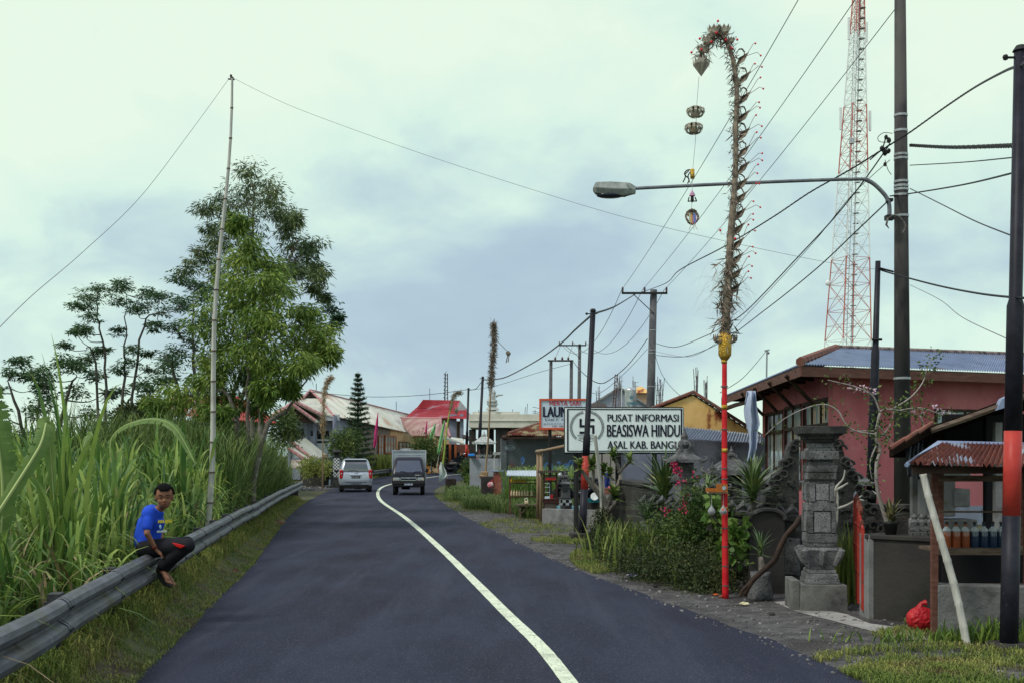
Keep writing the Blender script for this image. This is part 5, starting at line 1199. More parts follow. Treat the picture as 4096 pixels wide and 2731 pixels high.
# side extension: shed roof, faded red
ex = thing('tan_shop', 'low tan shop with a faded red roof right of the long grey house', 'shop', (X(1720, 98), 98, .4))
a, b_, c_, d_ = P(1645, 1740, 104), P(1765, 1742, 98), P(1762, 1672, 104), P(1580, 1670, 110)
mb = MB(); mb.corr(a, b_, c_, d_, 40, .035); r1 = mb.build('roof', M_roofr2, ex)
mb = MB(); ridge_tiles(mb, d_, c_, .4, .12); ridge_tiles(mb, b_, c_, .35, .13); mb.build('ridge_tiles', M_tileg, r1)
mb = MB(); mb.corr(P(1742, 1740, 97), P(1792, 1742, 96), P(1784, 1695, 99), P(1757, 1695, 100), 14, .03); mb.build('side_roof', M_roofr2, ex)
mb = MB(); ridge_tiles(mb, P(1800, 1746, 95.5), P(1784, 1692, 99), .35, .12); mb.build('edge_tiles', M_tileg, ex)
mb = MB(); wallq(mb, (X(1650, 106), 106), (X(1730, 99.5), 99.5), .3, 3.7); wallq(mb, (X(1730, 99.5), 99.5), (X(1772, 99), 99), .3, 3.7); wallq(mb, (X(1772, 99), 99), (X(1772, 107), 107), .3, 3.7); mb.build('wall', M_tan, ex)
mb = MB(); slab(mb, [P(1770, 1748, 96), P(1858, 1772, 98), P(1850, 1752, 102), P(1790, 1745, 101)], .12); mb.build('awning', M_roofw, ex)
mb = MB(); mb.box((X(1760, 98.8), 98.8, 1.3), (.3, .2, 2.)); mb.build('pillar', M_oframe, ex)
# tower house with red roof
th = thing('red_roof_house', 'two-storey house with a steep red tin roof behind the tan shop', 'house', (X(1780, 112), 112, .4))
dd = 112
e = [P(1625, 1665, dd), P(1885, 1675, dd - 4), P(1880, 1655, dd + 6), P(1640, 1655, dd + 8)]; rdl, rdr = P(1692, 1597, dd + 2), P(1838, 1600, dd + 2)
m1, m2 = P(1660, 1640, dd + 1), P(1868, 1645, dd - 1)
mb = MB(); mb.corr(e[0], e[1], P(1862, 1630, dd), P(1665, 1630, dd + 2), 60, .03); mb.corr(P(1667, 1631, dd + 1.8), P(1806, 1634, dd + .2), rdr, rdl, 36, .03)
mb.prism([e[1], P(1862, 1630, dd), P(1846, 1634, dd + 4), e[2]], (0, 0, -.08)); mb.prism([P(1806, 1634, dd + .2), P(1862, 1631, dd + .5), rdr + Vector((0, .1, 0))], (0, .1, 0)) ; mb.prism([rdl, rdr, P(1850, 1650, dd + 8), P(1650, 1650, dd + 8)], (0, 0, -.08))
mb.build('roof', M_roofr, th)
MB().prism([P(1840, 1600, dd - .4), P(1877, 1645, dd - .8), P(1826, 1640, dd - .6)], (0, .1, 0)).build('gable_boards', mat('grey_boards', (.22, .23, .25), (.3, .3, .32), 3, .8, stretch=(1, 1, 8)), th)
mb = MB(); wallq(mb, (X(1745, dd - .5), dd - .5), (X(1802, dd - 1), dd - 1), .4, Zp(1668, dd)); wallq(mb, (X(1745, dd + 7), dd + 7), (X(1745, dd), dd), .4, 5.5); mb.build('wall', M_tan, th)
mb = MB(); mb.box((X(1812, dd - 2), dd - 2, 3.2), (.7, .3, 5.4)); mb.box((X(1847, dd - 2.5), dd - 2.5, 3.2), (.35, .3, 5.4)); mb.build('column', M_gwall, th)
mb = MB(); mb.box((X(1830, dd), dd, 4.3), (.8, .3, 2.0)); mb.build('dark_opening', M_dark, th)
mb = MB()
for px in (1822, 1829, 1836): mb.box((X(px, dd - .4), dd - .4, 4.3), (.05, .05, 2.))
mb.build('shutter_bars', M_tan, th)
# lower shops row behind the cars
sh = thing('shop_row', 'dim row of open shopfronts under a low brown roof behind the parked black cars', 'shop', (X(1830, 116), 116, .4))
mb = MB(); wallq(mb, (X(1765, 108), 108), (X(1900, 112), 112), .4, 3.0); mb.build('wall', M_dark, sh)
mb = MB(); slab(mb, [P(1850, 1745, 104), P(1910, 1768, 100), P(1915, 1755, 108), P(1850, 1735, 110)], .15); mb.build('roof', M_dwood, sh)
mb = MB()
for px in (1778, 1800, 1822, 1846, 1868, 1888): mb.box((X(px, 107.6), 107.6, 1.7), (.22, .15, 2.6))
mb.build('post', M_oframe, sh)
mb = MB(); mb.box((X(1860, 106), 106, 2.55), (1.5, .1, .7)); mb.build('brick_front', M_tile, sh)
for px, c_ in ((1878, (.6, .02, .02)), (1868, (.7, .3, .04))):
 mb = MB(); mb.box((X(px, 104), 104, 1.9), (.22, .05, 1.2)); o = mb.build('hanging_cloth', mat('cloth_%d' % px, c_, None, 1, .8), label='bright %s cloth hanging at the far shopfronts' % ('red' if px == 1878 else 'orange'), cat='cloth')
# radio mast behind red roof house and lightning rods
rm = thing('radio_mast', 'slim dark lattice mast above the red roofed house', 'mast', (X(1781, 125), 125, 0))
mb = MB()
for k in range(3):
 a = k * 2.09; mb.tube([(X(1780, 125) + .38 * math.cos(a), 125 + .38 * math.sin(a), 0), (X(1784, 125) + .16 * math.cos(a), 125 + .16 * math.sin(a), Zp(1492, 125))], .05, 4)
for k in range(16):
 z = 4.5 + k * .42; r = .30 - k * .008; cx = X(1781, 125); mb.tube([(cx - r, 125, z), (cx + r, 125, z + .42)], .025, 3); mb.tube([(cx + r, 125, z), (cx - r, 125, z)], .025, 3)
mb.build('lattice', M_bolt, rm)
for px, y0, y1, d_, nm in ((1265, 1532, 1575, 84, 'grey house gable'), (1585, 1604, 1640, 110, 'far end of the grey house roof'), (1719, 1552, 1598, 113, 'red roofed house')):
 MB().tube([P(px, y1, d_), P(px, y0, d_)], .025, 4).build('lightning_rod', M_bolt, label='thin rod on top of the ' + nm, cat='lightning rod')
# red roof house behind the trees on the left
lh = thing('red_roof_house', 'house with a red tin roof half hidden by the left trees', 'house', (X(800, 52), 52, 0))
mb = MB(); rl_, rr2 = P(740, 1580, 56), P(960, 1585, 56); ll, lr = P(495, 1645, 50), P(1105, 1690, 50)
mb.corr(ll, lr, rr2, rl_, 60, .03); mb.prism([rl_, rr2, rr2 + Vector((1, 5, -1.2)), rl_ + Vector((-1, 5, -1.2))], (0, 0, -.06)); r_ = mb.build('roof', mat('deep_red_tin', (.30, .03, .03), (.36, .06, .05), .8, .5), lh)
mb = MB()
for px in (690, 720, 790): mb.tube([P(px - 40, 1650, 50.2), P(px, 1592, 55.2)], .05, 4)
mb.build('white_battens', M_white, r_)
mb = MB(); gridwall(mb, (X(560, 52), 52), (X(1060, 52), 52), 0, Zp(1680, 52), [(2.9, 4.2, 1.2, 3.1)], .2); wallq(mb, (X(560, 60), 60), (X(560, 52), 52), 0, 3.2); mb.build('wall', mat('brown_wall', (.16, .13, .12)), lh)
mb = MB(); window_at(lh, (X(805, 51.7), 51.7), (X(880, 51.7), 51.7), 1.2, 3.1, 3, 1, M_dwood, .03, mat('pale_pane', (.35, .45, .48)))
mb = MB(); mb.corr(P(490, 1720, 46), P(620, 1750, 46), P(600, 1705, 49), P(500, 1690, 49), 18, .03); mb.build('lower_roof', MATS['deep_red_tin'], lh)
# ---- concrete canopy with the statue ---------------------------------------
dc = 70
cn = thing('concrete_canopy', 'unfinished concrete canopy with a deep pale beam on dark columns', 'building', (X(2080, dc), dc, .1))
M_cream = mat('cream_concrete', (.56, .54, .47), (.64, .62, .55), 1.2, .85, stain=((.28, .3, .24), 1.5, .55, .7))
zb, zt = Zp(1708, dc), Zp(1655, dc)
mb = MB().box((X(2080, dc), dc + 3, (zb + zt) / 2), ((2285 - 1876) / F * dc, 6, zt - zb)).box((X(1985, dc), dc + 2.5, zt + .08), (2.9, 4.6, .16)).box((X(2080, dc), dc - .03, zb + .42), (6.25, .05, .05)); mb.build('beam', M_cream, cn)
mb = MB()
for px, dy in ((1890, 5), (1962, 4), (2008, .6), (2030, 3), (2150, 1), (2260, 1)): mb.box((X(px, dc + dy), dc + dy, zb / 2), (.45 if px != 2008 else .8, .45, zb - .002))
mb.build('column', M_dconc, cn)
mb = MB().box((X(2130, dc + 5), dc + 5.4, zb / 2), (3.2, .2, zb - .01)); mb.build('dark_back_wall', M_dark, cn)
mb = MB()
for px, h_ in ((1910, .3), (2048, .35), (2100, .5), (2108, .7), (2140, .3), (2230, .5)): mb.tube([(X(px, dc), dc + 1, zt - .02), (X(px + 3, dc), dc + 1, zt + h_)], .015, 4)
for py in (1632, 1648, 1655, 1662): mb.tube([P(2130, py - 6, dc + 1), P(2160, py, dc + 1)], .014, 4)
mb.build('rebar', M_bolt, cn)
# seated guardian statue on the canopy
st = thing('statue', 'white seated stone statue on a tiered plinth on top of the concrete canopy', 'statue', tuple(P(1970, 1652, dc + .6)))
M_wst = mat('white_stone', (.36, .38, .37), (.5, .52, .5), 6, .9, bump=.6, stain=((.14, .14, .14), 9, .55, .68))
s_ = (dc + .6) / F; c = P(1970, 1652, dc + .6)
def T(x, y): return c + Vector(((x - 1970) * s_, 0, (1652 - y) * s_))
mb = MB()
for y0, y1, w0, w1 in ((1652, 1644, 60, 50), (1644, 1638, 34, 30), (1638, 1628, 52, 40), (1628, 1618, 30, 36), (1618, 1612, 44, 44)): mb.frus((c.x, c.y), T(0, y0).z, T(0, y1).z, (w0 * s_, w0 * s_ * .8), (w1 * s_, w1 * s_ * .8))
mb.build('plinth', M_wst, st)
mb = MB(); mb.ball(T(1968, 1604), 20 * s_, 12, 8, (1.1, .9, .6)); mb.tube([T(1968, 1610), T(1968, 1595), T(1970, 1583), T(1974, 1574)], [16 * s_, 15 * s_, 12 * s_, 5 * s_], 12); mb.ball(T(1976, 1570), 7.5 * s_, 12, 8, (1, 1, 1.2)); mb.tube([T(1976, 1566), T(1977, 1556)], [6 * s_, 1 * s_], 8)
mb.tube([T(1982, 1584), T(1994, 1579), T(2012, 1578)], [6 * s_, 4 * s_, 2.5 * s_], 7); mb.tube([T(1958, 1588), T(1952, 1600), T(1960, 1606)], [5 * s_, 4 * s_, 4 * s_], 7); mb.tube([T(1955, 1610), T(1962, 1614), T(1985, 1612)], [8 * s_, 7 * s_, 5 * s_], 7); mb.build('figure', M_wst, st, True)
# ---- mural wall house -------------------------------------------------------
M_mural = mat('mural_wall', (.075, .09, .10), (.11, .125, .13), .7, .85, stain=[((.07, .12, .32), .9, .60, .68), ((.26, .06, .035), 1.0, .63, .69, (1.8, 1, .6)), ((.16, .2, .22), 2.4, .6, .72)])
dm = 45
mh = thing('mural_house', 'dark blue painted wall with graffiti under a rusty tin roof', 'building', (X(2200, dm), dm, 0))
mb = MB(); wallq(mb, (X(2006, dm), dm), (X(2420, dm + 1), dm + 1), 0, Zp(1752, dm), .2); wallq(mb, (X(2006, dm + 6), dm + 6), (X(2006, dm), dm), 0, 2.45, .2); mb.build('wall', M_mural, mh)
mb = MB(); mb.corr(P(2030, 1738, dm - .3), P(2430, 1748, dm + .6), P(2430, 1690, dm + 3), P(2155, 1690, dm + 3), 46, .03); rf = mb.build('roof', M_rust3, mh)
mb = MB(); ridge_tiles(mb, P(2034, 1732, dm - .2), P(2160, 1692, dm + 3), .3, .07); mb.build('edge_tiles', M_tile, rf)
MB().box((X(2215, dm - .2), dm - .2, Zp(1750, dm)), (4.1, .1, .08)).ball(P(2022, 1748, dm - .2), .16, 10, 6, (1, .7, .7), .2).build('fascia', M_dwood, mh)
mt_ = mat('mural_blue', (.06, .16, .42), (.12, .26, .55), 3, .7, stain=((.35, .48, .62), 4, .58, .66))
mb = MB(); rr = random.Random(4)
def stroke(pts, w):
 pts = [P(a, b, dm - .03 + .0025 * (a - 2000)) for a, b in pts]; pts = [Vector((p.x, dm - .012 + (p.x - X(2006, dm)) / (X(2420, dm + 1) - X(2006, dm)) * 1.0, p.z)) for p in pts]
 for p, q in zip(spline(pts, 5), spline(pts, 5)[1:]):
  t = (q - p); nrm = Vector((-t.z, 0, t.x)).normalized() * w
  mb.quad(p - nrm, q - nrm, q + nrm, p + nrm)
for s_0 in ([(2178, 1880), (2182, 1855), (2200, 1850), (2208, 1862), (2205, 1885)], [(2215, 1885), (2222, 1862), (2232, 1885), (2240, 1862)], [(2228, 1850), (2236, 1845), (2240, 1856)], [(2252, 1885), (2256, 1858), (2270, 1855), (2262, 1870), (2274, 1888)], [(2262, 1890), (2272, 1860), (2283, 1840), (2290, 1848), (2284, 1870), (2270, 1892)], [(2292, 1880), (2300, 1862), (2310, 1860), (2306, 1880)], [(2085, 1840), (2090, 1825), (2096, 1838), (2088, 1855)]): stroke(s_0, .035)
mb.build('graffiti', mt_, mh)
mb = MB(); cxy = P(2040, 1789, dm);
for k in range(24):
 a, b2 = k / 24 * 6.283, (k + 1) / 24 * 6.283
 q = [Vector((cxy.x + rx * math.cos(an), dm + .04, cxy.z + rz2 * math.sin(an))) for an, rx, rz2 in ((a, .2, .1), (b2, .2, .1), (b2, .17, .08), (a, .17, .08))]
 mb.quad(*[v - Vector((0, .005 + .02 + .03, 0)) for v in q])
mb.build('oval_logo', mat('logo_pale', (.25, .33, .38), None, 1, .7), mh)
text('KRAFT', MATS['logo_pale'], facing((cxy.x - .15, dm - .01 + .0, cxy.z - .045), (1, 0, 0)), .115, mh, 'lettering', bold=.002)
# ---- yellow gable, grey gable, water tank, rebar ------------------------------
dy = 40
yh = thing('yellow_gable_house', 'rusty yellow tin gable with tiled edges behind the white banner', 'house', (X(2790, dy), dy, 0))
pk = P(2772, 1574, dy); lf = P(2600, 1640, dy); rt2 = P(3040, 1745, dy)
mb = MB(); mb.prism([pk, lf, Vector((lf.x, dy, 2.0)), Vector((rt2.x, dy, 2.0)), rt2], (0, .1, 0)); mb.build('gable', M_rust2, yh)
mb = MB(); ridge_tiles(mb, lf + Vector((-.2, -.05, -.03)), pk + Vector((0, -.05, .06)), .22, .07); ridge_tiles(mb, rt2 + Vector((.1, -.05, 0)), pk + Vector((0, -.05, .06)), .22, .07); mb.build('edge_tiles', M_tile, yh)
mb = MB(); bkv = Vector((0, 5, 0)); mb.prism([pk, lf, lf + bkv, pk + bkv], (0, 0, -.05)); mb.prism([pk, rt2, rt2 + bkv, pk + bkv], (0, 0, -.05)); mb.build('roof', M_tile, yh)
dg = 33
mb = MB(); wallq(mb, (X(2440, dg), dg), (X(3060, dg + 2), dg + 2), 0, (Zp(1745, dg), Zp(1748, dg + 2)), .2);
gw = thing('grey_plaster_building', 'rough grey-blue plastered wall behind the shrines', 'building', (X(2800, dg), dg, 0)); mb.build('wall', M_plast, gw)
mb = MB(); mb.corr(P(2690, 1752, dg - .4), P(3050, 1772, dg + 1.6), P(3050, 1738, dg + 2.4), P(2735, 1706, dg + .6), 30, .035); mb.build('foil_roof', mat('silver_foil', (.34, .38, .46), (.45, .5, .56), 8, .35, .5, bump=.8), gw)
mb = MB()
for px, w in ((2362, .35), (2392, .3), (2425, .35), (2452, .2)): mb.box((X(px, 32), 32, 1.15), (w * .6, .12, 2.3))
mb.build('door_frame', mat('cream_frame', (.3, .28, .26), None, 1, .7), gw); MB().box((X(2400, 32.5), 32.5, 1.2), (1.2, .1, 2.4)).build('doorway', M_dark, gw)
cloth('blue_cloth', 'blue cloth hanging in the doorway behind the basket', 'cloth', [(2418, 2438, 1890), (2418, 2440, 1925), (2422, 2438, 1955)], 31.7, mat('navy_cloth', (.02, .04, .2), None, 1, .8), .03)
hg = thing('grey_gable_house', 'pale grey gabled roof behind the water tank', 'house', (X(2480, 60), 60, 0))
pk = P(2478, 1552, 60); l_ = P(2370, 1618, 60); r_ = P(2590, 1625, 60)
mb = MB(); mb.prism([pk, l_, Vector((l_.x, 60, 3.0)), Vector((r_.x, 60, 3.0)), r_], (0, .15, 0)); mb.build('gable', mat('grey_gable', (.26, .29, .36), (.3, .33, .4), 1, .8), hg)
mb = MB(); mb.tube([l_ + Vector((-.2, -.1, -.1)), pk + Vector((0, -.1, .05)), r_ + Vector((.2, -.1, -.1))], .07, 5); mb.lathe([(.08, 0), (.04, .3), (.0, .5)], pk, 6); mb.build('edge_trim', M_conc, hg)
mb = MB(); mb.box(P(2560, 1600, 62), (.8, .8, 1.0)); mb.build('turret', mat('tan_brick', (.4, .26, .17), None, 1, .8), hg); mb = MB(); mb.frus(P(2560, 0, 62).xy.to_tuple(), Zp(1572, 62), Zp(1545, 62), (1.1, 1.1), (.2, .2)); mb.build('turret_roof', M_rust2, hg)
mb = MB(); slab(mb, [P(2360, 1628, 36), P(2432, 1628, 36), P(2418, 1612, 38), P(2350, 1612, 38)], .05); mb.build('low_roof', M_dwood, gw)
wt = thing('water_tank', 'cylindrical stainless steel water tank with a blue drop emblem', 'water tank', tuple(P(2522, 1640, 36)))
ct = P(2522, 1640, 36); h_ = (1640 - 1550) / F * 36; r = .182
prof = [(r, 0)] + [(r * (1.02 if k % 2 else .985), h_ * (.04 + .9 * k / 16)) for k in range(17)] + [(r * .8, h_ * .98), (r * .25, h_ * 1.03)]
MB().lathe(prof, ct, 24).build('tank', mat('brushed_steel', (.42, .44, .45), (.55, .57, .57), 6, .35, .75), wt, True)
MB().tube([ct + Vector((-.28, 0, 0)), ct + Vector((-.28, 0, -.02)), ct + Vector((-.28, 0, h_ * .97)), ct + Vector((-.2, 0, h_))], .012, 5).build('pipe', M_white, wt)
MB().box(ct + Vector((0, .0, -.06)), (.42, .4, .1)).build('stand', M_conc, wt)
M_tealp = mat('teal_print', (.02, .17, .24), None, 1, .5)
mb = MB(); c2 = ct + Vector((0, -r - .008, h_ * .6)); mb.prism([c2 + Vector((x * .058, 0, z * .058)) for x, z in ((.1, 1.7), (.0, .6), (-.7, .2), (-.9, -.4), (-.6, -1), (0, -1.2), (.7, -1), (1, -.3), (.8, .3), (.3, .2), (0, -.3), (.3, -.7), (-.2, -.8), (-.5, -.2), (.1, .3))], (0, .004, 0)); mb.build('drop_emblem', M_tealp, wt)
text('COVINA', M_tealp, facing(ct + Vector((-.15, -r - .012, h_ * .26)), (1, 0, 0)), .098, wt, 'lettering', bold=.004)
text('Stainless Steel Tank', M_tealp, facing(ct + Vector((-.13, -r - .012, h_ * .17)), (1, 0, 0)), .034, wt, 'lettering')
lad = thing('ladder', 'rusty ladder leaning up left of the water tank', 'ladder', tuple(P(2455, 1650, 37)))
mb = MB()
for o in (-5, 5): mb.tube([P(2455 + o, 1640, 37), P(2466 + o, 1495, 37)], .014, 4)
for k in range(11): mb.tube([P(2450 + k, 1630 - k * 13, 37), P(2461 + k, 1630 - k * 13, 37)], .01, 4)
mb.build('ladder_frame', mat('rust_iron', (.10, .05, .035), None, 1, .8), lad)
rr = random.Random(9)
for px, y0, y1, d_, n, sp, lab in ((2395, 1620, 1540, 55, 5, 16, 'leftmost small bundle of rebar above the laundry sign'), (2478, 1600, 1490, 58, 7, 26, 'rebar bundle left of the water tank'), (2545, 1590, 1500, 56, 5, 16, 'short rebar bundle behind the water tank turret'), (2640, 1620, 1500, 48, 12, 26, 'tall tangle of rebar right of the concrete pole'), (2786, 1585, 1465, 46, 9, 12, 'rebar bundle above the peak of the yellow gable'), (2824, 1610, 1500, 46, 7, 10, 'rebar bundle just right of the yellow gable peak')):
 mb = MB(); o = P(px, y0, d_)
 for k in range(n):
  a = px + rr.uniform(-sp, sp) * .6; b2 = a + rr.uniform(-sp, sp) * .5; t_ = y1 + rr.uniform(0, 40); dz = rr.uniform(-.3, .3); mb.tube([P(a, y0 + 40, d_ + dz), P((a + b2) / 2, (y0 + t_) / 2, d_ + dz), P(b2, t_, d_ + dz)], .013, 4)
 for k in range(5): mb.tube([P(px - sp * .6, y0 - k * (y0 - y1) / 6, d_ - .35), P(px + sp * .6, y0 - k * (y0 - y1) / 6 - 3, d_ - .35)], .01, 3)
 mb.build('rebar_bundle', mat('grey_rebar', (.16, .15, .17), None, 1, .8), label=lab, cat='rebar', group='rebar starter bars on flat roofs')
# ============================================================ right foreground: shrines, gate, stall
def plan(px, d): return (X(px, d), d)
def stack(root, name, cxy, m, tiers, rz=0., bev=.006, depth=1.):
 """tiers = [(z0, z1, width bottom, width top)]"""
 mb = MB()
 for t in tiers: mb.frus(cxy, t[0], t[1], (t[2], t[2] * depth), (t[3], t[3] * depth), rz)
 return mb.build(name, m, root, bevel=bev)
def horned_roof(mb, cxy, z, w, h, rz=0., horn=.07, dep=1.):
 mb.frus(cxy, z, z + h * .3, (w, w * dep), (w * .96, w * dep * .96), rz); mb.frus(cxy, z + h * .3, z + h, (w * .92, w * dep * .92), (w * .3, w * .3 * dep), rz)
 for i in (-1, 1):
  for j in (-1, 1):
   v = Matrix.Rotation(rz, 3, 'Z') @ Vector((i * w * .5, j * w * .5 * dep, 0)); q = Vector((cxy[0], cxy[1], z + h * .1)) + v; o = v.normalized()
   mb.tube(spline([q - o * .06, q + o * .03 + Vector((0, 0, horn * .3)), q + o * .05 + Vector((0, 0, horn)), q + o * .01 + Vector((0, 0, horn * 1.25))], 3), [.03, .03, .026, .024, .02, .018, .016, .014, .012, .01], 6)
def crown(mb, cxy, z, s):
 mb.lathe([(s * .55, 0), (s * .5, s * .25), (s * .3, s * .35), (s * .45, s * .6), (s * .42, s * .8), (s * .2, s * .95), (s * .24, s * 1.15), (s * .1, s * 1.4), (0.004, s * 1.7)], (*cxy, z), 8)
 for k in range(6):
  a = k * 1.047; o = Vector((math.cos(a), math.sin(a), 0)); c = Vector((*cxy, z)); mb.tube([c + o * s * .45 + Vector((0, 0, s * .2)), c + o * s * .62 + Vector((0, 0, s * .55)), c + o * s * .5 + Vector((0, 0, s * .8))], [s * .1, s * .08, s * .03], 5)
def shrine(name, label, px, d, ztop, w, m=M_stone, rz=.15, style=0, z0=0., cloth_=False):
 cxy = plan(px, d); r = thing(name, label, 'shrine', (*cxy, z0)); Hh = ztop - z0; z = lambda u: z0 + Hh * u
 stack(r, 'plinth', cxy, m, [(z(0), z(.08), w * 1.25, w * 1.25), (z(.08), z(.13), w * 1.05, w * .9), (z(.13), z(.3), w * .85, w * .85), (z(.3), z(.34), w * .95, w * 1.1)], rz)
 if style == 0:
  stack(r, 'shaft', cxy, m, [(z(.34), z(.52), w * .62, w * .62), (z(.52), z(.56), w * .8, w * .95)], rz)
  mb = MB(); Mr = Matrix.Rotation(rz, 3, 'Z')
  for i, j in ((-1, -1), (1, -1), (1, 1), (-1, 1), (0, -1)): v = Mr @ Vector((i * w * .36, j * w * .36, 0)); mb.box((cxy[0] + v.x, cxy[1] + v.y, z(.64)), (w * .1, w * .1, Hh * .16 - .004), rz)
  mb.box((cxy[0], cxy[1] + .02, z(.64)), (w * .5, w * .5, Hh * .15), rz); mb.build('altar_house', M_dstone, r)
  mb = MB(); horned_roof(mb, cxy, z(.72), w * 1.25, Hh * .11, rz); mb.build('roof', m, r)
  mb = MB(); crown(mb, cxy, z(.82), w * .26); mb.build('crown', m, r)
 else:
  stack(r, 'shaft', cxy, m, [(z(.34), z(.60), w * .7, w * .7), (z(.60), z(.64), w * .9, w * 1.0), (z(.64), z(.74), w * .6, w * .55)], rz)
  mb = MB(); horned_roof(mb, cxy, z(.74), w * 1.15, Hh * .08, rz, .06); mb.build('roof', m, r)
  mb = MB(); crown(mb, cxy, z(.8), w * .62); mb.build('crown', m, r)
 mb = MB(); rr = random.Random(int(px))
 for k in range(22):
  a, zz = rr.uniform(0, 6.28), rr.uniform(.1, .6); mb.ball((cxy[0] + w * .45 * math.cos(a), cxy[1] + w * .45 * math.sin(a), z(zz)), w * .07, 6, 4, (1, 1, .8), .2)
 mb.build('carving', M_dstone, r)
 if cloth_:
  mb = MB(); mb.frus(cxy, z(.12), z(.33), (w * .95, w * .95), (w * .88, w * .88), rz); mb.build('checked_cloth', cloth_, r)
 return r
M_check = mat('checked', (.6, .6, .6), None, 1, .8)
t_ = M_check.node_tree; ck = t_.nodes.new('ShaderNodeTexChecker'); tcn = t_.nodes.new('ShaderNodeTexCoord'); ck.inputs['Scale'].default_value = 11
ck.inputs[1].default_value = (.66, .68, .68, 1); ck.inputs[2].default_value = (.02, .02, .03, 1); t_.links.new(tcn.outputs['Object'], ck.inputs[0]); t_.links.new(ck.outputs[0], t_.nodes['Principled BSDF'].inputs['Base Color'])
shrine('stone_shrine', 'stone shrine with a tall flame-like crown in front of the banner corner', 2738, 18.5, Zp(1700, 18.5), .40, style=1, rz=.3)
shrine('stone_shrine', 'widest stone shrine with a horned roof directly left and right of the red pole', 2925, 17.5, Zp(1742, 17.5), .52, style=0, rz=.12)
shrine('stone_shrine', 'small low stone shrine with a knob crown left of the red pole', 2850, 16.8, Zp(1832, 16.8), .30, style=1)
shrine('stone_shrine', 'stone shrine with a curled crown just left of the tall grey pillar', 3118, 17.5, Zp(1795, 17.5), .40, style=0, rz=.2)
shrine('stone_shrine', 'stone shrine with a curled crown between the tall grey pillar and the steel pole', 3405, 17, Zp(1797, 17), .38, style=0, rz=.1)
shrine('stone_shrine', 'small stone shrine wrapped in checked cloth beside the food cart', 2262, 31.5, Zp(1898, 31.5), .34, rz=.1, z0=Zp(2035, 31.5), style=1, cloth_=M_check)
# dark carved split-gate wings
def wing(label, px, d, s, out_):
 r = thing('carved_gate_wing', label, 'gate', (X(px, d), d, 0)); c = P(px, 1825, d); mb = MB(); mb2 = MB(); q = s * out_
 prof = [(0, 0), (0, 2.0), (.05, 2.02), (.1, 1.95), (.14, 1.78), (.2, 1.74), (.22, 1.6), (.3, 1.55), (.32, 1.4), (.42, 1.32), (.44, 1.15), (.52, 1.1), (.52, .9), (.62, .85), (.62, 0)]
 mb.prism([(c.x + q * a, d, b) for a, b in prof], (0, .32, 0)); mb.build('slab', M_dstone, r)
 rr = random.Random(px)
 for a, b in prof[2:-1]:
  o = Vector((c.x + q * (a - .02), d - .03, b - .05)); sp = [(o + Vector((q * .075 * (1 - k / 14) * math.cos(k * .55), 0, .075 * (1 - k / 14) * math.sin(k * .55)))) for k in range(12)]
  mb2.tube(sp, [.022 - .0012 * k for k in range(12)], 5)
 for k in range(34): mb2.ball((c.x + q * rr.uniform(.04, .5), d - .01, rr.uniform(.3, 1.5)), rr.uniform(.03, .06), 6, 4, (1, .6, 1), .25)
 mb2.build('scroll_carving', M_dstone, r)
wing('left dark carved wing of the split stone gate, behind the yucca', 3196, 15.6, -1, 1.05)
wing('right dark carved wing of the split stone gate, beside the steel pole', 3338, 15.6, 1, 1.05)
# the boundary walls
def swall(name, label, a, b, z1, m, t=.2, cap=None, cat='wall', z0=0.):
 r = thing(name, label, cat, (a[0], a[1], 0)); mb = MB(); wallq(mb, a, b, z0, z1, t); mb.build('wall', m, r, bevel=.008)
 if cap:
  a2, b2 = Vector((*a, 0)), Vector((*b, 0)); d_ = (b2 - a2).normalized(); n = Vector((-d_.y, d_.x, 0)); c = (a2 + b2) / 2 + n * t / 2; zz = z1[0] if hasattr(z1, '__len__') else z1
  MB().box((c.x, c.y, zz + cap / 2 + .002), ((b2 - a2).length + .05, t + .06, cap), math.atan2(d_.y, d_.x), ch=.01).build('coping', m, r)
 return r
r = swall('stone_wall', 'dark mossy carved boundary wall behind the hedge and the shrines', plan(2560, 19.5), plan(3185, 15.3), .92, M_dstone, .25, .08)
mb = MB(); rr = random.Random(3)
for k in range(15):
 t = (k + .5) / 15; p = Vector((*plan(2560, 19.5), 0)).lerp(Vector((*plan(3185, 15.3), 0)), t); mb.box((p.x + .02, p.y - .05, .45), (.24, .06, .5), -.9, ch=.01); mb.tube([(p.x - .08, p.y - .1, 1.04), (p.x, p.y - .16, 1.12), (p.x + .08, p.y - .1, 1.04)], [.03, .06, .03], 6)
mb.build('carving', M_stone, r)
swall('stone_wall', 'dark wall between the right gate wing and the concrete wall', plan(3330, 16.6), plan(3720, 16.0), 1.05, M_dstone, .25, .07)
swall('stone_wall', 'damp black garden wall at the left end of the hedge beside the frangipani', plan(2478, 23.5), plan(2570, 20.5), 1.25, M_dconc, .3, .08)
swall('low_concrete_wall', 'low grey concrete wall under the food cart', plan(2168, 30), plan(2430, 29), Zp(2033, 30), M_conc, .25)
swall('concrete_wall', 'raised dark concrete block behind the low wall carrying the washing basket', plan(2340, 30.4), plan(2430, 29.6), Zp(2008, 30), M_dconc, .8)
cw = swall('concrete_wall', 'dark concrete block wall topped by the potted aloe', plan(3470, 12.6), plan(3742, 12.1), Zp(2160, 12.4), M_dconc, .3, .055)
MB().box((X(3468, 12.7), 12.72, .47), (.05, .34, .93), 0).build('lit_end_face', M_conc, cw)  # paler concrete puts the light from the left into this end's colour
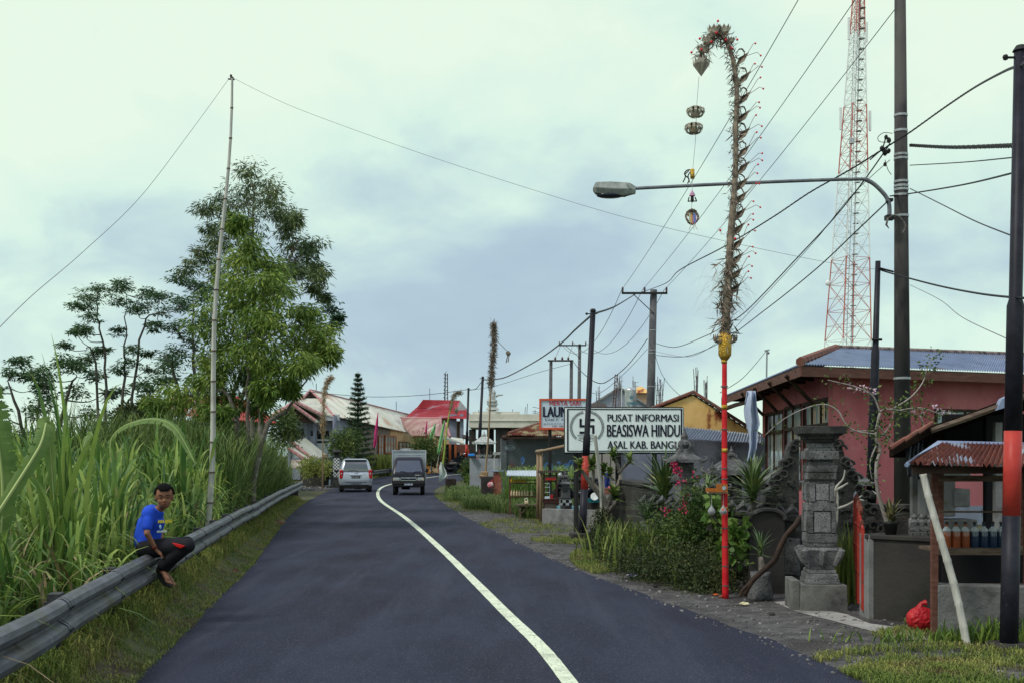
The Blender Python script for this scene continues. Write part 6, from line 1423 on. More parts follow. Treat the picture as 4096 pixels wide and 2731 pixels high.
# arched slab
ar = thing('arched_slab', 'round-topped dark concrete slab leaning behind the driftwood', 'slab', (*plan(3068, 14.9), 0))
c = P(3068, 2100, 14.9); w = .235; pts = [(c.x - w, 14.9, 0)] + [(c.x - w * math.cos(a * math.pi / 14), 14.9, .98 + w * .55 * math.sin(a * math.pi / 14)) for a in range(15)] + [(c.x + w, 14.9, 0)]
MB().prism(pts, (0, .12, 0)).build('slab', M_dconc, ar, bevel=.01)
MB().tube([(p[0], 14.88, p[2]) for p in pts[1:-1]], .03, 6).build('rim', M_dstone, ar)
# main pillar
pc = plan(3278, 13.45); zz = lambda py: 1.8 - (py - 1825) / 4551 * 13.2; k_ = 13.3 / F; rzp = R(-4)
mp_ = thing('stone_pillar', 'tall grey carved stone gate pillar with a flat square top', 'pillar', (*pc, 0))
def tr_(y0, y1, w0, w1): return (zz(y0), zz(y1), w0 * k_, w1 * k_)
stack(mp_, 'base', pc, mat('pillar_base', (.12, .12, .115), (.2, .195, .185), 4, .95, bump=.5, bscale=30, stain=((.05, .05, .05), 2, .5, .66)), [(-.02, zz(2338), 186 * k_, 180 * k_)], rzp)
MB().frus((pc[0] - .31, pc[1] + .05), 0, zz(2322), (.09, .5), (.09, .5), rzp).build('side_step', MATS['pillar_base'], mp_, bevel=.008)
stack(mp_, 'foot', pc, M_stone, [tr_(2337, 2318, 134, 132), tr_(2317, 2296, 126, 122), tr_(2295, 2280, 112, 108), tr_(2279, 2268, 98, 98)], rzp)
mb = MB(); mb.frus(pc, zz(2268), zz(2200), (100 * k_, 100 * k_), (146 * k_, 146 * k_), rzp); mb.frus(pc, zz(2200), zz(2190), (150 * k_, 150 * k_), (140 * k_, 140 * k_), rzp)
Mr = Matrix.Rotation(rzp, 3, 'Z')
for i, j in ((-1, -1), (1, -1), (1, 1), (-1, 1), (0, -1), (-1, 0), (1, 0)):
 v0, v1 = Mr @ Vector((i * 52 * k_, j * 52 * k_, 0)), Mr @ Vector((i * 72 * k_, j * 72 * k_, 0)); mb.tube([(pc[0] + v0.x, pc[1] + v0.y, zz(2262)), (pc[0] + v1.x * .92, pc[1] + v1.y * .92, zz(2222)), (pc[0] + v1.x, pc[1] + v1.y, zz(2202)), (pc[0] + v1.x * .93, pc[1] + v1.y * .93, zz(2192))], [.03, .045, .045, .02], 8)
mb.build('flared_capital', M_stone, mp_)
stack(mp_, 'block', pc, M_stone, [tr_(2188, 2172, 112, 116), tr_(2171, 2135, 120, 120)], rzp)
mb = MB(); mb.frus(pc, zz(2134), zz(1915), (104 * k_, 104 * k_), (98 * k_, 98 * k_), rzp)
for y0, y1, hw in ((2132, 2045, 34), (2005, 1930, 26)):
 for sx in (-1, 1):
  for fy in range(2):
   off = Vector((sx * (hw + 12) * k_, -53 * k_, 0)) if fy == 0 else Vector((-53 * k_, sx * (hw + 12) * k_, 0)); v = Mr @ off
   mb.frus((pc[0] + v.x, pc[1] + v.y), zz(y0), zz(y1), (18 * k_, 18 * k_), (18 * k_, 18 * k_), rzp)
mb.frus(pc, zz(2044), zz(2012), (118 * k_, 118 * k_), (118 * k_, 118 * k_), rzp); mb.frus(pc, zz(2011), zz(2002), (88 * k_, 112 * k_), (70 * k_, 108 * k_), rzp)
mb.build('shaft', M_stone, mp_, bevel=.006)
M_pit = mat('pitted_panel', (.19, .19, .195), (.27, .27, .275), 7, .95, bump=1., bscale=70, stain=((.06, .06, .06), 75, .52, .62))
mb = MB()
for y0, y1, hw in ((2128, 2048, 32), (2000, 1935, 25)):
 for off in (Vector((0, -53 * k_, 0)), Vector((-53 * k_, 0, 0))):
  v = Mr @ off; mb.box((pc[0] + v.x, pc[1] + v.y, (zz(y0) + zz(y1)) / 2), ((2 * hw * k_, .02, zz(y1) - zz(y0)) if off.x == 0 else (.02, 2 * hw * k_, zz(y1) - zz(y0))), rzp)
mb.build('pitted_panel', M_pit, mp_)
stack(mp_, 'upper_brackets', pc, M_stone, [tr_(1930, 1918, 76, 88), tr_(1917, 1888, 112, 112), tr_(1887, 1860, 116, 120), tr_(1859, 1848, 104, 104), tr_(1847, 1836, 84, 96), tr_(1835, 1802, 128, 128), tr_(1801, 1790, 110, 104), tr_(1789, 1770, 92, 84)], rzp)
stack(mp_, 'cornice', pc, M_dstone, [tr_(1769, 1756, 96, 110), tr_(1755, 1742, 120, 136), tr_(1741, 1734, 144, 160), tr_(1733, 1702, 174, 182)], rzp)
# fine weeds and dead twigs behind the pillar
db = thing('dead_branch', 'pale dead branches between the pillar and the steel pole', 'branch', tuple(P(3400, 2100, 15)))
mb = MB()
for pts in ([(3335, 2070), (3340, 1960), (3372, 1915), (3380, 1878)], [(3340, 1960), (3368, 1945), (3392, 1930)], [(3340, 2035), (3385, 2020), (3420, 2000), (3448, 1980)], [(3420, 2000), (3436, 1998), (3455, 2000)], [(3345, 2100), (3350, 2000), (3345, 1940)], [(3430, 2010), (3432, 2050), (3438, 2090)]): mb.tube(spline([P(a, b, 14.6) for a, b in pts], 4), [.022 - .0012 * k for k in range(4 * (len(pts) - 1) + 1)], 6)
mb.build('twigs', mat('bleached_wood', (.3, .28, .25), (.42, .4, .36), 8, .8), db, True)
# driftwood pole
dw = thing('driftwood', 'dark crooked driftwood branch leaning in front of the arched slab', 'branch', tuple(P(2985, 2370, 14.1)))
MB().tube(spline([P(2972, 2378, 14.0), P(3010, 2320, 14.0), P(3065, 2270, 13.95), P(3100, 2235, 13.9), P(3118, 2190, 13.9), P(3145, 2140, 13.9), P(3180, 2100, 13.9), P(3196, 2075, 13.95), P(3206, 2062, 14)], 5), [.05, .045, .04, .038, .036] + [.034] * 30 + [.04, .034, .03, .026, .02, .014], 9).tube(spline([P(2990, 2340, 13.9), P(2968, 2362, 13.9), P(2962, 2384, 13.9)], 3), .022, 6).build('branch', M_dwood, dw, True)
# yuccas and strap-leaf plants
M_yucca = mat('yucca_leaf', (.07, .12, .05), (.14, .19, .06), 1.6, .45, vary=.35, stain=((.34, .30, .07), 2.4, .58, .68))
def yucca(label, px, py, d, L_, n, seed, wid=.035, stem=True, up=.55, name='yucca', m=None, zb=0.):
 c = P(px, py, d); r = thing(name, label, 'plant', (c.x, c.y, zb)); g = np.random.default_rng(seed); rr = random.Random(seed)
 if stem:
  for k in range(2): MB().tube(spline([(c.x + (k - .5) * .12, c.y, zb), (c.x + (k - .5) * .05 + .03, c.y, (c.z + zb) / 2), tuple(c - Vector((0, 0, .03)))], 4), .035, 7).build('stem', M_bark, r, True)
 az = g.uniform(0, 6.283, n); el = np.clip(g.uniform(-.25, 1.4, n), -.25, 1.4); L = L_ * g.uniform(.75, 1.1, n)
 B = np.tile(np.array(c), (n, 1)) + g.normal(0, .015, (n, 3))
 v, f = blades(B, L * np.sin(el) + .02, np.full(n, wid), L * np.cos(el), az, np.where(el > .5, .12, .4), 6, g.uniform(-.3, .3, n))
 link('leaves', v, f, m or M_yucca, r)
 return r
yucca('large spiky yucca with yellowing lower leaves left of the red pole', 2655, 2000, 19, .95, 150, 1, .045)
yucca('large spiky yucca right of the red pole in front of the gate wing', 3012, 1990, 15.2, .68, 120, 2, .034)
yucca('small spiky plant in a stone planter before the arched slab', 3042, 2215, 14.2, .36, 26, 3, .02, True)
yucca('small strap-leaved plant at the foot of the large left yucca', 2590, 2090, 18.5, .5, 60, 4, .03, False, zb=0.)
pl = thing('planter', 'rough stone planter holding the small spiky plant', 'planter', (*plan(3042, 14.2), 0)); MB().lathe([(.15, 0), (.16, .05), (.12, .3), (.13, .36), (.10, .36), (.09, .3)], (*plan(3042, 14.25), 0), 12).build('pot', M_stone, pl, True)
ag = yucca('orange tipped aloe growing in the black pot on the concrete wall', 3566, 2078, 12.5, .26, 34, 5, .03, False, name='aloe', m=mat('aloe_leaf', (.10, .11, .05), (.17, .13, .05), 5, .5, vary=.3, stain=((.35, .12, .04), 6, .55, .65)), zb=Zp(2090, 12.5))
pt = thing('flower_pot', 'black plastic pot on the concrete wall', 'pot', tuple(P(3563, 2142, 12.5))); MB().lathe([(.055, 0), (.075, .13), (.085, .135), (.085, .155), (.07, .15), (.05, .14)], P(3563, 2142, 12.5) + Vector((0, 0, -.0)), 16).build('pot', M_bolt, pt, True)
# carved stones on the wall
for px, lab in ((3658, 'small carved stone block on the concrete wall beside the pot'), (3688, 'middle carved stone block with a rounded top on the concrete wall'), (3722, 'carved stone block on the concrete wall next to the drink stall')):
 c = P(px, 2145, 12.4); mb = MB(); mb.frus((c.x, c.y), c.z, c.z + .07, (.09, .1), (.08, .09)); mb.frus((c.x, c.y), c.z + .07, c.z + .12, (.1, .1), (.085, .09)); mb.lathe([(.045, .12), (.05, .16), (.03, .19), (.035, .22), (.01, .25)], c, 8); mb.build('carved_stone', M_stone, label=lab, cat='stone')
# hedge and flower bed
bed = [(2440, 21.5, .55, .55, .30), (2500, 19.5, .55, .6, .34), (2570, 17.9, .6, .6, .34), (2650, 16.7, .6, .55, .34), (2740, 15.9, .6, .5, .36), (2825, 15.2, .5, .45, .34)]
for k, (px, d, a, b, c_) in enumerate(bed):
 bush('hedge_bush', ('bush at the far left end of the low dark hedge by the frangipani', 'second low hedge bush from the frangipani', 'hedge bush in the left middle of the flower bed', 'hedge bush in the right middle of the flower bed', 'hedge bush just left of the red pole, set back', 'low hedge bush right against the red pole')[k], (X(px, d), d, c_ * .62), (a, b, c_ * .85), 5200, .045, .022, M_dshrub, 50 + k, group='low hedge along the gravel', sub=60)
bush('hedge_bush', 'tall shrub with magenta flowers left of the red pole', (X(2800, 16.5), 16.5, .8), (.36, .4, .6), 6500, .05, .03, mat('bed_leaves', (.045, .085, .02), (.11, .15, .035), 1.5, .5, vary=.4, trans=.2), 61, sub=80)
bush('hedge_bush', 'leafy dark bush behind the small spiky plants in the flower bed', (X(2720, 18), 18, .42), (.6, .5, .42), 6000, .05, .03, MATS['bed_leaves'], 62, sub=80)
bush('leafy_vine', 'broad-leaved light green vine just right of the red pole', (X(2938, 15.0), 15.0, .68), (.13, .15, .36), 260, .12, .11, mat('vine_leaves', (.10, .18, .035), (.16, .25, .06), 3, .5, vary=.3, trans=.3), 63, down=.5, sub=30, cat='vine')
bush('leafy_vine', 'second patch of light green vine climbing on the left of the red pole', (X(2855, 15.3), 15.3, 1.05), (.09, .1, .22), 120, .10, .09, MATS['vine_leaves'], 64, down=.5, sub=20, cat='vine')
M_ging = mat('ginger_leaf', (.11, .16, .035), (.20, .235, .06), 1.4, .5, vary=.35, trans=.25)
def tuft(label, px, d, n, h, w, lean, sx, sy, seed, m=M_ging, z=0., name='grass_tuft'):
 g = np.random.default_rng(seed); c = plan(px, d); B = np.stack([c[0] + g.normal(0, sx, n), c[1] + g.normal(0, sy, n), np.full(n, z)], 1)
 v, f = blades(B, h * g.uniform(.55, 1.05, n), np.full(n, w), lean * g.uniform(.1, 1, n), g.uniform(0, 6.28, n), .1, 4, g.uniform(-.5, .5, n))
 return link(name, v, f, m, label=label, cat='plant')
tuft('long row of yellow green strap leaves above the left hedge', 2490, 19.6, 170, .8, .035, .35, .3, .4, 1)
tuft('yellow green strap leaves in the middle of the flower bed', 2585, 18.0, 190, .8, .035, .35, .26, .35, 2)
tuft('yellow green fan of blades in front of the middle hedge', 2665, 16.5, 100, .62, .03, .3, .14, .1, 3)
tuft('second yellow green fan of blades nearer the red pole', 2745, 15.6, 50, .55, .028, .25, .08, .08, 4)
tuft('bright yellow green blades between the pillar and the red gate', 3378, 14.0, 120, 1.05, .028, .22, .1, .12, 5)
tuft('darker leaves low behind the red gate', 3395, 14.2, 70, .7, .05, .3, .1, .12, 6, M_lush)
tuft('leafy weeds at the foot of the nearest striped pole', 3990, 11.0, 130, .28, .02, .22, .22, .12, 7, M_lush)
tuft('weeds along the foot of the drink stall wall', 3850, 11.0, 260, .17, .018, .16, .55, .08, 8, M_lush)
# flowers
M_mag = mat('magenta_petals', (.34, .012, .07), (.45, .03, .10), 6, .6)
M_lil = mat('lilac_petals', (.55, .38, .48), (.7, .6, .62), 6, .6)
def flowers(label, pts, d, m, r=.03, n=10, sp=.04, seed=0):
 rr = random.Random(seed); mb = MB();
 C = np.array([P(a, b, d) for a, b in pts for _ in range(n)]); g = np.random.default_rng(seed); C = C + g.normal(0, sp, C.shape)
 v, f = leafmesh(C, r * 1.6, r * 1.3, 0, 0, seed); return link('flower_spray', v, f, m, label=label, cat='flowers')
flowers('long magenta flower head pointing up left above the bed', [(2692, 1857), (2700, 1868), (2710, 1880), (2720, 1888)], 16.2, M_mag, .03, 14, .012)
flowers('magenta blossoms scattered on the left of the flower bed', [(2665, 2045), (2670, 2048), (2735, 2045), (2740, 2040), (2742, 2003)], 16.0, M_mag, .028, 6, .02, 2)
flowers('magenta blossoms high by the red pole', [(2722, 1925), (2776, 1902), (2727, 1928), (2760, 1985)], 16.1, M_mag, .028, 5, .02, 3)
# bougainvillea over the gate
bt = thing('bougainvillea', 'thin pale-branched bougainvillea with sparse leaves beside the steel pole', 'tree', (*plan(3555, 14.5), 0))
mb = MB()
def br(pts, d, r0, r1, n=5): q = spline([P(a, b, d) for a, b in pts], n); mb.tube(q, [r0 + (r1 - r0) * k / (len(q) - 1) for k in range(len(q))], 6); return q
dbv = 14.6; allq = []
br([(3562, 2250), (3560, 2140), (3535, 2050), (3510, 1960), (3505, 1860), (3520, 1800), (3503, 1740), (3520, 1650)], dbv, .03, .018)
for pts in ([(3503, 1735), (3420, 1722), (3380, 1690), (3350, 1640), (3290, 1615), (3200, 1640), (3120, 1685), (3060, 1740)], [(3505, 1722), (3400, 1722)], [(3508, 1700), (3525, 1640), (3600, 1640), (3680, 1660)], [(3512, 1700), (3560, 1760), (3580, 1800)], [(3520, 1650), (3490, 1580), (3420, 1545), (3360, 1530), (3310, 1518)], [(3560, 1640), (3640, 1590), (3690, 1530), (3710, 1470), (3735, 1425)], [(3600, 1640), (3680, 1630), (3760, 1655), (3800, 1665)], [(3505, 1780), (3480, 1850), (3490, 1920)], [(3520, 1750), (3560, 1700), (3575, 1640)], [(3680, 1660), (3700, 1720), (3690, 1780)]): allq += br(pts, dbv, .013, .004, 4)
mb.build('branches', mat('pale_bark', (.26, .23, .21), (.36, .33, .31), 7, .8), bt, True)
C = []; g = np.random.default_rng(3)
for q in allq:
 if q.x > X(3250, dbv) or rnd.random() < .3: C.append(np.array(q)[None] + g.normal(0, .05, (4 if q.x < X(3480, dbv) else 9, 3)))
v, f = leafmesh(np.concatenate(C), .05, .03, .2, 0, 3); link('leaves', v, f, M_shrub, bt)
for pts, nm in (([(3405, 1545), (3430, 1552), (3445, 1550), (3470, 1560), (3485, 1556), (3500, 1562)], 'blossom'), ([(3735, 1625), (3745, 1628), (3770, 1640), (3785, 1650), (3795, 1655), (3810, 1662), (3830, 1668), (3660, 1640), (3690, 1645)], 'blossom')):
 C = np.array([P(a, b, dbv) for a, b in pts for _ in range(9)]) + g.normal(0, .022, (9 * len(pts), 3)); v, f = leafmesh(C, .035, .03, 0, 0, 5); link(nm, v, f, M_lil, bt)
# red iron gate
gt = thing('iron_gate', 'open red iron gate leaf between the pillar and the concrete wall', 'gate', (*plan(3445, 13), 0))
a, b = Vector((*plan(3420, 13.9), 0)), Vector((*plan(3452, 12.75), 0)); mb = MB(); M_rg = mat('red_iron', (.30, .025, .02), (.40, .05, .035), 6, .5, stain=((.12, .05, .03), 10, .55, .68))
top = lambda t: 1.32 - .22 * t + (.12 if t > .8 else 0) * -1
for k in range(9): t = k / 8; p = a.lerp(b, t); mb.tube([(p.x, p.y, .08), (p.x, p.y, top(t))], .022 if k in (0, 8, 4) else .009, 5)
for z in (.1, .45, .75, 1.0): mb.tube([(a.x, a.y, z), (b.x, b.y, z)], .014, 5)
mb.tube([(a.x, a.y, top(0)), ((a.x + b.x) / 2, (a.y + b.y) / 2, top(.5) - .03), (b.x, b.y, top(1))], .018, 5); mb.build('frame', M_rg, gt)
mb = MB()
for k in range(7): t = .1 + k * .13; p = a.lerp(b, t); mb.ball((p.x, p.y, top(t) + .03), .03, 6, 4, (1, 1, 1.8), .2)
mb.build('finial', M_rust, gt)
# drink stall ------------------------------------------------------------------
ds = 11.3; stl = thing('drink_stall', 'roadside drink stall with a low rusty corrugated roof', 'stall', (*plan(3900, ds), 0))
mb = MB(); mb.box((X(3737, ds), ds, .9), (.06, .06, 1.85)); mb.box((X(4110, ds), ds, .9), (.06, .06, 1.85)); mb.box((X(3760, 12.6), 12.6, .9), (.06, .06, 1.8)); mb.box((X(4080, 12.6), 12.6, .9), (.06, .06, 1.8)); mb.build('post', mat('red_brown_wood', (.10, .04, .03), (.15, .07, .055), 5, .8, bump=.2, stretch=(1, 1, 5)), stl)
mb = MB(); mb.corr(P(3632, 1850, 10.9), P(4230, 1868, 10.7), P(4190, 1778, 12.2), P(3752, 1772, 12.2), 26, .022); rf = mb.build('roof', M_rust, stl)
mb = MB(); mb.prism([P(3622, 1862, 10.85), P(3650, 1838, 10.9), P(3752, 1768, 12.2), P(3775, 1772, 12.2)], (0, 0, .02)); mb.tube([P(3752, 1770, 12.2), P(4230, 1780, 12.2)], .03, 6); mb.tube([P(3626, 1858, 10.85), P(3752, 1770, 12.2)], .022, 6); mb.build('ridge_cap', M_tin, rf)
mb = MB(); mb.prism([P(3640, 1856, 11.0), P(4200, 1870, 10.9), P(4150, 1872, 12.6), P(3700, 1860, 12.6)], (0, 0, -.03)); mb.box((X(3930, 11), 11.0, Zp(1880, 11)), (1.36, .04, .06)); mb.build('rafters', M_dwood, stl)
mb = MB()
for py, d, h in ((1912, 11.6, .06), (2045, 11.7, .018)): mb.box((X(3920, d), d, Zp(py, d)), (.95, .05, h))
mb.box((X(3925, 11.55), 11.65, Zp(2195, 11.55)), (1.05, .42, .03)); mb.box((X(3925, 11.5), 11.42, Zp(2205, 11.5)), (1.05, .03, .05)); mb.box((X(3925, 11.5), 11.4, Zp(2338, 11.4)), (1.0, .05, .03)); mb.build('shelf', M_wood, stl)
mb = MB(); mb.box((X(3960, 12.2), 12.1, (Zp(2215, 12) + .38) / 2), (1.1, .04, Zp(2215, 12) - .38)); mb.build('back_board', M_dark, stl)
swall('block_wall', 'rough grey block wall under the drink stall', plan(3752, 11.25), plan(4300, 11.0), .53, mat('rough_block', (.12, .12, .125), (.2, .2, .2), 4, .95, bump=.9, bscale=18, stain=[((.05, .05, .05), 2, .5, .62), ((.3, .3, .3), 9, .66, .74)]), .25)
M_or, M_bl = mat('orange_fuel', (.20, .05, .02), (.26, .07, .03), 3, .08, spec=.8), mat('blue_bottle', (.012, .03, .07), None, 1, .08, spec=.8)
def bottle(px, d, zb, h, r, m, label, group, cap=True):
 c = Vector((X(px, d), d, zb)); b = thing('bottle', label, 'bottle', tuple(c), group)
 MB().lathe([(r * .9, 0), (r, .01), (r, h * .6), (r * .9, h * .68), (r * .35, h * .8), (r * .3, h * .95), (r * .34, h * .955)], c, 14).build('glass', m, b, True)
 MB().lathe([(r * .99, h * .62), (r * .9, h * .70), (r * .4, h * .8), (r * .3, h * .83)], c + Vector((0, 0, .002)), 14).build('shoulder', mat('clear_glass', (.35, .38, .42), None, 1, .1), b, True)
 MB().lathe([(r * .4, h * .94), (r * .4, h), (r * .3, h * 1.01)], c, 10).build('cap', M_bolt, b)
zs_ = Zp(2190, 11.6)
for k, px in enumerate((3787, 3824, 3861, 3898, 3935, 3971, 4005)):
 bottle(px, 11.6, zs_, .265, .046, M_or if k < 3 else M_bl, ('leftmost of the orange bottles on the drink stall shelf', 'middle orange bottle on the drink stall shelf', 'orange bottle next to the first dark blue bottle', 'first dark blue bottle, right beside the orange ones', 'second dark blue bottle on the drink stall shelf', 'third dark blue bottle on the drink stall shelf', 'dark blue bottle half hidden by the nearest striped pole')[k], 'bottles on the drink stall shelf')
lb = thing('leaning_bamboo', 'grey bamboo pole leaning against the front of the drink stall', 'bamboo', tuple(P(3870, 2590, 10.7)))
p0, p1 = P(3870, 2592, 10.75), P(3700, 1895, 10.95); pts, rad = [], []
for i in range(9):
 for dz in (-.012, 0, .012): u = min(1, max(0, i / 8 + dz)); pts.append(p0.lerp(p1, u) + Vector((.02 * math.sin(u * 5), 0, 0))); rad.append(.037 * (1.12 if dz == 0 else 1) * (1 - .1 * u))
MB().tube(pts, rad, 12).build('culm', M_bam, lb, True)
rbg = thing('plastic_bag', 'crumpled red plastic bag on the ground by the stall post', 'bag', (*plan(3690, 11.7), 0))
mb = MB(); c = Vector((X(3685, 11.7), 11.7, .13)); mb.ball(c, .15, 30, 18, (1, .8, .85), .045); mb.ball(c + Vector((.1, -.03, -.03)), .1, 24, 14, (1, .9, .9), .05); mb.build('bag', mat('red_plastic', (.36, .01, .018), (.52, .03, .035), 6, .3, bump=1., bscale=14), rbg); MB().tube([c + Vector((-.02, 0, .1)), c + Vector((0, 0, .16)), c + Vector((.05, 0, .17))], [.05, .02, .035], 7).build('knot', MATS['red_plastic'], rbg)
# shack behind the stall
sk = thing('shack', 'dark open shack with a sagging tiled roof behind the drink stall', 'shack', (*plan(3900, 14), 0))
prof = [(3557, 1797), (3640, 1752), (3720, 1703), (3860, 1655), (4010, 1600), (4260, 1500)]
fr_ = [P(a, b, 13) for a, b in prof]; mb = MB(); ex_ = Vector((2.25, 5.5, 0)); n = len(fr_)
vs = fr_ + [p + Vector((0, 0, -.09)) for p in fr_]; vs = vs + [v + ex_ for v in vs]
fs = []
for i in range(n - 1): fs += [(i, i + 1, n + i + 1, n + i), (i + 2 * n, i, i + 1, i + 1 + 2 * n)[::-1], (n + i, n + i + 1, 3 * n + i + 1, 3 * n + i), (2 * n + i, 2 * n + i + 1, 3 * n + i + 1, 3 * n + i)]
fs += [(0, n, 3 * n, 2 * n), (n - 1, 2 * n - 1, 4 * n - 1, 3 * n - 1)]
rf = mb.add(vs, fs).build('roof', mat('underside_shade_wood', (.012, .009, .008), (.03, .02, .016), 5, 1., spec=0.), sk)  # near-black colour puts the underside's shade into the whole roof
mb = MB(); ridge_tiles(mb, fr_[0] + Vector((0, -.05, .02)), fr_[2] + Vector((0, -.05, .02)), .16, .03); mb.build('edge_tiles', M_tile, rf)
mb = MB(); mb.tube([p + Vector((0, -.04, -.05)) for p in fr_[2:]], .035, 6); mb.build('edge_beam', M_wood, rf)
mb = MB()
mb.prism([P(4010, 1600, 12.9) + Vector((0, 0, .02)), P(3985, 1640, 12.9), P(4080, 1610, 12.9), P(4080, 1560, 12.9)], (0, .1, 0)); mb.build('tin_patch', M_tin, rf)
mb = MB(); mb.box((X(3960, 14.6), 14.6, 2.12), (1.2, .1, .45)); mb.box((X(4150, 13.6), 13.8, 1.15), (1.1, .1, 2.3)); mb.box((X(4180, 16), 16, 1.2), (1.5, .1, 2.4)); mb.build('shade_panel', M_dark, sk)  # black panels stand in for the shade under the roof and inside
mb = MB(); mb.box((X(3990, 13.3), 13.3, 1.1), (.08, .08, 2.2)); mb.box((X(3660, 15), 15, 1.0), (.1, .1, 2.0)); mb.build('post', M_conc, sk)
blk = thing('block_stack', 'stack of grey concrete blocks with a dark opening inside the shack', 'blocks', (*plan(3770, 14), .9))
mb = MB(); mb.box((X(3745, 14), 14, 1.35), (.32, .4, .55), ch=.01); mb.box((X(3820, 14), 14.02, 1.62), (.26, .36, .2), ch=.01); mb.box((X(3820, 14), 13.98, 1.3), (.2, .4, .22), ch=.01); mb.box((X(3770, 14), 14.0, .52), (.7, .4, 1.03), ch=.01); mb.build('blocks', M_conc, blk)
M_rag = mat('torn_plastic', (.05, .055, .07), (.14, .15, .19), 9, .6, stain=((.25, .05, .06), 5, .6, .66))
cloth('torn_sheet', 'torn grey plastic sheet hanging from the left tip of the shack roof', 'sheet', [(3618, 3660, 1770), (3625, 3655, 1850), (3630, 3648, 1905)], 13.2, M_rag, .05)
cloth('torn_sheet', 'second torn plastic sheet with red stains beside the stall roof corner', 'sheet', [(3650, 3692, 1740), (3655, 3690, 1830), (3668, 3685, 1915)], 13.4, M_rag, .05)
# litter
def litter(px, py, lab, size, m, name='litter', crump=.3):
 d = 1.8 * F / (py - YH); MB().ball((X(px, d), d, size * .3 + .02), size, 8, 5, (1.3, .8, .4), crump).build(name, m, label=lab, cat='litter')
M_pur = mat('purple_foil', (.14, .10, .35), (.5, .5, .6), 20, .35); M_flow = mat('orange_petals', (.6, .12, .03), None, 1, .7); M_pale = mat('pale_litter', (.6, .6, .5), None, 1, .7); M_ylf = mat('pale_husk', (.52, .48, .28), (.62, .58, .38), 12, .8)
litter(2530, 2312, 'crumpled purple and white snack packet on the gravel', .07, M_pur, 'snack_packet')
litter(2862, 2385, 'small heap of orange petals left of the red pole base', .03, M_flow, 'petals'); litter(2888, 2392, 'orange petals touching the red pole base', .028, M_flow, 'petals')
litter(2978, 2424, 'pale yellow strip lying right of the red pole base', .045, M_ylf, 'husk_strip'); litter(2625, 2350, 'dark clod on the gravel left of the red pole', .04, M_dconc, 'clod')
litter(3085, 2463, 'dark stone near the concrete apron', .035, M_dconc, 'stone')
for (px, py, lab, s) in ((1130, 2090, 'white scrap of litter high on the left verge', .05), (1085, 2078, 'tiny pale scrap on the left verge', .04), (945, 2150, 'green and white wrapper on the left verge', .05)): litter(px, py, lab, s, M_pale if 'green' not in lab else mat('green_wrap', (.15, .5, .25), None, 1, .5))
hk = thing('corn_husk', 'dry pale corn husk lying on the left verge', 'husk', tuple(P(870, 2275, 1.8 * F / 450)))
c = Vector((X(875, 18.0), 18.0, 0)); c = Vector((X(880, 1.8 * F / 440), 1.8 * F / 440, .02)); g = np.random.default_rng(6); n = 14
v, f = blades(np.tile(np.array(c), (n, 1)) + g.normal(0, .02, (n, 3)), g.uniform(.01, .12, n), np.full(n, .035), g.uniform(.08, .19, n), g.uniform(0, 6.28, n), .4, 4, g.uniform(-.5, .5, n)); link('husk_leaves', v, f, M_ylf, hk)
# ============================================================ the boy on the guardrail
M_skin = mat('skin', (.22, .10, .062), (.27, .125, .078), 6, .55)
M_shirt = mat('blue_shirt', (.012, .06, .52), (.02, .085, .62), 4, .8, bump=.25, bscale=14)
M_trou = mat('black_trousers', (.006, .006, .009), (.012, .012, .017), 4, .8, bump=.2)
M_hair = mat('black_hair', (.005, .004, .005), None, 1, .9, spec=.1)
D = 12.2
boy = thing('person', 'boy in a blue t-shirt and black trousers sitting on the guardrail, looking over', 'person', (P(640, 0, D).x, D, .76))
Q = P
def solid(name, balls, caps, m, vox=.012, smooth=6, fac=.6, parent=None):
 """one continuous skin: tapered capsules and balls fused by a voxel remesh"""
 mb = MB()
 for c, r, *sq in balls: mb.ball(c, r, 16, 10, sq[0] if sq else (1, 1, 1), M=sq[1] if len(sq) > 1 else None)
 for pts, rad in caps:
  mb.tube(pts, rad, 12)
  for p, r in zip(pts, rad if hasattr(rad, '__len__') else [rad] * len(pts)): mb.ball(p, r, 12, 8)
 o = mb.build(name, m, parent or boy, True)
 r = o.modifiers.new('fuse', 'REMESH'); r.mode = 'VOXEL'; r.voxel_size = vox; r.use_smooth_shade = True
 if smooth: s = o.modifiers.new('smooth', 'SMOOTH'); s.iterations = smooth; s.factor = fac
 return o
hc = Q(657, 1984, D - .10)                                 # head centre
fd = Vector((.30, -.93, -.12)).normalized(); side_ = Vector((fd.y, -fd.x, 0)).normalized() * -1; upv = side_.cross(fd).normalized()
if upv.z < 0: upv = -upv
if side_.x < 0: side_ = -side_
HS = 1.0
def h(s, f, u): return hc + (side_ * s + fd * f + upv * u) * HS
HM = Matrix((side_, -fd, upv)).transposed()                # head axes
neck = Q(640, 2035, D - .04)
shN, shF = Q(592, 2056, D - .15), Q(626, 2054, D + .13)
chest = Q(610, 2090, D); belly = Q(598, 2150, D); hipc = Q(590, 2192, D)
elN, wrN, haN = Q(588, 2132, D - .24), Q(624, 2196, D - .17), Q(646, 2215, D - .16)
elF, wrF = Q(640, 2130, D + .2), Q(652, 2185, D + .14)
kN, kF = Q(750, 2180, D - .14), Q(748, 2172, D + .10)
anN, anF = Q(646, 2268, D - .10), Q(655, 2275, D + .06)
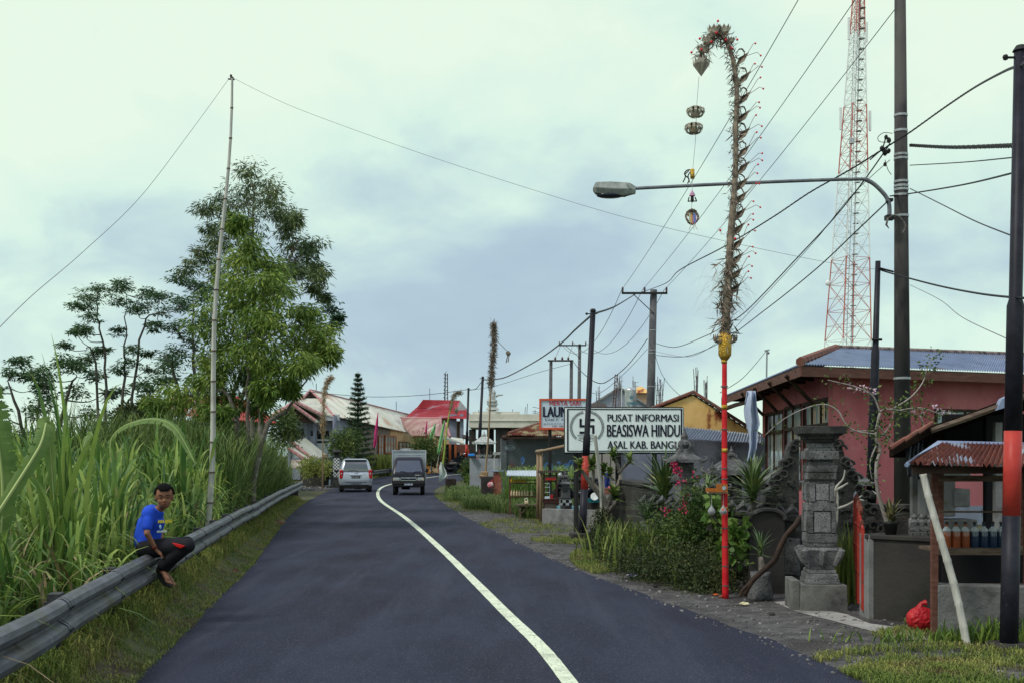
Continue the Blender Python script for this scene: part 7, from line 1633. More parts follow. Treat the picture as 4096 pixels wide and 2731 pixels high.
# body: head, neck, arms, hands and feet in one continuous mesh
balls = [(h(0, -.005, .025), 0.1040, (.95, 1.04, 1.02), HM), (h(0, .03, -.045), 0.0746, (.92, .92, 1.1), HM), (h(0, .045, -.098), 0.0294, (1.2, 1, .8), HM),
         (h(0, .098, -.030), 0.0169, (.9, 1.1, .9), HM), (h(-.012, .09, -.034), 0.0113), (h(.012, .09, -.034), 0.0113), (h(0, .088, -.008), 0.0113, (.8, 1, 2.2), HM),
         (h(-.035, .062, -.04), 0.0294), (h(.035, .062, -.04), 0.0294), (h(0, .078, .032), 0.0339, (1.7, .6, .55), HM),
         (h(0, .084, -.066), 0.0158, (1.7, .8, .6), HM), (h(-.088, -.01, -.018), 0.0294, (.35, .7, 1.15), HM), (h(.088, -.01, -.018), 0.0294, (.35, .7, 1.15), HM)]
caps = [([h(0, -.02, -.06), neck, (shN + shF) / 2 + Vector((0, 0, .02))], [.046, .045, .07]), ([(shN + shF) / 2, chest, belly, hipc], [.085, .10, .095, .1]),
  ([shN, elN, wrN], [.045, .033, .022]), ([shF, elF, wrF], [.045, .033, .022]), ([hipc + Vector((0, -.08, 0)), kN], [.085, .055]), ([hipc + Vector((0, .08, 0)), kF], [.085, .055]),
  ([kN, anN], [.052, .03]), ([kF, anF], [.052, .03])]
def hand(w, t, cap_list, sgn=1):
 d_ = (t - w).normalized(); s_ = d_.cross(Vector((0, 0, 1))).normalized(); n_ = s_.cross(d_)
 k = w + d_ * .062; cap_list.append(([w, w + d_ * .03, k], [.021, .024, .022]));
 for i, (o, L_) in enumerate(((-.024, .052), (-.008, .062), (.008, .058), (.023, .045))):
  b = k + s_ * o; cap_list.append(([b, b + d_ * L_ * .5 + s_ * o * .25 - n_ * .002, b + d_ * L_ + s_ * o * .4 - n_ * .014], [.0095, .0085, .007]))
 b = w + d_ * .02 - s_ * .022 * sgn; cap_list.append(([b, b + d_ * .025 - s_ * .014 * sgn, b + d_ * .05 - s_ * .018 * sgn], [.012, .010, .008]))
hand(wrN, haN + Vector((.03, 0, -.03)), caps, 1); hand(wrF, wrF + Vector((.06, -.03, -.06)), caps, -1)
def foot(a, t):
 d_ = (t - a).normalized(); s_ = d_.cross(Vector((0, 0, 1))).normalized(); he = a - d_ * .03 + Vector((0, 0, -.03))
 caps.append(([a, he], [.03, .028])); caps.append(([he, a + d_ * .09 + Vector((0, 0, -.02)), a + d_ * .14 + Vector((0, 0, -.022))], [.028, .03, .03]))
 for i, (o, L_, r) in enumerate(((-.026, .05, .012), (-.010, .045, .0085), (.003, .04, .008), (.015, .034, .008), (.026, .026, .0075))): b = a + d_ * .15 + s_ * o + Vector((0, 0, -.026)); caps.append(([b, b + d_ * L_], [r, r * .85]))
 return d_, s_
ftN, ftF = Q(684, 2335, D - .22), Q(690, 2322, D + .0)
ftN, ftF = anN + (ftN - anN).normalized() * .2, anF + (ftF - anF).normalized() * .2
dN, sN = foot(anN, ftN); dF, sF = foot(anF, ftF)
body = solid('body', balls, caps, M_skin, .0068, 5, .5)
# face details
mb = MB()
for s_ in (-1, 1): mb.ball(h(.034 * s_, .090, .004), .0105, 10, 6, (1.3, .6, .5), M=HM)
ey = mb.build('eyes', mat('eye_dark', (.012, .008, .008), None, 1, .15), body, True)
mb = MB()
for s_ in (-1, 1): mb.tube([h(.014 * s_, .103, .022), h(.036 * s_, .098, .031), h(.058 * s_, .083, .026)], [.003, .0042, .002], 6)
mb.build('eyebrows', M_hair, body); MB().tube([h(-.024, .088, -.067), h(0, .099, -.064), h(.024, .088, -.067)], [.004, .0075, .004], 8).build('lips', mat('lips', (.18, .045, .04), None, 1, .5), body, True)
# hair
mb = MB(); n = 30
for i in range(9):
 pass
mb.ball(h(0, -.004, .030), .107, 26, 16, (.95, 1.04, 1.0), .02, HM)
hair = mb.build('hair', M_hair, boy, True)
bm = bmesh.new(); bm.from_mesh(hair.data); o_ = Vector(OFF[boy.name])
dl = [v for v in bm.verts if ((v.co + o_ - hc).dot(fd) > .06 and (v.co + o_ - hc).dot(upv) < .05 + .015 * abs((v.co + o_ - hc).dot(side_)) / .05) or (v.co + o_ - hc).dot(upv) < -.025 or (abs((v.co + o_ - hc).dot(side_)) > .07 and (v.co + o_ - hc).dot(upv) < .012 and (v.co + o_ - hc).dot(fd) > -.03)]
bmesh.ops.delete(bm, geom=dl, context='VERTS'); bm.to_mesh(hair.data); bm.free()
sm = hair.modifiers.new('thick', 'SOLIDIFY'); sm.thickness = .006
# shirt
solid('shirt', [(chest + Vector((.02, 0, 0)), .105, (1.05, 1.25, 1)), (belly + Vector((.0, 0, 0)), .105, (1.08, 1.25, 1.1)), (hipc + Vector((-.01, 0, .05)), .112, (1.05, 1.25, .7))],
      [([Q(632, 2050, D - .03), (shN + shF) / 2 + Vector((-.01, 0, .0)), chest, belly, hipc + Vector((-.01, 0, .03))], [.066, .108, .122, .118, .12]), ([shN + Vector((.01, .035, -.02)), shN.lerp(elN, .35), shN.lerp(elN, .68)], [.066, .060, .056]), ([shF + Vector((0, -.02, -.008)), shF.lerp(elF, .62)], [.062, .056]), ([shN + Vector((0, .02, 0)), shF + Vector((0, -.02, 0))], [.08, .08]), ([Q(578, 2090, D), Q(568, 2150, D), Q(576, 2190, D)], [.08, .09, .09])], M_shirt, .011, 16, .6)
mb = MB()
sh_o = chest + Vector((.118, -.055, -.02)); M_sh = facing(sh_o, (.42, -.9, 0) if False else (.55, .83, 0), (-.12, 0, 1))
t1 = text('MALANG', mat('yellow_print', (.7, .55, .05), None, 1, .7), facing(Q(632, 2090, D - .13), (.62, .78, .0), (.02, 0, 1)), .042, boy, 'chest_print', bold=.003)
mb.ball(Q(641, 2106, D - .13), .025, 10, 6, (.5, .8, 1)); mb.build('chest_emblem', mat('pale_print', (.3, .5, .7), None, 1, .7), boy, True)
text('SOUVENIR', mat('white_print', (.6, .65, .6), None, 1, .7), facing(Q(628, 2128, D - .14), (.62, .78, .0), (.02, 0, 1)), .026, boy, 'chest_print', bold=.002)
# trousers
solid('trousers', [(hipc + Vector((0, 0, -.0)), .115, (1.1, 1.3, .85)), (kN, .083), (kF, .08)],
      [([hipc + Vector((.0, -.07, .0)), hipc.lerp(kN, .5) + Vector((0, -.02, .0)), kN], [.108, .098, .078]), ([hipc + Vector((0, .07, 0)), hipc.lerp(kF, .5), kF], [.105, .09, .075]),
       ([kN, kN.lerp(anN, .5), kN.lerp(anN, .93)], [.077, .073, .064]), ([kF, kF.lerp(anF, .5), kF.lerp(anF, .93)], [.072, .065, .06])], M_trou, .011, 6, .6)
th0, th1 = hipc + Vector((0, -.09, 0)), kN
a_ = Q(688, 2170, D - .262); b_ = Q(738, 2182, D - .245); c_ = Q(722, 2191, D - .25)
MB().prism([a_, b_, c_, Q(706, 2184, D - .258)], (0, .05, 0)).build('red_stripe', mat('red_cloth', (.55, .01, .01), None, 1, .7), boy)
# sandals and bracelets
for a, d_, s_, nm in ((anN, dN, sN, 'sandal'), (anF, dF, sF, 'sandal')):
 mb = MB(); up_ = s_.cross(d_); up_ = up_ if up_.z > 0 else -up_; c = a + d_ * .075 - up_ * .058; out = []
 for k in range(16): an = k / 16 * 6.283; out.append(c + d_ * .135 * math.cos(an) + s_ * (.045 + .008 * math.cos(an)) * math.sin(an))
 mb.prism(out, -up_ * .016); mb.tube([a + d_ * .13 + Vector((0, 0, -.0)) - up_ * .045, a + d_ * .09 + s_ * .03 - up_ * .012, a + d_ * .03 + s_ * .042 - up_ * .045], .006, 5); mb.tube([a + d_ * .13 - up_ * .045, a + d_ * .09 - s_ * .03 - up_ * .012, a + d_ * .03 - s_ * .042 - up_ * .045], .006, 5)
 mb.build(nm, M_bolt, boy)
w_ = (wrN - elN).normalized(); Mw = w_.to_track_quat('Z', 'Y').to_matrix()
MB().lathe([(.026, -.004), (.029, -.004), (.029, .004), (.026, .004)], wrN - w_ * .02, 14, Mw).build('bracelet', mat('maroon_band', (.12, .01, .01), None, 1, .5), boy)
MB().lathe([(.028, -.003), (.031, -.003), (.031, .003), (.028, .003)], wrN - w_ * .035, 14, Mw).build('bracelet', MATS['maroon_band'], boy)
# ============================================================ penjors, flags, signs, kiosks
M_pred = mat('red_wrap', (.52, .012, .02), (.62, .03, .035), 5, .45, bump=.4, bscale=20)
M_gold = mat('gold_foil', (.48, .27, .03), (.62, .40, .08), 14, .28, .55, bump=.8, bscale=60)
M_palm = mat('dry_palm', (.12, .095, .075), (.27, .22, .17), 8, .8, vary=.45)
M_ball = mat('red_ball', (.7, .02, .04), None, 1, .5)
def penjor_fronds(root, spine, r, m, n, L_, seed, right=None, name='fronds', zdir=-.9):
 g = np.random.default_rng(seed); S = np.array([tuple(p) for p in spine]); k = len(S); idx = g.integers(0, k - 1, n); t = g.random(n)[:, None]
 B = S[idx] * (1 - t) + S[idx + 1] * t + g.normal(0, r * .6, (n, 3)); v, f = leafmesh(B, L_, L_ * .12, .55, 0, seed); return link(name, v, f, m, root)
dP = 14.4
pj = thing('penjor', 'tall red-wrapped bamboo festival pole curving over at the top, in the right foreground', 'festival pole', (*plan(2902, dP), 0))
low = [P(2902, 2394, dP), P(2900, 2150, dP), P(2898, 1900, dP), P(2898, 1650, dP), P(2898, 1440, dP)]; low[0].z = 0
lo = spline(low, 6); MB().tube(lo, [.043 - .012 * k / (len(lo) - 1) for k in range(len(lo))], 12).build('red_pole', M_pred, pj, True)
for i, (y0, y1) in enumerate(((1452, 1438), (1636, 1618), (1808, 1792), (2032, 2026))):
 MB().tube([P(2898.5 + (y0 - 1800) * .005, y0, dP), P(2898.5 + (y1 - 1800) * .005, y1, dP)], .038, 12).build('gold_band', M_gold, pj, True)
mb = MB()
for y in (1545, 1716, 1872, 1914, 2110, 2184, 2262, 2340): mb.lathe([(.038, -.008), (.046, -.008), (.046, .008), (.038, .008)], P(2899 + (y - 1800) * .006, y, dP), 12)
mb.build('tape_rings', mat('grey_tape', (.12, .1, .1), None, 1, .6), pj)
MB().tube([P(2898, 1440, dP), P(2899, 1420, dP), P(2901, 1345, dP), P(2905, 1335, dP)], [.04, .082, .088, .06], 14).build('gold_sleeve', M_gold, pj, True)
sp = spline([P(2902, 1345, dP), P(2905, 1240, dP), P(2915, 1100, dP), P(2922, 960, dP), P(2935, 800, dP), P(2943, 650, dP), P(2943, 500, dP), P(2948, 400, dP), P(2942, 300, dP), P(2925, 215, dP), P(2895, 150, dP), P(2865, 135, dP), P(2838, 160, dP), P(2815, 205, dP), P(2805, 245, dP)], 6)
rad = [(.052 if k < 25 else .043) * (1 - .55 * k / len(sp)) for k in range(len(sp))]
MB().tube(sp, rad, 9).build('spine', M_palm, pj)
penjor_fronds(pj, sp, .05, M_palm, 1500, .11, 1); penjor_fronds(pj, sp[:16], .08, M_palm, 300, .17, 2, name='lower_fronds')
g = np.random.default_rng(8); n = 90                                     # wispy rice stalks round the collar
B = np.array([tuple(P(2900 + g.uniform(-22, 30), g.uniform(1170, 1320), dP)) for _ in range(n)])
v, f = blades(B, g.uniform(.1, .42, n), np.full(n, .006), g.uniform(.15, .5, n), np.where(g.random(n) < .5, g.normal(0, .5, n), math.pi + g.normal(0, .5, n)), g.uniform(.8, 2.4, n), 8); link('rice_stalks', v, f, mat('straw', (.20, .18, .15), (.3, .27, .22), 6, .8), pj)
def scoop(px, py, s, k):
 """folded palm leaf cup with a loop and two red balls on wires"""
 c = P(px, py, dP); mb = MB(); e = c + Vector((.17 * s, 0, .19 * s)); q = Vector((.05, 0, -.04)) * s
 mb.add([c, c + Vector((.11, -.02, .07)) * s, e, c + Vector((.05, .02, .13)) * s, c + Vector((.07, .05, .10)) * s], [(0, 1, 2, 4), (0, 4, 2, 3)])
 lp = spline([c + Vector((.0, 0, .14)) * s, c + Vector((.05, 0, .23)) * s, c + Vector((.11, 0, .20)) * s, c + Vector((.115, 0, .12)) * s], 4)
 for a, b in zip(lp, lp[1:]): mb.quad(a - Vector((0, .02, 0)), b - Vector((0, .02, 0)), b + Vector((0, .02, 0)), a + Vector((0, .02, 0)))
 o = mb.build('leaf_cup', M_palm, pj); s2 = o.modifiers.new('t', 'SOLIDIFY'); s2.thickness = .006
 mb, m2 = MB(), MB()
 for dx, dz in ((.30, .26), (.27, .33)) if k % 3 else ((.33, .2), (.3, .28)):
  b = c + Vector((dx * s, 0, dz * s)) + Vector((rnd.uniform(-.05, .03), 0, rnd.uniform(-.06, .03))); mb.tube([e - Vector((.04, 0, .05)) * s, b.lerp(e, .3) + Vector((0, 0, .03)), b], .0035, 4); m2.ball(b, .013, 8, 5)
 w = mb.build('wire', M_palm, o); m2.build('red_ball', M_ball, o, True)
ys_ = [270, 345, 425, 500, 570, 640, 705, 770, 825, 890, 950, 1010, 1070, 1130, 1190]
for k, y in enumerate(ys_):
 p = min(sp, key=lambda q: abs(q.z - Zp(y, dP)) + (10 if q.x < X(2880, dP) and y < 300 else 0)); px = 2048 + p.x * F / dP
 scoop(px + 4, y, 1.0, k)
for k, (px, py, r_) in enumerate(((2857, 120, .085), (2897, 118, .08), (2833, 158, .08), (2808, 195, .07), (2925, 160, .05))):   # open flower cups over the bend
 c = P(px, py, dP); mb = MB(); nb = 9
 for j in range(nb):
  a0, a1 = 6.283 * j / nb, 6.283 * (j + .9) / nb; mb.add([c + Vector((r_ * .3 * math.cos((a0 + a1) / 2), r_ * .3 * math.sin((a0 + a1) / 2), -r_ * .75)), c + Vector((r_ * math.cos(a0), r_ * math.sin(a0), 0)), c + Vector((r_ * 1.1 * math.cos((a0 + a1) / 2), r_ * 1.1 * math.sin((a0 + a1) / 2), r_ * .55)), c + Vector((r_ * math.cos(a1), r_ * math.sin(a1), 0))], [(0, 1, 2, 3)])
 mb.ball(c - Vector((0, 0, r_ * .2)), r_ * .8, 10, 6); mb.build('flower_cup', mat('pale_palm', (.33, .3, .25), (.46, .42, .35), 8, .8, vary=.3), pj)
mb, m2 = MB(), MB()
for (a, b), (c, e) in (((2825, 140), (2799, 156)), ((2800, 185), (2766, 211)), ((2865, 120), (2872, 85)), ((2860, 110), (2866, 132)), ((2840, 150), (2846, 169)), ((2905, 140), (2904, 161)), ((2940, 150), (2949, 160)), ((2925, 190), (2927, 194)), ((2810, 200), (2806, 199)), ((2885, 940), (2881, 922)), ((2935, 930), (2941, 955))): mb.tube([P(a, b, dP - .06), P((a + c) / 2, (b + e) / 2 - 8, dP - .06), P(c, e, dP - .08)], .003, 4); m2.ball(P(c, e, dP - .09), .016, 8, 5)
w = mb.build('wire', M_palm, pj); m2.build('red_ball', M_ball, w, True)
mb = MB()
for s_ in (-1, 1):
 for k in range(3): mb.tube(spline([P(2901 + s_ * 18, 1372, dP + (k - 1) * .05), P(2901 + s_ * (34 + 5 * k), 1362, dP + (k - 1) * .07), P(2901 + s_ * (30 + 8 * k), 1336, dP + (k - 1) * .09)], 3), [.012, .014, .014, .013, .011, .008, .003], 5)
mb.build('collar_horns', M_palm, pj)
# hanging ornaments
M_thread = mat('thread', (.35, .37, .38), None, 1, .8)
th_ = thing('hanging_string', 'fine thread hanging from the curved penjor tip with all its ornaments', 'string', tuple(P(2790, 600, dP)))
MB().tube([P(2796, 308, dP), P(2787, 420, dP), P(2782, 560, dP), P(2770, 690, dP), P(2768, 780, dP), P(2766, 870, dP)], .003, 4).build('thread', M_thread, th_)
co = thing('palm_cone', 'large pointed palm-leaf cone at the tip of the curved penjor', 'ornament', tuple(P(2806, 308, dP)))
c = P(2805, 308, dP); mb = MB(); nb = 14
for j in range(nb):
 a0, a1 = 6.283 * j / nb, 6.283 * (j + 1) / nb; am = (a0 + a1) / 2; z1, z2 = .19, .25; r_ = .105
 mb.add([c, c + Vector((r_ * math.cos(a0), r_ * math.sin(a0), z1 * .8)), c + Vector((r_ * 1.1 * math.cos(am), r_ * 1.1 * math.sin(am), z2)), c + Vector((r_ * math.cos(a1), r_ * math.sin(a1), z1 * .8))], [(0, 1, 2, 3)])
mb.ball(c + Vector((0, 0, .15)), .085, 12, 8); mb.build('cone', MATS['pale_palm'], co)
def lantern(px, py, lab, gold):
 c = P(px, py, dP); l = thing('palm_lantern', lab, 'ornament', tuple(c)); mb = MB()
 for j in range(11):
  a = 6.283 * j / 11; o = Vector((math.cos(a), math.sin(a), 0)); pts = spline([c + o * .02 + Vector((0, 0, .07)), c + o * .09 + Vector((0, 0, .045)), c + o * .115 + Vector((0, 0, 0)), c + o * .08 + Vector((0, 0, -.055)), c + o * .03 + Vector((0, 0, -.07))], 3); s_ = Vector((-o.y, o.x, 0)) * .017
  for p, q in zip(pts, pts[1:]): mb.quad(p - s_, q - s_, q + s_, p + s_)
  mb.ball(c + o * .105 + Vector((0, 0, .03)), .014, 5, 4)
 o_ = mb.build('petals', MATS['pale_palm'], l); o_.modifiers.new('t', 'SOLIDIFY').thickness = .004
 MB().tube([c + Vector((0, 0, -.065)), c + Vector((0, 0, .07))], .026, 8).build('core', M_gold if gold else M_palm, l)
lantern(2782, 448, 'upper round palm-leaf lantern hanging below the penjor cone', False); lantern(2775, 514, 'lower round palm-leaf lantern with a gold core', True)
gt_ = thing('gold_tassel', 'small gold foil tube with dark ribbon loops above the lamp arm', 'ornament', tuple(P(2768, 700, dP)))
MB().tube([P(2769, 678, dP), P(2770, 715, dP)], .028, 10).build('tube', M_gold, gt_, True)
mb = MB()
for pts in ([(2762, 680), (2748, 682), (2738, 695), (2742, 708), (2732, 730)], [(2755, 684), (2740, 700), (2752, 712), (2756, 722), (2750, 735)], [(2760, 690), (2752, 705), (2758, 730)]):
 q = spline([P(a, b, dP) for a, b in pts], 3); mb.tube(q, .008, 5)
mb.build('ribbon', M_bolt, gt_)
dl_ = thing('paper_doll', 'tiny cone-hatted ornament hanging just below the lamp arm', 'ornament', tuple(P(2770, 800, dP)))
MB().tube([P(2769, 762, dP), P(2769, 775, dP), P(2769, 785, dP)], [.004, .03, .04], 10).build('cone_hat', mat('lilac_paper', (.4, .32, .45), (.5, .15, .25), 30, .7), dl_)
MB().tube([P(2769, 785, dP), P(2769, 800, dP), P(2769, 810, dP)], [.018, .022, .012], 8).tube([P(2752, 806, dP), P(2787, 805, dP)], .008, 5).tube([P(2756, 790, dP), P(2752, 808, dP)], .008, 5).tube([P(2780, 790, dP), P(2787, 807, dP)], .008, 5).build('figure', M_bolt, dl_)
bk = thing('basket_ornament', 'dark ringed basket ornament with pastel strips, the lowest on the string', 'ornament', tuple(P(2768, 900, dP)))
c = P(2768, 868, dP); mb = MB(); rr = random.Random(2)
for k in range(26): a = k / 26 * 6.283; mb.ball(c + Vector((.078 * math.cos(a), 0.02 * math.sin(3 * a), .085 * math.sin(a))), .016, 5, 4, (1, 1, 1), .3)
mb.ball(c + Vector((0, .01, .035)), .06, 10, 6, (1.1, .5, .7)); mb.build('ring', M_palm, bk)
for k, (dx, cc) in enumerate(((-.035, (.55, .5, .42)), (-.015, (.6, .42, .12)), (.005, (.5, .2, .26)), (.025, (.12, .28, .6)), (.04, (.35, .2, .45)))):
 mb = MB(); mb.box(c + Vector((dx, -.03, -.02 - .012 * (k % 3))), (.018, .01, .11)); mb.build('paper_strip', mat('strip_%d' % k, cc, None, 1, .7), bk)
mb = MB()
for dx in (-.02, .01, .03): mb.tube([c + Vector((dx, -.03, -.08)), c + Vector((dx * 1.3, -.03, -.13)), c + Vector((dx * 2.2, -.03, -.17))], .004, 4)
mb.build('streamers', MATS['pale_palm'], bk)
# offering box and bags on the red pole
of = thing('offering_tray', 'orange woven offering tray fixed to the red pole', 'offering', tuple(P(2868, 1960, dP - .1)))
mb = MB(); c = P(2866, 1965, dP - .06); mb.box(c, (.24, .2, .012)); mb.box(c + Vector((.05, -.1, .05)), (.14, .01, .1)); mb.box(c + Vector((-.07, -.1, .025)), (.1, .01, .045)); mb.box(c + Vector((-.115, 0, .025)), (.01, .2, .05)); mb.build('tray', mat('orange_weave', (.45, .14, .02), (.30, .10, .03), 30, .7), of)
MB().lathe([(.005, 0), (.026, 0), (.026, .004), (.005, .004)], c + Vector((.075, -.107, .05)), 14, Matrix.Rotation(R(90), 3, 'X')).build('blue_ring', mat('blue_dot', (.12, .3, .55), (.5, .5, .45), 60, .6), of)
mb = MB(); rr = random.Random(5)
for k in range(14): mb.ball(c + Vector((rr.uniform(-.1, .05), rr.uniform(-.08, .05), rr.uniform(.01, .07))), rr.uniform(.012, .03), 6, 4, (1, 1, .7), .3)
mb.build('offerings', M_dstone, of); MB().box(c + Vector((0, -.08, -.006)), (.26, .015, .02)).build('slat', mat('pale_wood', (.5, .46, .36), None, 1, .7), of)
for px, lab, fl in ((2846, 'clear knotted plastic bag of dark fruit, the left of the two', False), (2893, 'clear knotted plastic bag with an orange flower, nearer the red pole', True)):
 c = P(px, 2042, dP - .12); b = thing('plastic_bag', lab, 'bag', tuple(c))
 MB().lathe([(.004, .08), (.012, .06), (.035, .03), (.05, 0), (.045, -.03), (.02, -.045)], c, 12).build('bag', mat('clear_plastic', (.5, .52, .55), None, 1, .25, alpha=.45), b, True)
 mb = MB(); mb.ball(c + Vector((-.012, 0, -.012)), .026, 8, 5, (1, 1, .8)).ball(c + Vector((.018, 0, -.018)), .022, 8, 5); mb.build('fruit', M_dstone, b)
 if fl: MB().ball(c + Vector((-.006, -.02, .015)), .022, 8, 5, (1, 1, 1), .2).build('flower', M_flow, b)
 MB().tube([c + Vector((0, 0, .08)), P(px + 1, 1966, dP - .1)], .003, 4).build('string', M_thread, b)
yucca('dark cactus-like plant sticking up left of the offering tray', 2835, 1950, 15.6, .3, 9, 12, .045, False, name='cactus', zb=.9)
# smaller penjors
def small_penjor(label, pts, d, r, m_pole, frag, n, L_, seed, drop=None):
 s_ = spline([P(a, b, d) for a, b in pts], 8); root = thing('penjor', label, 'festival pole', tuple(s_[0]))
 MB().tube(s_, [r * (1 - .7 * k / len(s_)) for k in range(len(s_))], 7).build('pole', m_pole, root, True)
 k0 = int(len(s_) * frag); penjor_fronds(root, s_[k0:], r * 1.6, M_palm if drop != 'y' else M_dry, n, L_, seed)
 return root, s_
r1, s1 = small_penjor('dry shaggy festival pole in front of the grey house porch', [(1288, 2035), (1290, 1900), (1292, 1760), (1294, 1650), (1298, 1560), (1312, 1522), (1325, 1506)], 62, .05, M_bamb, .42, 1100, .22, 5, 'y')
g = np.random.default_rng(3); n = 70; B = np.array([tuple(P(1292 + g.uniform(-8, 8), g.uniform(1690, 1760), 62)) for _ in range(n)]); v, f = blades(B, g.uniform(.3, .8, n), np.full(n, .03), g.uniform(.2, .6, n), g.uniform(0, 6.28, n), g.uniform(.1, .6, n), 5); link('straw_tuft', v, f, M_dry, r1)
MB().box(P(1298, 1822, 61.9), (.24, .2, .2), ch=.02).build('woven_box', mat('woven_straw', (.3, .2, .11), None, 1, .8), r1)
r2, s2 = small_penjor('green bamboo festival pole with a curled tip by the tan shop', [(1768, 1880), (1778, 1800), (1786, 1720), (1798, 1650), (1812, 1590), (1824, 1572), (1845, 1568)], 80, .07, mat('green_bamboo', (.26, .36, .05), (.36, .44, .1), 5, .5), .52, 800, .22, 6)
MB().tube([P(1825, 1572, 80), P(1825, 1640, 80)], .012, 4).ball(P(1825, 1640, 80), .14, 8, 6, (1, 1, 1.6), .2).build('hanging_lantern', M_palm, r2)
r3, s3 = small_penjor('tall shaggy festival pole in front of the white statue', [(1935, 1990), (1945, 1850), (1955, 1720), (1962, 1580), (1968, 1480), (1976, 1380), (1975, 1290)], 44, .045, M_bamb, .56, 2600, .16, 7)
n = 60; B = np.array([tuple(P(1965 + g.uniform(-12, 12), g.uniform(1540, 1600), 44)) for _ in range(n)]); v, f = blades(B, g.uniform(.2, .7, n), np.full(n, .012), g.uniform(.1, .4, n), g.uniform(0, 6.28, n), g.uniform(.1, .8, n), 5); link('straw_tuft', v, f, M_palm, r3)
mb = MB(); mb.ball(P(2033, 1412, 44), .09, 10, 7, (1, 1, 1), .2); mb.tube(spline([P(1985, 1360, 44), P(2005, 1380, 44), P(2033, 1408, 44)], 4), .012, 5); mb.tube([P(2031, 1420, 44), P(2024, 1450, 44)], .02, 5).tube([P(2036, 1420, 44), P(2032, 1448, 44)], .02, 5); mb.build('hanging_basket', M_palm, r3)
mb = MB(); mb.box(P(1938, 1895, 43.8), (.28, .25, .22), ch=.03).ball(P(1930, 1905, 43.7), .13, 8, 5, (1, .8, .6), .3); mb.build('offering_basket', mat('woven_straw', (.3, .2, .11)), r3)
M_fp = mat('pink_cloth', (.62, .04, .20), (.72, .07, .27), 3, .7, trans=.2); M_fg = mat('green_cloth', (.22, .55, .22), (.35, .66, .32), 3, .7, trans=.2)
def flag(label, d, rows, m, pole):
 o = cloth('flag', label, 'flag', rows, d, m, .06, .01, 14); root = o
 MB().tube([P(a, b, d + .05) for a, b in pole], .025, 5).build('pole', M_bam, o)
 return o
flag('left tall pink flag standing before the brown carved wall', 84, [(1511, 1512.5, 1648), (1503, 1513, 1690), (1498, 1510, 1730), (1494, 1506, 1770), (1493, 1499, 1793)], M_fp, ((1496, 1860), (1512, 1648)))
flag('right pink flag partly in front of the faded red roof', 95, [(1707, 1709, 1680), (1702, 1709, 1710), (1700, 1708, 1740), (1702, 1707, 1752)], M_fp, ((1703, 1800), (1709, 1678)))
flag('left broad pale green flag by the small round tree', 94, [(1740, 1743, 1692), (1728, 1740, 1715), (1718, 1735, 1740), (1714, 1726, 1765)], M_fg, ((1722, 1880), (1743, 1690)))
flag('right long pale green flag nearer the green bamboo pole', 90, [(1777, 1780, 1682), (1764, 1776, 1720), (1755, 1768, 1770), (1747, 1757, 1815)], M_fg, ((1745, 1880), (1779, 1680)))
# black barrel block and white flag
bb = thing('square_block', 'black square concrete block at the road edge with a white flag behind it', 'block', (*plan(1803, 55), 0)); MB().box((X(1803, 55), 55, .36), (.5, .45, .76), .12, ch=.02).build('block', mat('black_block', (.02, .015, .014), (.05, .035, .03), 4, .8, bump=.4), bb)
wf = cloth('flag', 'white flag drooping from a short slanted stick over the black block', 'flag', [(1762, 1766, 1847), (1757, 1778, 1870), (1756, 1788, 1898), (1755, 1772, 1915), (1754, 1757, 1932)], 55.6, mat('white_cloth', (.55, .62, .58), (.62, .7, .66), 3, .7), .08)
MB().tube([P(1794, 1925, 55.6), P(1786, 1900, 55.6), P(1763, 1845, 55.6)], .02, 5).build('pole', M_bam, wf)
# low stone walls and cloth shrine on the left pull-out
swall('stone_wall', 'dark low wall with a garden behind, left of the silver car', plan(1200, 68), plan(1345, 67), Zp(1888, 68), M_dconc, .3, .1)
cs = thing('stone_shrine', 'shrine wrapped in black and white checked cloth behind the silver car', 'shrine', (*plan(1345, 66), 0)); cp = plan(1347, 66)
stack(cs, 'plinth', cp, M_dstone, [(0, .35, .62, .62), (.35, .62, .5, .45)]); stack(cs, 'checked_cloth', cp, M_check, [(.62, 1.25, .40, .34), (1.25, 1.75, .34, .30)]); stack(cs, 'altar', cp, M_dstone, [(1.75, 1.82, .36, .40), (1.82, 2.05, .24, .24), (2.05, 2.12, .6, .62), (2.12, 2.2, .45, .3)])
cs2 = thing('stone_post', 'squat dark stone gatepost next to the checked cloth shrine', 'post', (*plan(1312, 66.5), 0)); stack(cs2, 'post', plan(1312, 66.5), M_dconc, [(0, 1.15, .4, .36), (1.15, 1.25, .46, .46)])
hd_ = thing('water_bottle', 'clear bottle on a small stand by the squat gatepost', 'bottle', (*plan(1319, 65.8), 0)); MB().box((X(1312, 65.8), 65.8, .12), (.4, .3, .05)).build('tray', M_conc, hd_); MB().lathe([(.05, .15), (.055, .4), (.03, .46), (.03, .5)], (*plan(1319, 65.8), 0), 10).build('bottle', mat('pale_blue_glass', (.4, .5, .6), None, 1, .2), hd_)
ob = thing('orange_box', 'orange roadside box beside the farthest guardrail', 'box', (*plan(1710, 97), gh(97))); MB().box((X(1710, 97), 97, gh(97) + .4), (.6, .4, .8), ch=.03).box((X(1710, 97), 97, gh(97) + .84), (.66, .46, .06)).build('box', mat('orange_plastic', (.55, .24, .04), None, 1, .6), ob)
wp = MB().tube([P(1722, 1815, 96), P(1722, 1885, 96)], .05, 6).build('marker_post', M_white, label='slim white marker post by the orange box', cat='post')
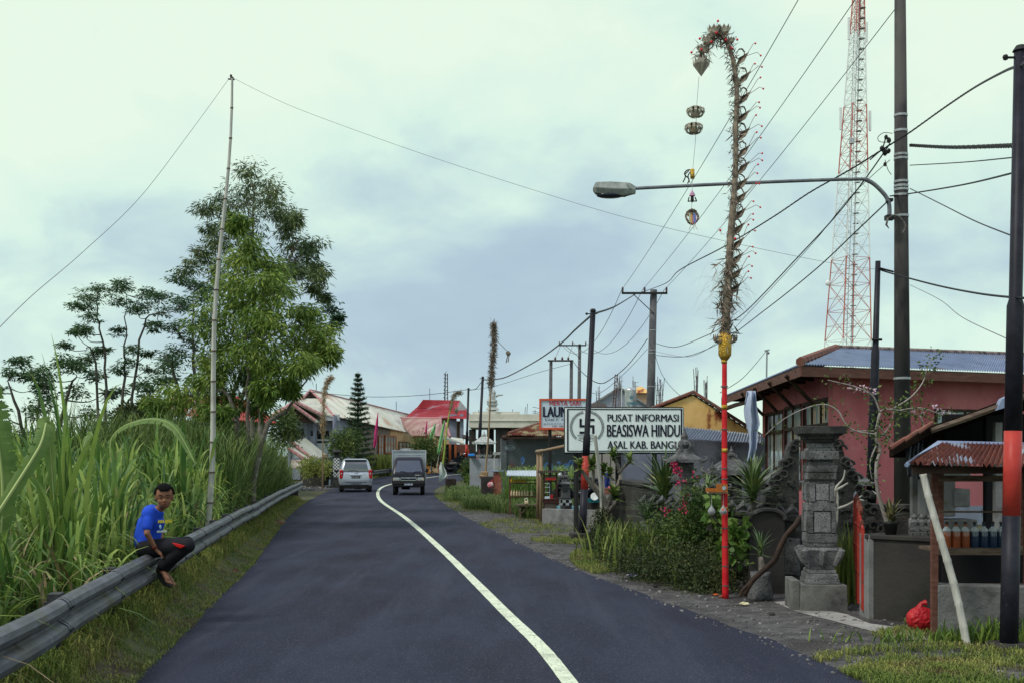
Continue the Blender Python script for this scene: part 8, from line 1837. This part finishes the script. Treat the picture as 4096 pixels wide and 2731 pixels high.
# signs --------------------------------------------------------------------
def text_fit(body, m, org, right, up, x0, x1, z0, z1, parent, bold=0., y=-.012, serif=False, name='lettering'):
 """lettering squeezed into the rectangle x0..x1, z0..z1 of a sign plane"""
 cu = bpy.data.curves.new('t', 'FONT'); cu.body = body; cu.size = 1; cu.extrude = .0; cu.resolution_u = 3
 ob = bpy.data.objects.new('t', cu); COL.objects.link(ob); dg = bpy.context.evaluated_depsgraph_get(); dg.update(); me = bpy.data.meshes.new_from_object(ob.evaluated_get(dg))
 vs = np.array([v.co[:] for v in me.vertices]); fs = [tuple(p.vertices) for p in me.polygons]; n1_ = len(vs)
 if bold: vs = np.concatenate([vs, vs + np.array([bold, 0, .0])]); fs = fs + [tuple(i + n1_ for i in f) for f in fs]
 bpy.data.objects.remove(ob); bpy.data.curves.remove(cu); bpy.data.meshes.remove(me)
 mn, mx_ = vs.min(0), vs.max(0); r, u = Vector(right).normalized(), Vector(up).normalized(); nn = r.cross(u)
 out = [Vector(org) + r * (x0 + (x1 - x0) * (v[0] - mn[0]) / (mx_[0] - mn[0])) + u * (z0 + (z1 - z0) * (v[1] - mn[1]) / (mx_[1] - mn[1])) + nn * (-y + (.001 if k >= n1_ else 0)) for k, v in enumerate(vs)]
 return link(name, [tuple(p) for p in out], fs, m, parent)
M_ink = mat('black_ink', (.012, .012, .03), None, 1, .7); M_vinyl = mat('white_vinyl', (.72, .80, .82), (.78, .85, .86), 1.2, .6, bump=.3, bscale=3)
dS = 27.; s_ = dS / F
bs = thing('banner_sign', 'large white information banner with a wreath emblem on a wooden frame', 'sign', (*plan(2500, dS), 0))
o = P(2260, 1807, dS); W_, H_ = (2735 - 2260) * s_, (1807 - 1630) * s_; rgt, upz = Vector((1, .03, 0)), Vector((0, 0, 1))
vs = []; nx, nz = 24, 8
for t_ in (0, .01):
 for j in range(nz + 1):
  for i in range(nx + 1):
   u, v_ = i / nx, j / nz; w = .006 * math.sin(i * 1.3 + j) * (1 - abs(2 * u - 1)); vs.append(o + rgt * W_ * u + upz * (H_ * v_ - .004 * u) + Vector((0, w * .6 + t_, 0)))
k = nx + 1; n0 = k * (nz + 1); fs = [(j * k + i, j * k + i + 1, (j + 1) * k + i + 1, (j + 1) * k + i) for j in range(nz) for i in range(nx)]; fs += [tuple(q + n0 for q in f[::-1]) for f in fs]
link('banner', [tuple(v) for v in vs], fs, M_vinyl, bs)
def strip(mb, a, b, c, d): mb.quad(*[o + rgt * x * s_ + upz * z * s_ + Vector((0, -.009, 0)) for x, z in (a, b, c, d)])
mb = MB(); Wp, Hp = 475, 177
for x0, z0, x1, z1 in ((12, Hp - 7, Wp - 3, Hp - 3), (12, 3, Wp - 3, 7), (8, 3, 14, Hp - 3), (Wp - 10, 3, Wp - 4, Hp - 3)): strip(mb, (x0, z0), (x1, z0), (x1, z1), (x0, z1))
mb.build('border', M_ink, bs)
mb = MB(); mb.tube([o + Vector((-.02, .04, -.02)), o + rgt * W_ + Vector((0, .04, -.02))], .025, 6); mb.tube([o + upz * H_ + Vector((-.02, .04, .01)), o + rgt * W_ + upz * H_ + Vector((0, .04, .01))], .02, 6); mb.tube([o + Vector((0, .04, 0)), o + upz * H_ + Vector((0, .04, 0))], .022, 6); mb.tube([o + rgt * W_ + Vector((0, .04, 0)), o + rgt * W_ + upz * H_ + Vector((0, .04, 0))], .022, 6)
for px in (2306, 2620): mb.tube([(X(px, dS + .1), dS + .22, 0), (X(px, dS + .1), dS + .22, Zp(1640, dS))], .06, 8)
mb.build('frame', M_bolt, bs)
for body, x0, x1, y0, y1, bd in (('PUSAT INFORMASI', 170, 457, 1684, 1655, .05), ('BEASISWA HINDU', 168, 462, 1745, 1696, .06), ('ASAL KAB. BANGLI', 170, 462, 1793, 1762, .05)):
 text_fit(body, M_ink, o, rgt, upz, x0 * s_, x1 * s_, (1807 - y0) * s_, (1807 - y1) * s_, bs, bd)
text_fit('BADAN', M_ink, o, rgt, upz, 50 * s_, 78 * s_, 64 * s_, 71 * s_, bs, .01); text_fit('PUNAN', M_ink, o, rgt, upz, 100 * s_, 124 * s_, 64 * s_, 71 * s_, bs, .01)
text_fit('HINDU', M_ink, o, rgt, upz, 56 * s_, 80 * s_, 52 * s_, 60 * s_, bs, .01); text_fit('IONAL', M_ink, o, rgt, upz, 100 * s_, 119 * s_, 52 * s_, 60 * s_, bs, .01)
# Hindu emblem in its leaf wreath
ex0, ez0 = 88, 104; u_ = 7.2; t2 = 4.6; mb = MB()
def bar(x0, z0, x1, z1): strip(mb, (ex0 + x0, ez0 + z0), (ex0 + x1, ez0 + z0), (ex0 + x1, ez0 + z1), (ex0 + x0, ez0 + z1))
bar(-t2, -30, t2, 30); bar(-30, -t2, -t2 - .01, t2); bar(t2 + .01, -t2, 30, t2); bar(t2 + .01, 30 - 2 * t2, 30, 30); bar(30 - 2 * t2, -30, 30, -t2 - .01); bar(-30, -30, -t2 - .01, -30 + 2 * t2); bar(-30, t2 + .01, -30 + 2 * t2, 30)
em = mb.build('emblem', M_ink, bs)
mb = MB()
for sd_ in (-1, 1):
 for k in range(25):
  a = R(-52 + k * 5.0 + 4); cx, cz = ex0 + sd_ * 64 * math.cos(a), ez0 - 4 + 62 * math.sin(a)
  for oo, ta in ((5.5, .75), (-5.5, -.75)):
   th2 = a + math.pi / 2 - ta; dx, dz = sd_ * math.cos(th2), math.sin(th2); px_, pz_ = -dz, dx; L2, w2 = 8.5, 1.7; bx_, bz_ = cx, cz
   strip(mb, (bx_, bz_), (bx_ + dx * L2 * .5 + px_ * w2, bz_ + dz * L2 * .5 + pz_ * w2), (bx_ + dx * L2, bz_ + dz * L2), (bx_ + dx * L2 * .5 - px_ * w2, bz_ + dz * L2 * .5 - pz_ * w2))
for sd_ in (-1, 1): strip(mb, (ex0 + sd_ * 38, ez0 - 52), (ex0 - sd_ * 16, ez0 - 72), (ex0 - sd_ * 17, ez0 - 74), (ex0 + sd_ * 38, ez0 - 54))
mb.build('wreath', M_ink, bs)
dL = 32.; s2 = dL / F
ls = thing('laundry_sign', 'white laundry sign with an orange border behind the banner', 'sign', (*plan(2255, dL), 0))
o2 = P(2157, 1716, dL); Wl_, Hl_ = 203, 123; M_or2 = mat('orange_red_border', (.62, .09, .03), None, 1, .5)
MB().box(o2 + Vector((Wl_ * s2 / 2, .04, Hl_ * s2 / 2)), (Wl_ * s2, .05, Hl_ * s2)).build('panel', mat('pale_blue_board', (.52, .62, .72), None, 1, .5), ls)
mb = MB(); b = 7 * s2
for c, z in (((Wl_ * s2 / 2, b / 2), (Wl_ * s2, b)), ((Wl_ * s2 / 2, Hl_ * s2 - b / 2), (Wl_ * s2, b))): mb.box(o2 + Vector((c[0], 0, c[1])), (z[0], .04, z[1]))
for x in (b / 2, Wl_ * s2 - b / 2): mb.box(o2 + Vector((x, 0, Hl_ * s2 / 2)), (b, .04, Hl_ * s2 - 2 * b))
mb.build('border', M_or2, ls)
mb = MB()
for px in (2200, 2330): mb.tube([(X(px, dL), dL + .12, 0), (X(px, dL), dL + .12, Zp(1600, dL))], .05, 7)
mb.build('post', M_bolt, ls)
R1_ = Vector((1, 0, 0))
def tl(body, x0, x1, y0, y1, m, bd): text_fit(body, m, o2, R1_, upz, (x0 - 2157) * s2, (x1 - 2157) * s2, (1716 - y0) * s2, (1716 - y1) * s2, ls, bd, y=-.004)
tl('MERTA SARI', 2198, 2322, 1620, 1602, mat('dark_red_ink', (.42, .02, .05), None, 1, .5), .04); tl('LAUNDRY', 2172, 2348, 1666, 1625, M_ink, .1); tl('DRY CLEAN', 2181, 2335, 1680, 1673, M_ink, .02); tl('JLN.RAYA PENELOKAN', 2174, 2345, 1697, 1691, M_ink, .02); tl('HP. 085 3', 2210, 2270, 1706, 1700, M_ink, .02)
# kiosks ---------------------------------------------------------------------
dk = 35.
ks = thing('fuel_kiosk', 'small wooden fuel kiosk with a white corrugated awning and shelves of bottles', 'kiosk', (*plan(2095, dk), 0)); sk_ = dk / F
mb = MB(); mb.corr(P(2026, 1900, dk - .5), P(2160, 1903, dk - .5), P(2158, 1880, dk + .1), P(2028, 1880, dk + .1), 22, .018); mb.build('awning', mat('white_tin', (.55, .62, .68), (.65, .7, .74), 4, .4, .2), ks)
mb = MB()
for px in (2040, 2156): mb.box((X(px, dk), dk, Zp(1905, dk) / 2), (.05, .05, Zp(1905, dk)))
for py in (1918, 1931, 1972, 1984): mb.box((X(2098, dk), dk - .02, Zp(py, dk)), (.92, .2 if py in (1931, 1984) else .03, .03))
mb.build('frame', mat('red_brown_wood', (.1, .04, .03)), ks)
M_yo, M_mi = mat('yellow_fuel', (.52, .34, .02), None, 1, .15), mat('milky_bottle', (.55, .36, .2), (.7, .66, .5), 5, .3)
pr = None; ords = ['first', 'second', 'third', 'fourth', 'fifth', 'sixth', 'seventh', 'eighth']
for row, (py, n_, h_, m, nm) in enumerate(((1930, 7, .13, M_yo, 'upper row'), (1918 + 26, 0, 0, None, ''), (1983, 8, .17, M_mi, 'lower row'))):
 for k in range(n_):
  px = 2046 + k * (9.2 if row == 0 else 10.6) + (6 if row == 2 and k == 7 else 0); c = P(px, py, dk - .05) + Vector((0, 0, .016))
  MB().lathe([(.028, 0), (.031, h_ * .1), (.031, h_ * .62), (.02, h_ * .75), (.01, h_ * .88), (.012, h_)], c, 10).build('fuel_bottle', m, smooth=True, label=('%s %s bottle from the left in the %s of the fuel kiosk' % (ords[k], 'yellow' if row == 0 else 'milky orange', nm)), cat='bottle', group='bottles in the fuel kiosk')
bn = thing('table', 'rough plank table in front of the fuel kiosk', 'table', (*plan(2120, 33), 0)); dt = 33
mb = MB().box((X(2115, dt), dt, Zp(2018, dt)), (.75, .5, .05)); mb.build('table_top', M_wood, bn)
for px, dy_ in ((2080, -.2), (2150, -.2), (2082, .2), (2150, .2)): MB().box((X(px, dt), dt + dy_, Zp(2022, dt) / 2), (.05, .05, Zp(2022, dt) - .01)).build('leg', M_wood, bn)
MB().tube([P(2078, 2060, dt - .2), P(2112, 2024, dt - .2)], .02, 5).build('brace', M_wood, bn)
jc = thing('jerrycan', 'orange and cream plastic jug on the plank table', 'jug', tuple(P(2106, 2014, dt))); MB().box(P(2106, 2008, dt), (.12, .1, .1), ch=.025).build('jug', M_mi, jc); MB().tube(spline([P(2099, 2002, dt), P(2100, 1993, dt), P(2109, 1992, dt), P(2112, 2001, dt)], 3), .012, 6).build('handle', mat('pale_litter', (.6, .6, .5)), jc)
bf = thing('bamboo_shelter', 'bamboo post frame with a slanted beam between the fuel kiosk and the banner', 'frame', (*plan(2165, 31.5), 0))
for a, b_, d_ in ((2150, 2152, 32.3), (2163, 2165, 31)): MB().tube([(X(a, d_), d_, 0), (X((a + b_) / 2, d_), d_, 1), P(b_, 1802, d_)], .042, 8).build('post', M_bamb, bf, True)
MB().tube([P(2150, 1806, 31.2), P(2260, 1782, 28)], .04, 8).tube([P(2146, 1804, 32.3), P(2172, 1800, 30.8)], .045, 7).build('beam', M_bamb, bf, True)
fc = thing('food_cart', 'small dark food cart with a corrugated roof and glass cabinet', 'food cart', (*plan(2202, 30.6), Zp(2033, 30.6))); df = 30.6; zb = Zp(2033, df)
mb = MB(); mb.corr(P(2150, 1890, df - .3), P(2246, 1888, df - .3), P(2242, 1880, df + .4), P(2152, 1881, df + .4), 12, .018); mb.build('roof', M_dwood, fc)
mb = MB()
for px in (2176, 2226):
 for dy_ in (-.2, .25): mb.box((X(px, df), df + dy_, (zb + Zp(1890, df)) / 2), (.035, .035, Zp(1890, df) - zb))
for py in (1900, 1922): mb.box((X(2201, df), df - .2, Zp(py, df)), (.37, .04, .035))
mb.box((X(2201, df), df, zb + .26), (.42, .5, .04)); mb.box((X(2201, df), df - .22, zb + .2), (.42, .04, .08)); mb.build('frame', mat('dark_red_wood', (.05, .018, .015), None, 1, .7), fc)
mb = MB(); mb.box((X(2201, df), df - .23, Zp(1911, df)), (.32, .01, .1)); sg = mb.build('name_board', mat('dark_board', (.06, .06, .05), None, 1, .6), fc)
text('BAKSO', mat('red_ink', (.6, .02, .02), None, 1, .6), facing((X(2182, df), df - .24, Zp(1917, df)), (1, 0, 0)), .085, sg, bold=.003)
mb = MB()
for px in (2178, 2198): mb.box((X(px, df), df - .15, (Zp(2000, df) + Zp(1931, df)) / 2), (.012, .012, (2000 - 1931) / F * df))
for py in (1931, 1946, 1966, 1983): mb.box((X(2188, df), df - .15, Zp(py, df)), (.13, .15 if py != 1983 else .02, .01))
mb.box((X(2188, df), df - .15, Zp(1992, df)), (.14, .16, .12)); mb.build('glass_cabinet', mat('pale_blue_frame', (.5, .58, .66), None, 1, .5), fc)
MB().lathe([(.035, 0), (.04, .09), (.036, .1)], (X(2206, df), df - .15, zb + .28), 12).build('red_tub', mat('red_tub', (.5, .02, .02), None, 1, .4), fc)
MB().box((X(2201, df), df - .1, zb + .09), (.3, .1, .16)).build('lower_panel', mat('faded_board', (.25, .2, .18), None, 1, .8), fc)
for px0, px1, lab in ((2227, 2241, 'small blue painted box right of the food cart'), (2288, 2328, 'blue painted box under the parked scooter'), (2133, 2157, 'blue painted box on the end of the plank table')):
 d_ = 30.2 if px0 > 2200 else 33; MB().box(P((px0 + px1) / 2, 2027 if px0 > 2200 else 2022, d_), ((px1 - px0) / F * d_, .2, .08), ch=.006).build('painted_box', mat('blue_box', (.08, .26, .42), (.25, .4, .42), 9, .6, stain=((.3, .42, .12), 12, .58, .66)), label=lab, cat='box')
sc = thing('scooter', 'dark scooter parked behind the striped pole by the stone shrine', 'scooter', (*plan(2305, 31.5), Zp(2030, 31.5))); moto(sc, Vector((*plan(2305, 31.5), Zp(2030, 31.5) - .0)), R(160), .8)
mb = MB();
bs2 = thing('basket', 'teal plastic basket on the raised concrete block', 'basket', tuple(P(2373, 2008, 30))); MB().frus(P(2373, 0, 30).xy.to_tuple(), Zp(2008, 30), Zp(1992, 30), (.26, .2), (.3, .24)).build('basket', mat('teal_plastic', (.02, .16, .2), None, 1, .5), bs2)
pt2 = thing('plate', 'white plate standing in the teal basket', 'plate', tuple(P(2378, 1985, 29.9))); MB().lathe([(.005, 0), (.07, .0), (.095, .012), (.105, .022), (.1, .026), (.06, .01)], P(2378, 1985, 29.9), 20, Matrix.Rotation(R(75), 3, 'X')).build('plate', M_white, pt2, True)
bx2 = thing('crate', 'brown crate with a pink lid behind the frangipani', 'crate', tuple(P(2440, 1978, 30))); MB().box(P(2440, 1962, 30), (.28, .25, .17), ch=.01).build('crate', M_tile, bx2); MB().ball(P(2446, 1948, 30), .1, 12, 6, (1, .9, .5)).build('lid', mat('pink_lid', (.5, .12, .16), None, 1, .5), bx2, True)
# frangipani
fg = thing('frangipani', 'frangipani tree with bare grey limbs and leaf rosettes', 'tree', (*plan(2420, 23.2), 0)); df = 23.2
mb = MB(); mb2 = []
def limb(pts, r0, r1): q = spline([P(a, b, df + c) for a, b, c in pts], 4); mb.tube(q, [r0 + (r1 - r0) * k / (len(q) - 1) for k in range(len(q))], 8); return q[-1]
tips = [limb([(2418, 2190, 0), (2425, 2080, 0), (2430, 2030, 0), (2395, 1975, 0), (2365, 1935, -.1), (2330, 1885, -.2), (2318, 1865, -.3)], .07, .03), limb([(2425, 2080, 0), (2428, 2020, 0), (2480, 1920, .2), (2475, 1870, .2), (2453, 1830, .2)], .06, .03), limb([(2475, 1890, .2), (2500, 1862, .1), (2520, 1845, 0)], .035, .025), limb([(2428, 2010, 0), (2400, 1960, .2), (2375, 1930, .3), (2372, 1880, .3), (2365, 1860, .2)], .045, .025), limb([(2430, 2050, 0), (2470, 2000, -.2), (2455, 1990, -.4), (2455, 1985, -.4)], .05, .03), limb([(2440, 1990, 0), (2450, 1940, .3), (2440, 1900, .5)], .035, .025)]
mb.build('limbs', mat('grey_limb', (.20, .17, .15), (.32, .29, .26), 6, .85, bump=.3), fg, True)
parts = []
for i, t in enumerate(tips + [tips[0] + Vector((.28, .1, .05)), tips[0] + Vector((.5, .2, -.12)), tips[4] + Vector((.05, -.1, .0))]):
 g = np.random.default_rng(i); n = 34; el = g.uniform(-.5, 1.2, n); L = .30 * g.uniform(.7, 1.15, n) * (1.2 if i in (4, 8) else 1)
 parts.append(blades(np.tile(np.array(t), (n, 1)), L * np.sin(el), np.full(n, .075), L * np.cos(el), g.uniform(0, 6.28, n), .35, 5, g.uniform(-.4, .4, n)))
link('leaves', *cat_mesh(parts), mat('frangipani_leaf', (.09, .15, .035), (.18, .23, .06), 2.5, .45, vary=.35, trans=.2, stain=((.35, .2, .05), 3, .64, .7)), fg)
MB().tube([(X(2412, 23.1), 23.1, 0), P(2405, 1960, 22.9), P(2380, 1738, 22.6)], .035, 8).build('bamboo_prop', M_bam, label='pale bamboo stick propped up through the frangipani tree', cat='bamboo')
bush('shrub', 'dark creeper round the frangipani trunk', (X(2412, 22.8), 22.8, .35), (.2, .2, .35), 1500, .05, .03, M_dshrub, 71, sub=25)
# temple furniture left of the mural wall
shrine('stone_shrine', 'pale stone shrine with checked cloth left of the mural wall', 1936, 58, Zp(1700, 58), .85, M_wst, .1, 0, 0, M_check)
swall('block_wall', 'grey rendered block wall below the pale stone shrine', plan(1878, 57), plan(1995, 56), Zp(1832, 57), mat('grey_render', (.2, .22, .25), (.28, .3, .33), 2, .9, stain=((.1, .1, .11), 2, .55, .7)), .3)
MB().box(P(1886, 1818, 56.6), (.3, .5, .12), ch=.02).build('blue_tarp', mat('blue_tarp', (.03, .25, .75), None, 1, .5), label='small bright blue tarp on the grey block wall', cat='tarp')
ra = thing('pillar', 'short faded red pillar with a tin cap before the mural wall', 'pillar', (*plan(1990, 43), 0)); MB().box((X(1990, 43), 43, Zp(1885, 43) / 2), (.3, .3, Zp(1885, 43))).build('shaft', mat('faded_red_plaster', (.25, .07, .05), (.32, .12, .1), 3, .85, stain=((.3, .32, .35), 4, .62, .68)), ra); MB().box((X(1988, 43), 43, Zp(1882, 43)), (.5, .45, .05)).build('cap', M_tin, ra)
ra2 = thing('table', 'pale shelf table on thin legs between the shrine wall and mural wall', 'table', (*plan(1990, 50), 0)); MB().box((X(1988, 50), 50, Zp(1812, 50)), (.36, .3, .12)).build('table_top', M_wst, ra2); MB().tube([(X(1977, 50), 50, 0), (X(1977, 50), 50, Zp(1815, 50))], .02, 5).tube([(X(2001, 50), 50, 0), (X(2001, 50), 50, Zp(1815, 50))], .02, 5).build('legs', M_white, ra2)
rb2 = thing('plastic_bag', 'red and white plastic bag hanging beside the faded red pillar', 'bag', tuple(P(1963, 1940, 43))); MB().ball(P(1962, 1938, 42.8), .12, 12, 8, (1, .8, 1), .12).build('bag', mat('pink_bag', (.5, .12, .16), (.6, .5, .5), 5, .4), rb2); MB().tube([P(1960, 1928, 42.8), P(1970, 1915, 42.8), P(1972, 1930, 42.8)], .02, 5).build('handle', MATS['red_plastic'], rb2)
MB().box((X(1950, 43.6), 43.6, .5), (.5, .3, 1.1), ch=.03).build('dark_bin', M_dconc, label='dark stone block behind the hanging red and white bag', cat='block')
